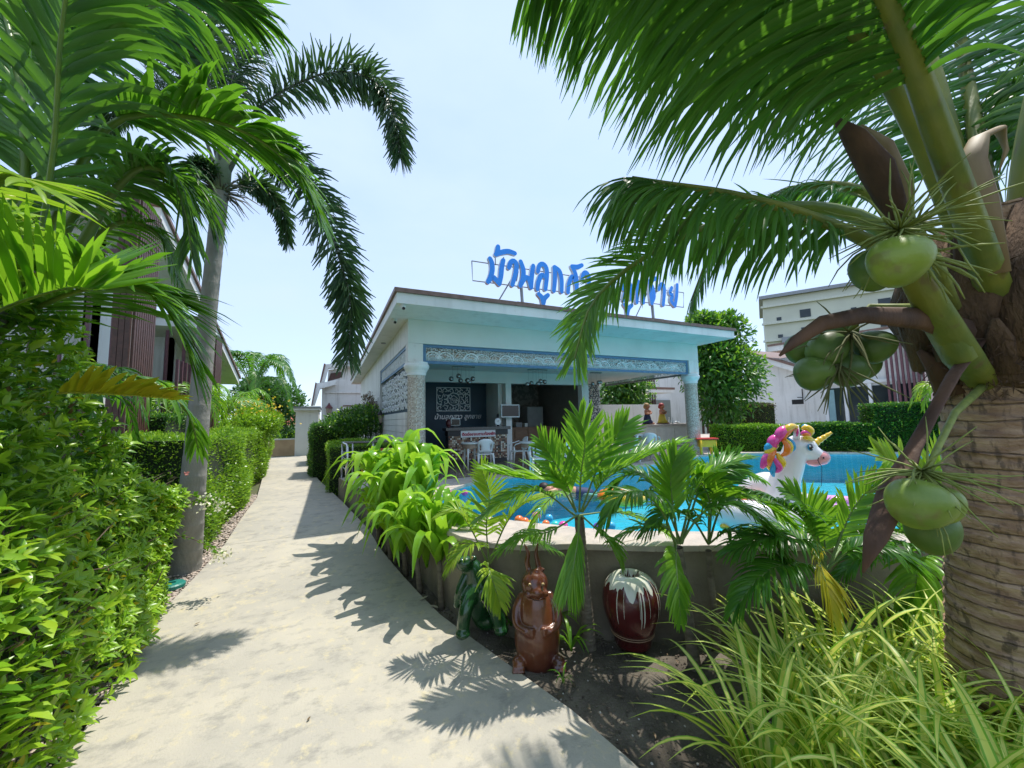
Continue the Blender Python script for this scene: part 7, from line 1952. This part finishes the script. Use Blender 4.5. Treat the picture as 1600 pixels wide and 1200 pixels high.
# ------------------------------------------------------------------ figurines on the outdoor counter
M_terra = mat('terracotta_skin', (.50, .20, .10), (.42, .15, .07), rough=.45, scale=12, coat=.2)
def fig(px_, label, hairm, clothm, kneel, bowl):
    b_ = np.array([px_[0], px_[1], OZ + .002]); t = thing('child_figurine', label, 'figurine', b_)
    q = lambda u, w_, z: loc(b_, u, w_, z)
    pr = [('e', q(.02, 0, .62), (.085, .085, .095)), ('t', [q(0, 0, .46), q(.01, 0, .56)], [.05, .04]), ('t', [q(0, 0, .28), q(0, 0, .45)], [.085, .09]), ('e', q(.10, -.01, .615), (.022, .02, .018)),
          ('t', [q(-.07, -.04, .47), q(-.05, -.12, .38), q(.07, -.13, .37)], [.038, .032, .026]), ('t', [q(.07, -.03, .47), q(.12, -.08, .40), q(.06, -.13, .36)], [.038, .030, .024]),
          ('t', [q(-.07, 0, .12), q(-.12, .02, .04), q(.02, -.06, .03)], [.05, .04, .032]), ('t', [q(.08, 0, .12), q(.13, -.04, .04), q(.20, -.05, .03)], [.05, .04, .032])]
    for k in range(4): pr.append(('t', [q(.06, -.13, .385 - k * .012), q(.095, -.15, .380 - k * .012)], [.009, .008]))
    blob('body', pr, M_terra, t, .013, 3)
    blob('hair', [('e', q(.0, .012, .66), (.095, .095, .085)), ('e', q(-.05, .03, .61), (.05, .07, .08))], hairm, t, .013, 3)
    blob('shorts', [('t', [q(0, 0, .10), q(0, 0, .22), q(0, 0, .30)], [.14, .12, .098]), ('t', [q(-.05, 0, .12), q(-.10, -.02, .06)], [.09, .07]), ('t', [q(.05, 0, .12), q(.11, -.03, .07)], [.09, .07])], clothm, t, .015, 3)
    for u in (.045, .085): B().ball(q(u, -.078 + .02 * (u > .06), .635), .008, 8, 6).build('eye', M_black, t, smooth=True)
    B().tube([q(.045, -.083, .585), q(.065, -.086, .58), q(.085, -.075, .588)], .004, 5).build('mouth', mat('dark_groove', (.03, .01, .008)), t)
    box_ = B().lathe([(.20, 0), (.21, .01), (.20, .03)], tuple(b_), 20).build('plinth', M_brownslat, t)
    if bowl: B().lathe([(.05, .36), (.095, .42), (.10, .45), (.085, .45), (.05, .40)], loc(b_, .03, -.14, 0), 16).build('bowl', M_wood, t, smooth=True)
fig((9.957,10.200,1.454), 'left figurine of a bare-chested child in dark blue shorts on the outdoor counter', mat('sandy_hair', (.42, .25, .10), rough=.6), mat('navy_cloth', (.02, .025, .08), rough=.6), True, False)
fig((10.645,10.200,1.459), 'right figurine of a child with red cap and yellow skirt holding a brown bowl', mat('red_cap', (.40, .04, .035), rough=.5), mat('yellow_cloth', (.55, .42, .04), rough=.6), False, True)
for i, p in enumerate(((10.984,10.200,1.451), (11.140,10.200,1.447))):
    tag(B().lathe([(.04, 0), (.045, .05), (.03, .14), (.012, .18), (.025, .21), (.004, .24)], (p[0], p[1], OZ + .002), 12).build('white_ornament', M_plastic, None, smooth=True), ['small white bottle shaped ornament next to the red capped figurine', 'second small white ornament towards the end of the counter'][i], 'ornament')
p = (11.328,10.200,1.419); sk = tag(B().tube([(p[0] - .12, p[1], OZ + .03), (p[0], p[1], OZ + .06), (p[0] + .14, p[1], OZ + .02), (p[0] + .22, p[1], OZ - .02)], [.02, .035, .045, .02], 10).build('white_driftwood', M_plastic, None, smooth=True), 'bent white bird shaped ornament at the counter end', 'ornament')

# ------------------------------------------------------------------ small garden details
gcap = thing('green_valve_cover', 'flat teal plastic valve cover in the pebbles at the foot of the grey palm', 'valve cover', (-1.448,5.294,0.103))
c_ = (-1.448,5.294,0.103)
B().lathe([(.115, 0), (.115, .03), (.10, .042), (.0, .046)], (c_[0], c_[1], c_[2] - .01), 24).build('lid', mat('teal_plastic', (.02, .22, .17), rough=.45), gcap, smooth=False)
B().box(c_[0] - .035, c_[0] + .035, c_[1] - .012, c_[1] + .012, c_[2] + .036, c_[2] + .05).build('handle', mat('teal_plastic', (.02, .22, .17)), gcap)
# pebble strip between the left hedge and the path
pv = B()
ico = [(0, 0, 1), (.89, 0, .45), (.28, .85, .45), (-.72, .53, .45), (-.72, -.53, .45), (.28, -.85, .45), (.72, .53, -.45), (-.28, .85, -.45), (-.89, 0, -.45), (-.28, -.85, -.45), (.72, -.53, -.45), (0, 0, -1)]
icf = [(0, 1, 2), (0, 2, 3), (0, 3, 4), (0, 4, 5), (0, 5, 1), (1, 6, 2), (2, 7, 3), (3, 8, 4), (4, 9, 5), (5, 10, 1), (6, 7, 2), (7, 8, 3), (8, 9, 4), (9, 10, 5), (10, 6, 1), (11, 7, 6), (11, 8, 7), (11, 9, 8), (11, 10, 9), (11, 6, 10)]
def scatter(name, n_, fn, smin, smax, m, label, parent=None):
    I = np.array(ico); Fi = np.array(icf); P = np.array([fn() for _ in range(n_)])
    S = rng.uniform(smin, smax, (n_, 1, 1)) * rng.uniform(.6, 1.2, (n_, 1, 3)) * np.array([1, 1, .6])
    V = (I[None] * S + P[:, None]).reshape(-1, 3); F = (Fi[None] + (np.arange(n_) * 12)[:, None, None]).reshape(-1, 3)
    o_ = np_mesh(name, V, F, m, parent, v=np.repeat(rng.random(n_), 12)); tag(o_, label, None, kind='stuff'); return o_
M_peb = mat('pebble', (.62, .50, .40), (.30, .26, .23), rough=.7, attr=True)
def fp():
    y = rng.uniform(2.2, 9.5); x = at_y(pathL, y) - .015 - abs(rng.normal(0, .14)); return (x, y, gz(y) - .02 + rng.uniform(-.01, .012))
scatter('pebbles', 3600, fp, .008, .026, M_peb, 'pale rounded pebbles between the left hedge and the path')
def fs_():
    y = rng.uniform(-.5, 5.2); x = at_y(pathR, y) + .02 + rng.random() ** 1.2 * 1.6; return (x, y, gz(y) - .025 + rng.uniform(-.01, .012))
scatter('soil_crumbs', 4200, fs_, .003, .011, mat('soil_crumb', (.16, .13, .10), (.07, .055, .04), rough=.95, attr=True), 'crumbs of soil over the garden bed')
scatter('white_chips', 170, fs_, .004, .010, mat('shell_chip', (.55, .52, .47), (.35, .32, .28), rough=.6, attr=True), 'scattered pale stone chips on the dark garden soil')
n_ = 420; P = np.array([fs_() for _ in range(n_)]) + np.array([0, 0, .012])
o_ = leaf_cloud('leaf_litter', P, rng.normal(0, 1, (n_, 3)) * np.array([1, 1, .12]), np.tile([0, 0, 1.0], (n_, 1)) + rng.normal(0, .25, (n_, 3)), rng.uniform(.015, .06, n_), rng.uniform(.004, .018, n_), leafm('litter', (.20, .14, .08), (.09, .06, .035), .1)); tag(o_, 'dry leaf litter on the soil of the bed', None, kind='stuff')
# a few fallen leaves and a twig on the concrete
def fallen(c, L_, m, label, a=0.0):
    c = np.array(c) + np.array([0, 0, .014])
    o_ = leaf_cloud('fallen_leaf', c[None], np.array([[math.cos(a), math.sin(a), .05]]), np.array([[0, 0.1, 1.0]]), L_, L_ * .5, m, None, bend=-.1, orig=tuple(c)); tag(o_, label, 'leaf')
fallen((-1.025,4.361,0.028), .045, L_brown, 'small orange-brown leaf lying on the path near the valve cover', .4)
fallen((0.951,3.730,0.002), .09, leafm('pale_litter', (.5, .45, .35), (.42, .36, .26), .1), 'pale dried leaf on the soil edge below the strap-leaved plants', 2.4)
fallen((0.820,3.955,0.008), .10, leafm('pale_litter', (.5, .45, .35), (.42, .36, .26), .1), 'long pale dried leaf beside the thin plant stem', .2)
fallen((-0.085,2.736,0.000), .03, L_brown, 'tiny dry leaf lying alone on the lower path', 1.0)
tag(B().tube([(-0.771,3.232,0.000), (-0.730,3.286,0.000), (-0.642,3.314,-0.000)], [.0015, .002, .001], 4).build('fallen_twig', M_twig), 'thin dark twig lying on the path', 'twig')
# flowering sprays leaning out by the grey palm
def spray(label, pts, tip_c, nfl):
    t = thing('flowering_branch', label, 'branch', pts[0])
    B().tube(catmull(pts, 10), [.006 - .0004 * k for k in range(10)], 5).build('stem', M_twig, t, smooth=True)
    c = np.array(tip_c); P = c + rng.normal(0, 1, (nfl, 3)) * np.array([.05, .05, .035])
    leaf_cloud('petals', P, rng.normal(0, 1, (nfl, 3)), rng.normal(0, 1, (nfl, 3)), rng.uniform(.02, .032, nfl), .024, leafm('cream_petal', (.80, .76, .45), (.85, .84, .66), .3), t, kind='stuff')
    k = 34; C_ = catmull(pts, 20)[rng.integers(8, 20, k)]
    leaf_cloud('leaves', C_, rng.normal(0, 1, (k, 3)) + np.array([.3, 0, 0]), np.tile([0, 0, 1.0], (k, 1)) + rng.normal(0, .4, (k, 3)), rng.uniform(.04, .06, k), .035, L_hedge, t, kind='stuff')
spray('upper spray of cream blossoms leaning across the grey palm trunk', [(-1.5, 4.9, .55), (-1.604,5.057,0.918), (-1.299,5.011,1.049), (-1.123,4.933,1.000)], (-1.105,4.903,0.997), 60)
spray('second cream blossom cluster to the right of the upper spray', [(-1.45, 4.9, .5), (-1.337,4.988,0.901), (-1.123,4.931,1.025), (-0.994,4.878,0.945)], (-0.983,4.849,0.956), 50)
spray('lowest cream blossoms hanging over the path edge beside the palm foot', [(-1.5, 4.8, .35), (-1.371,4.973,0.663), (-1.100,4.909,0.578), (-0.954,4.852,0.461)], (-0.949,4.827,0.468), 90)
pk = (-1.303,4.991,1.273)
tag(leaf_cloud('pink_blossom', np.array(pk) + rng.normal(0, .004, (10, 3)), rng.normal(0, 1, (10, 3)), rng.normal(0, 1, (10, 3)), .03, .024, leafm('pink_petal', (.65, .12, .10), (.75, .4, .35), .3)), 'small pink-red blossom against the grey palm trunk', 'flower')
# low weeds at the foot of the statue
def weed(label, base, n_, L_, m):
    t = thing('low_weed', label, 'plant', base)
    for k in range(n_):
        a = k * 2.4 + rng.normal(0, .3); ll = L_ * rng.uniform(.6, 1.1)
        V, F, _ = strap([base, (base[0] + ll * .3 * math.cos(a), base[1] + ll * .3 * math.sin(a), base[2] + ll * .6), (base[0] + ll * .75 * math.cos(a), base[1] + ll * .75 * math.sin(a), base[2] + ll * .75), (base[0] + ll * 1.15 * math.cos(a), base[1] + ll * 1.15 * math.sin(a), base[2] + ll * .55)], ll * .11, 2, 5)
        np_mesh('leaf', V, F, m, t, v=np.full(len(V), rng.random()))
weed('tuft of green weed just right of the brown statue foot', (1.434,2.347,0.000), 9, .10, L_palm)
weed('leafy green weed between the statue and the thin palm trunk', (1.681,2.618,0.000), 12, .22, L_palm)
weed('broad-leaved weed behind the left side of the brown statue', (1.408,3.089,0.000), 12, .20, L_palmdark)
weed('strappy green weed arching beside the statue shoulder', (1.714,2.930,0.000), 10, .26, L_palm)
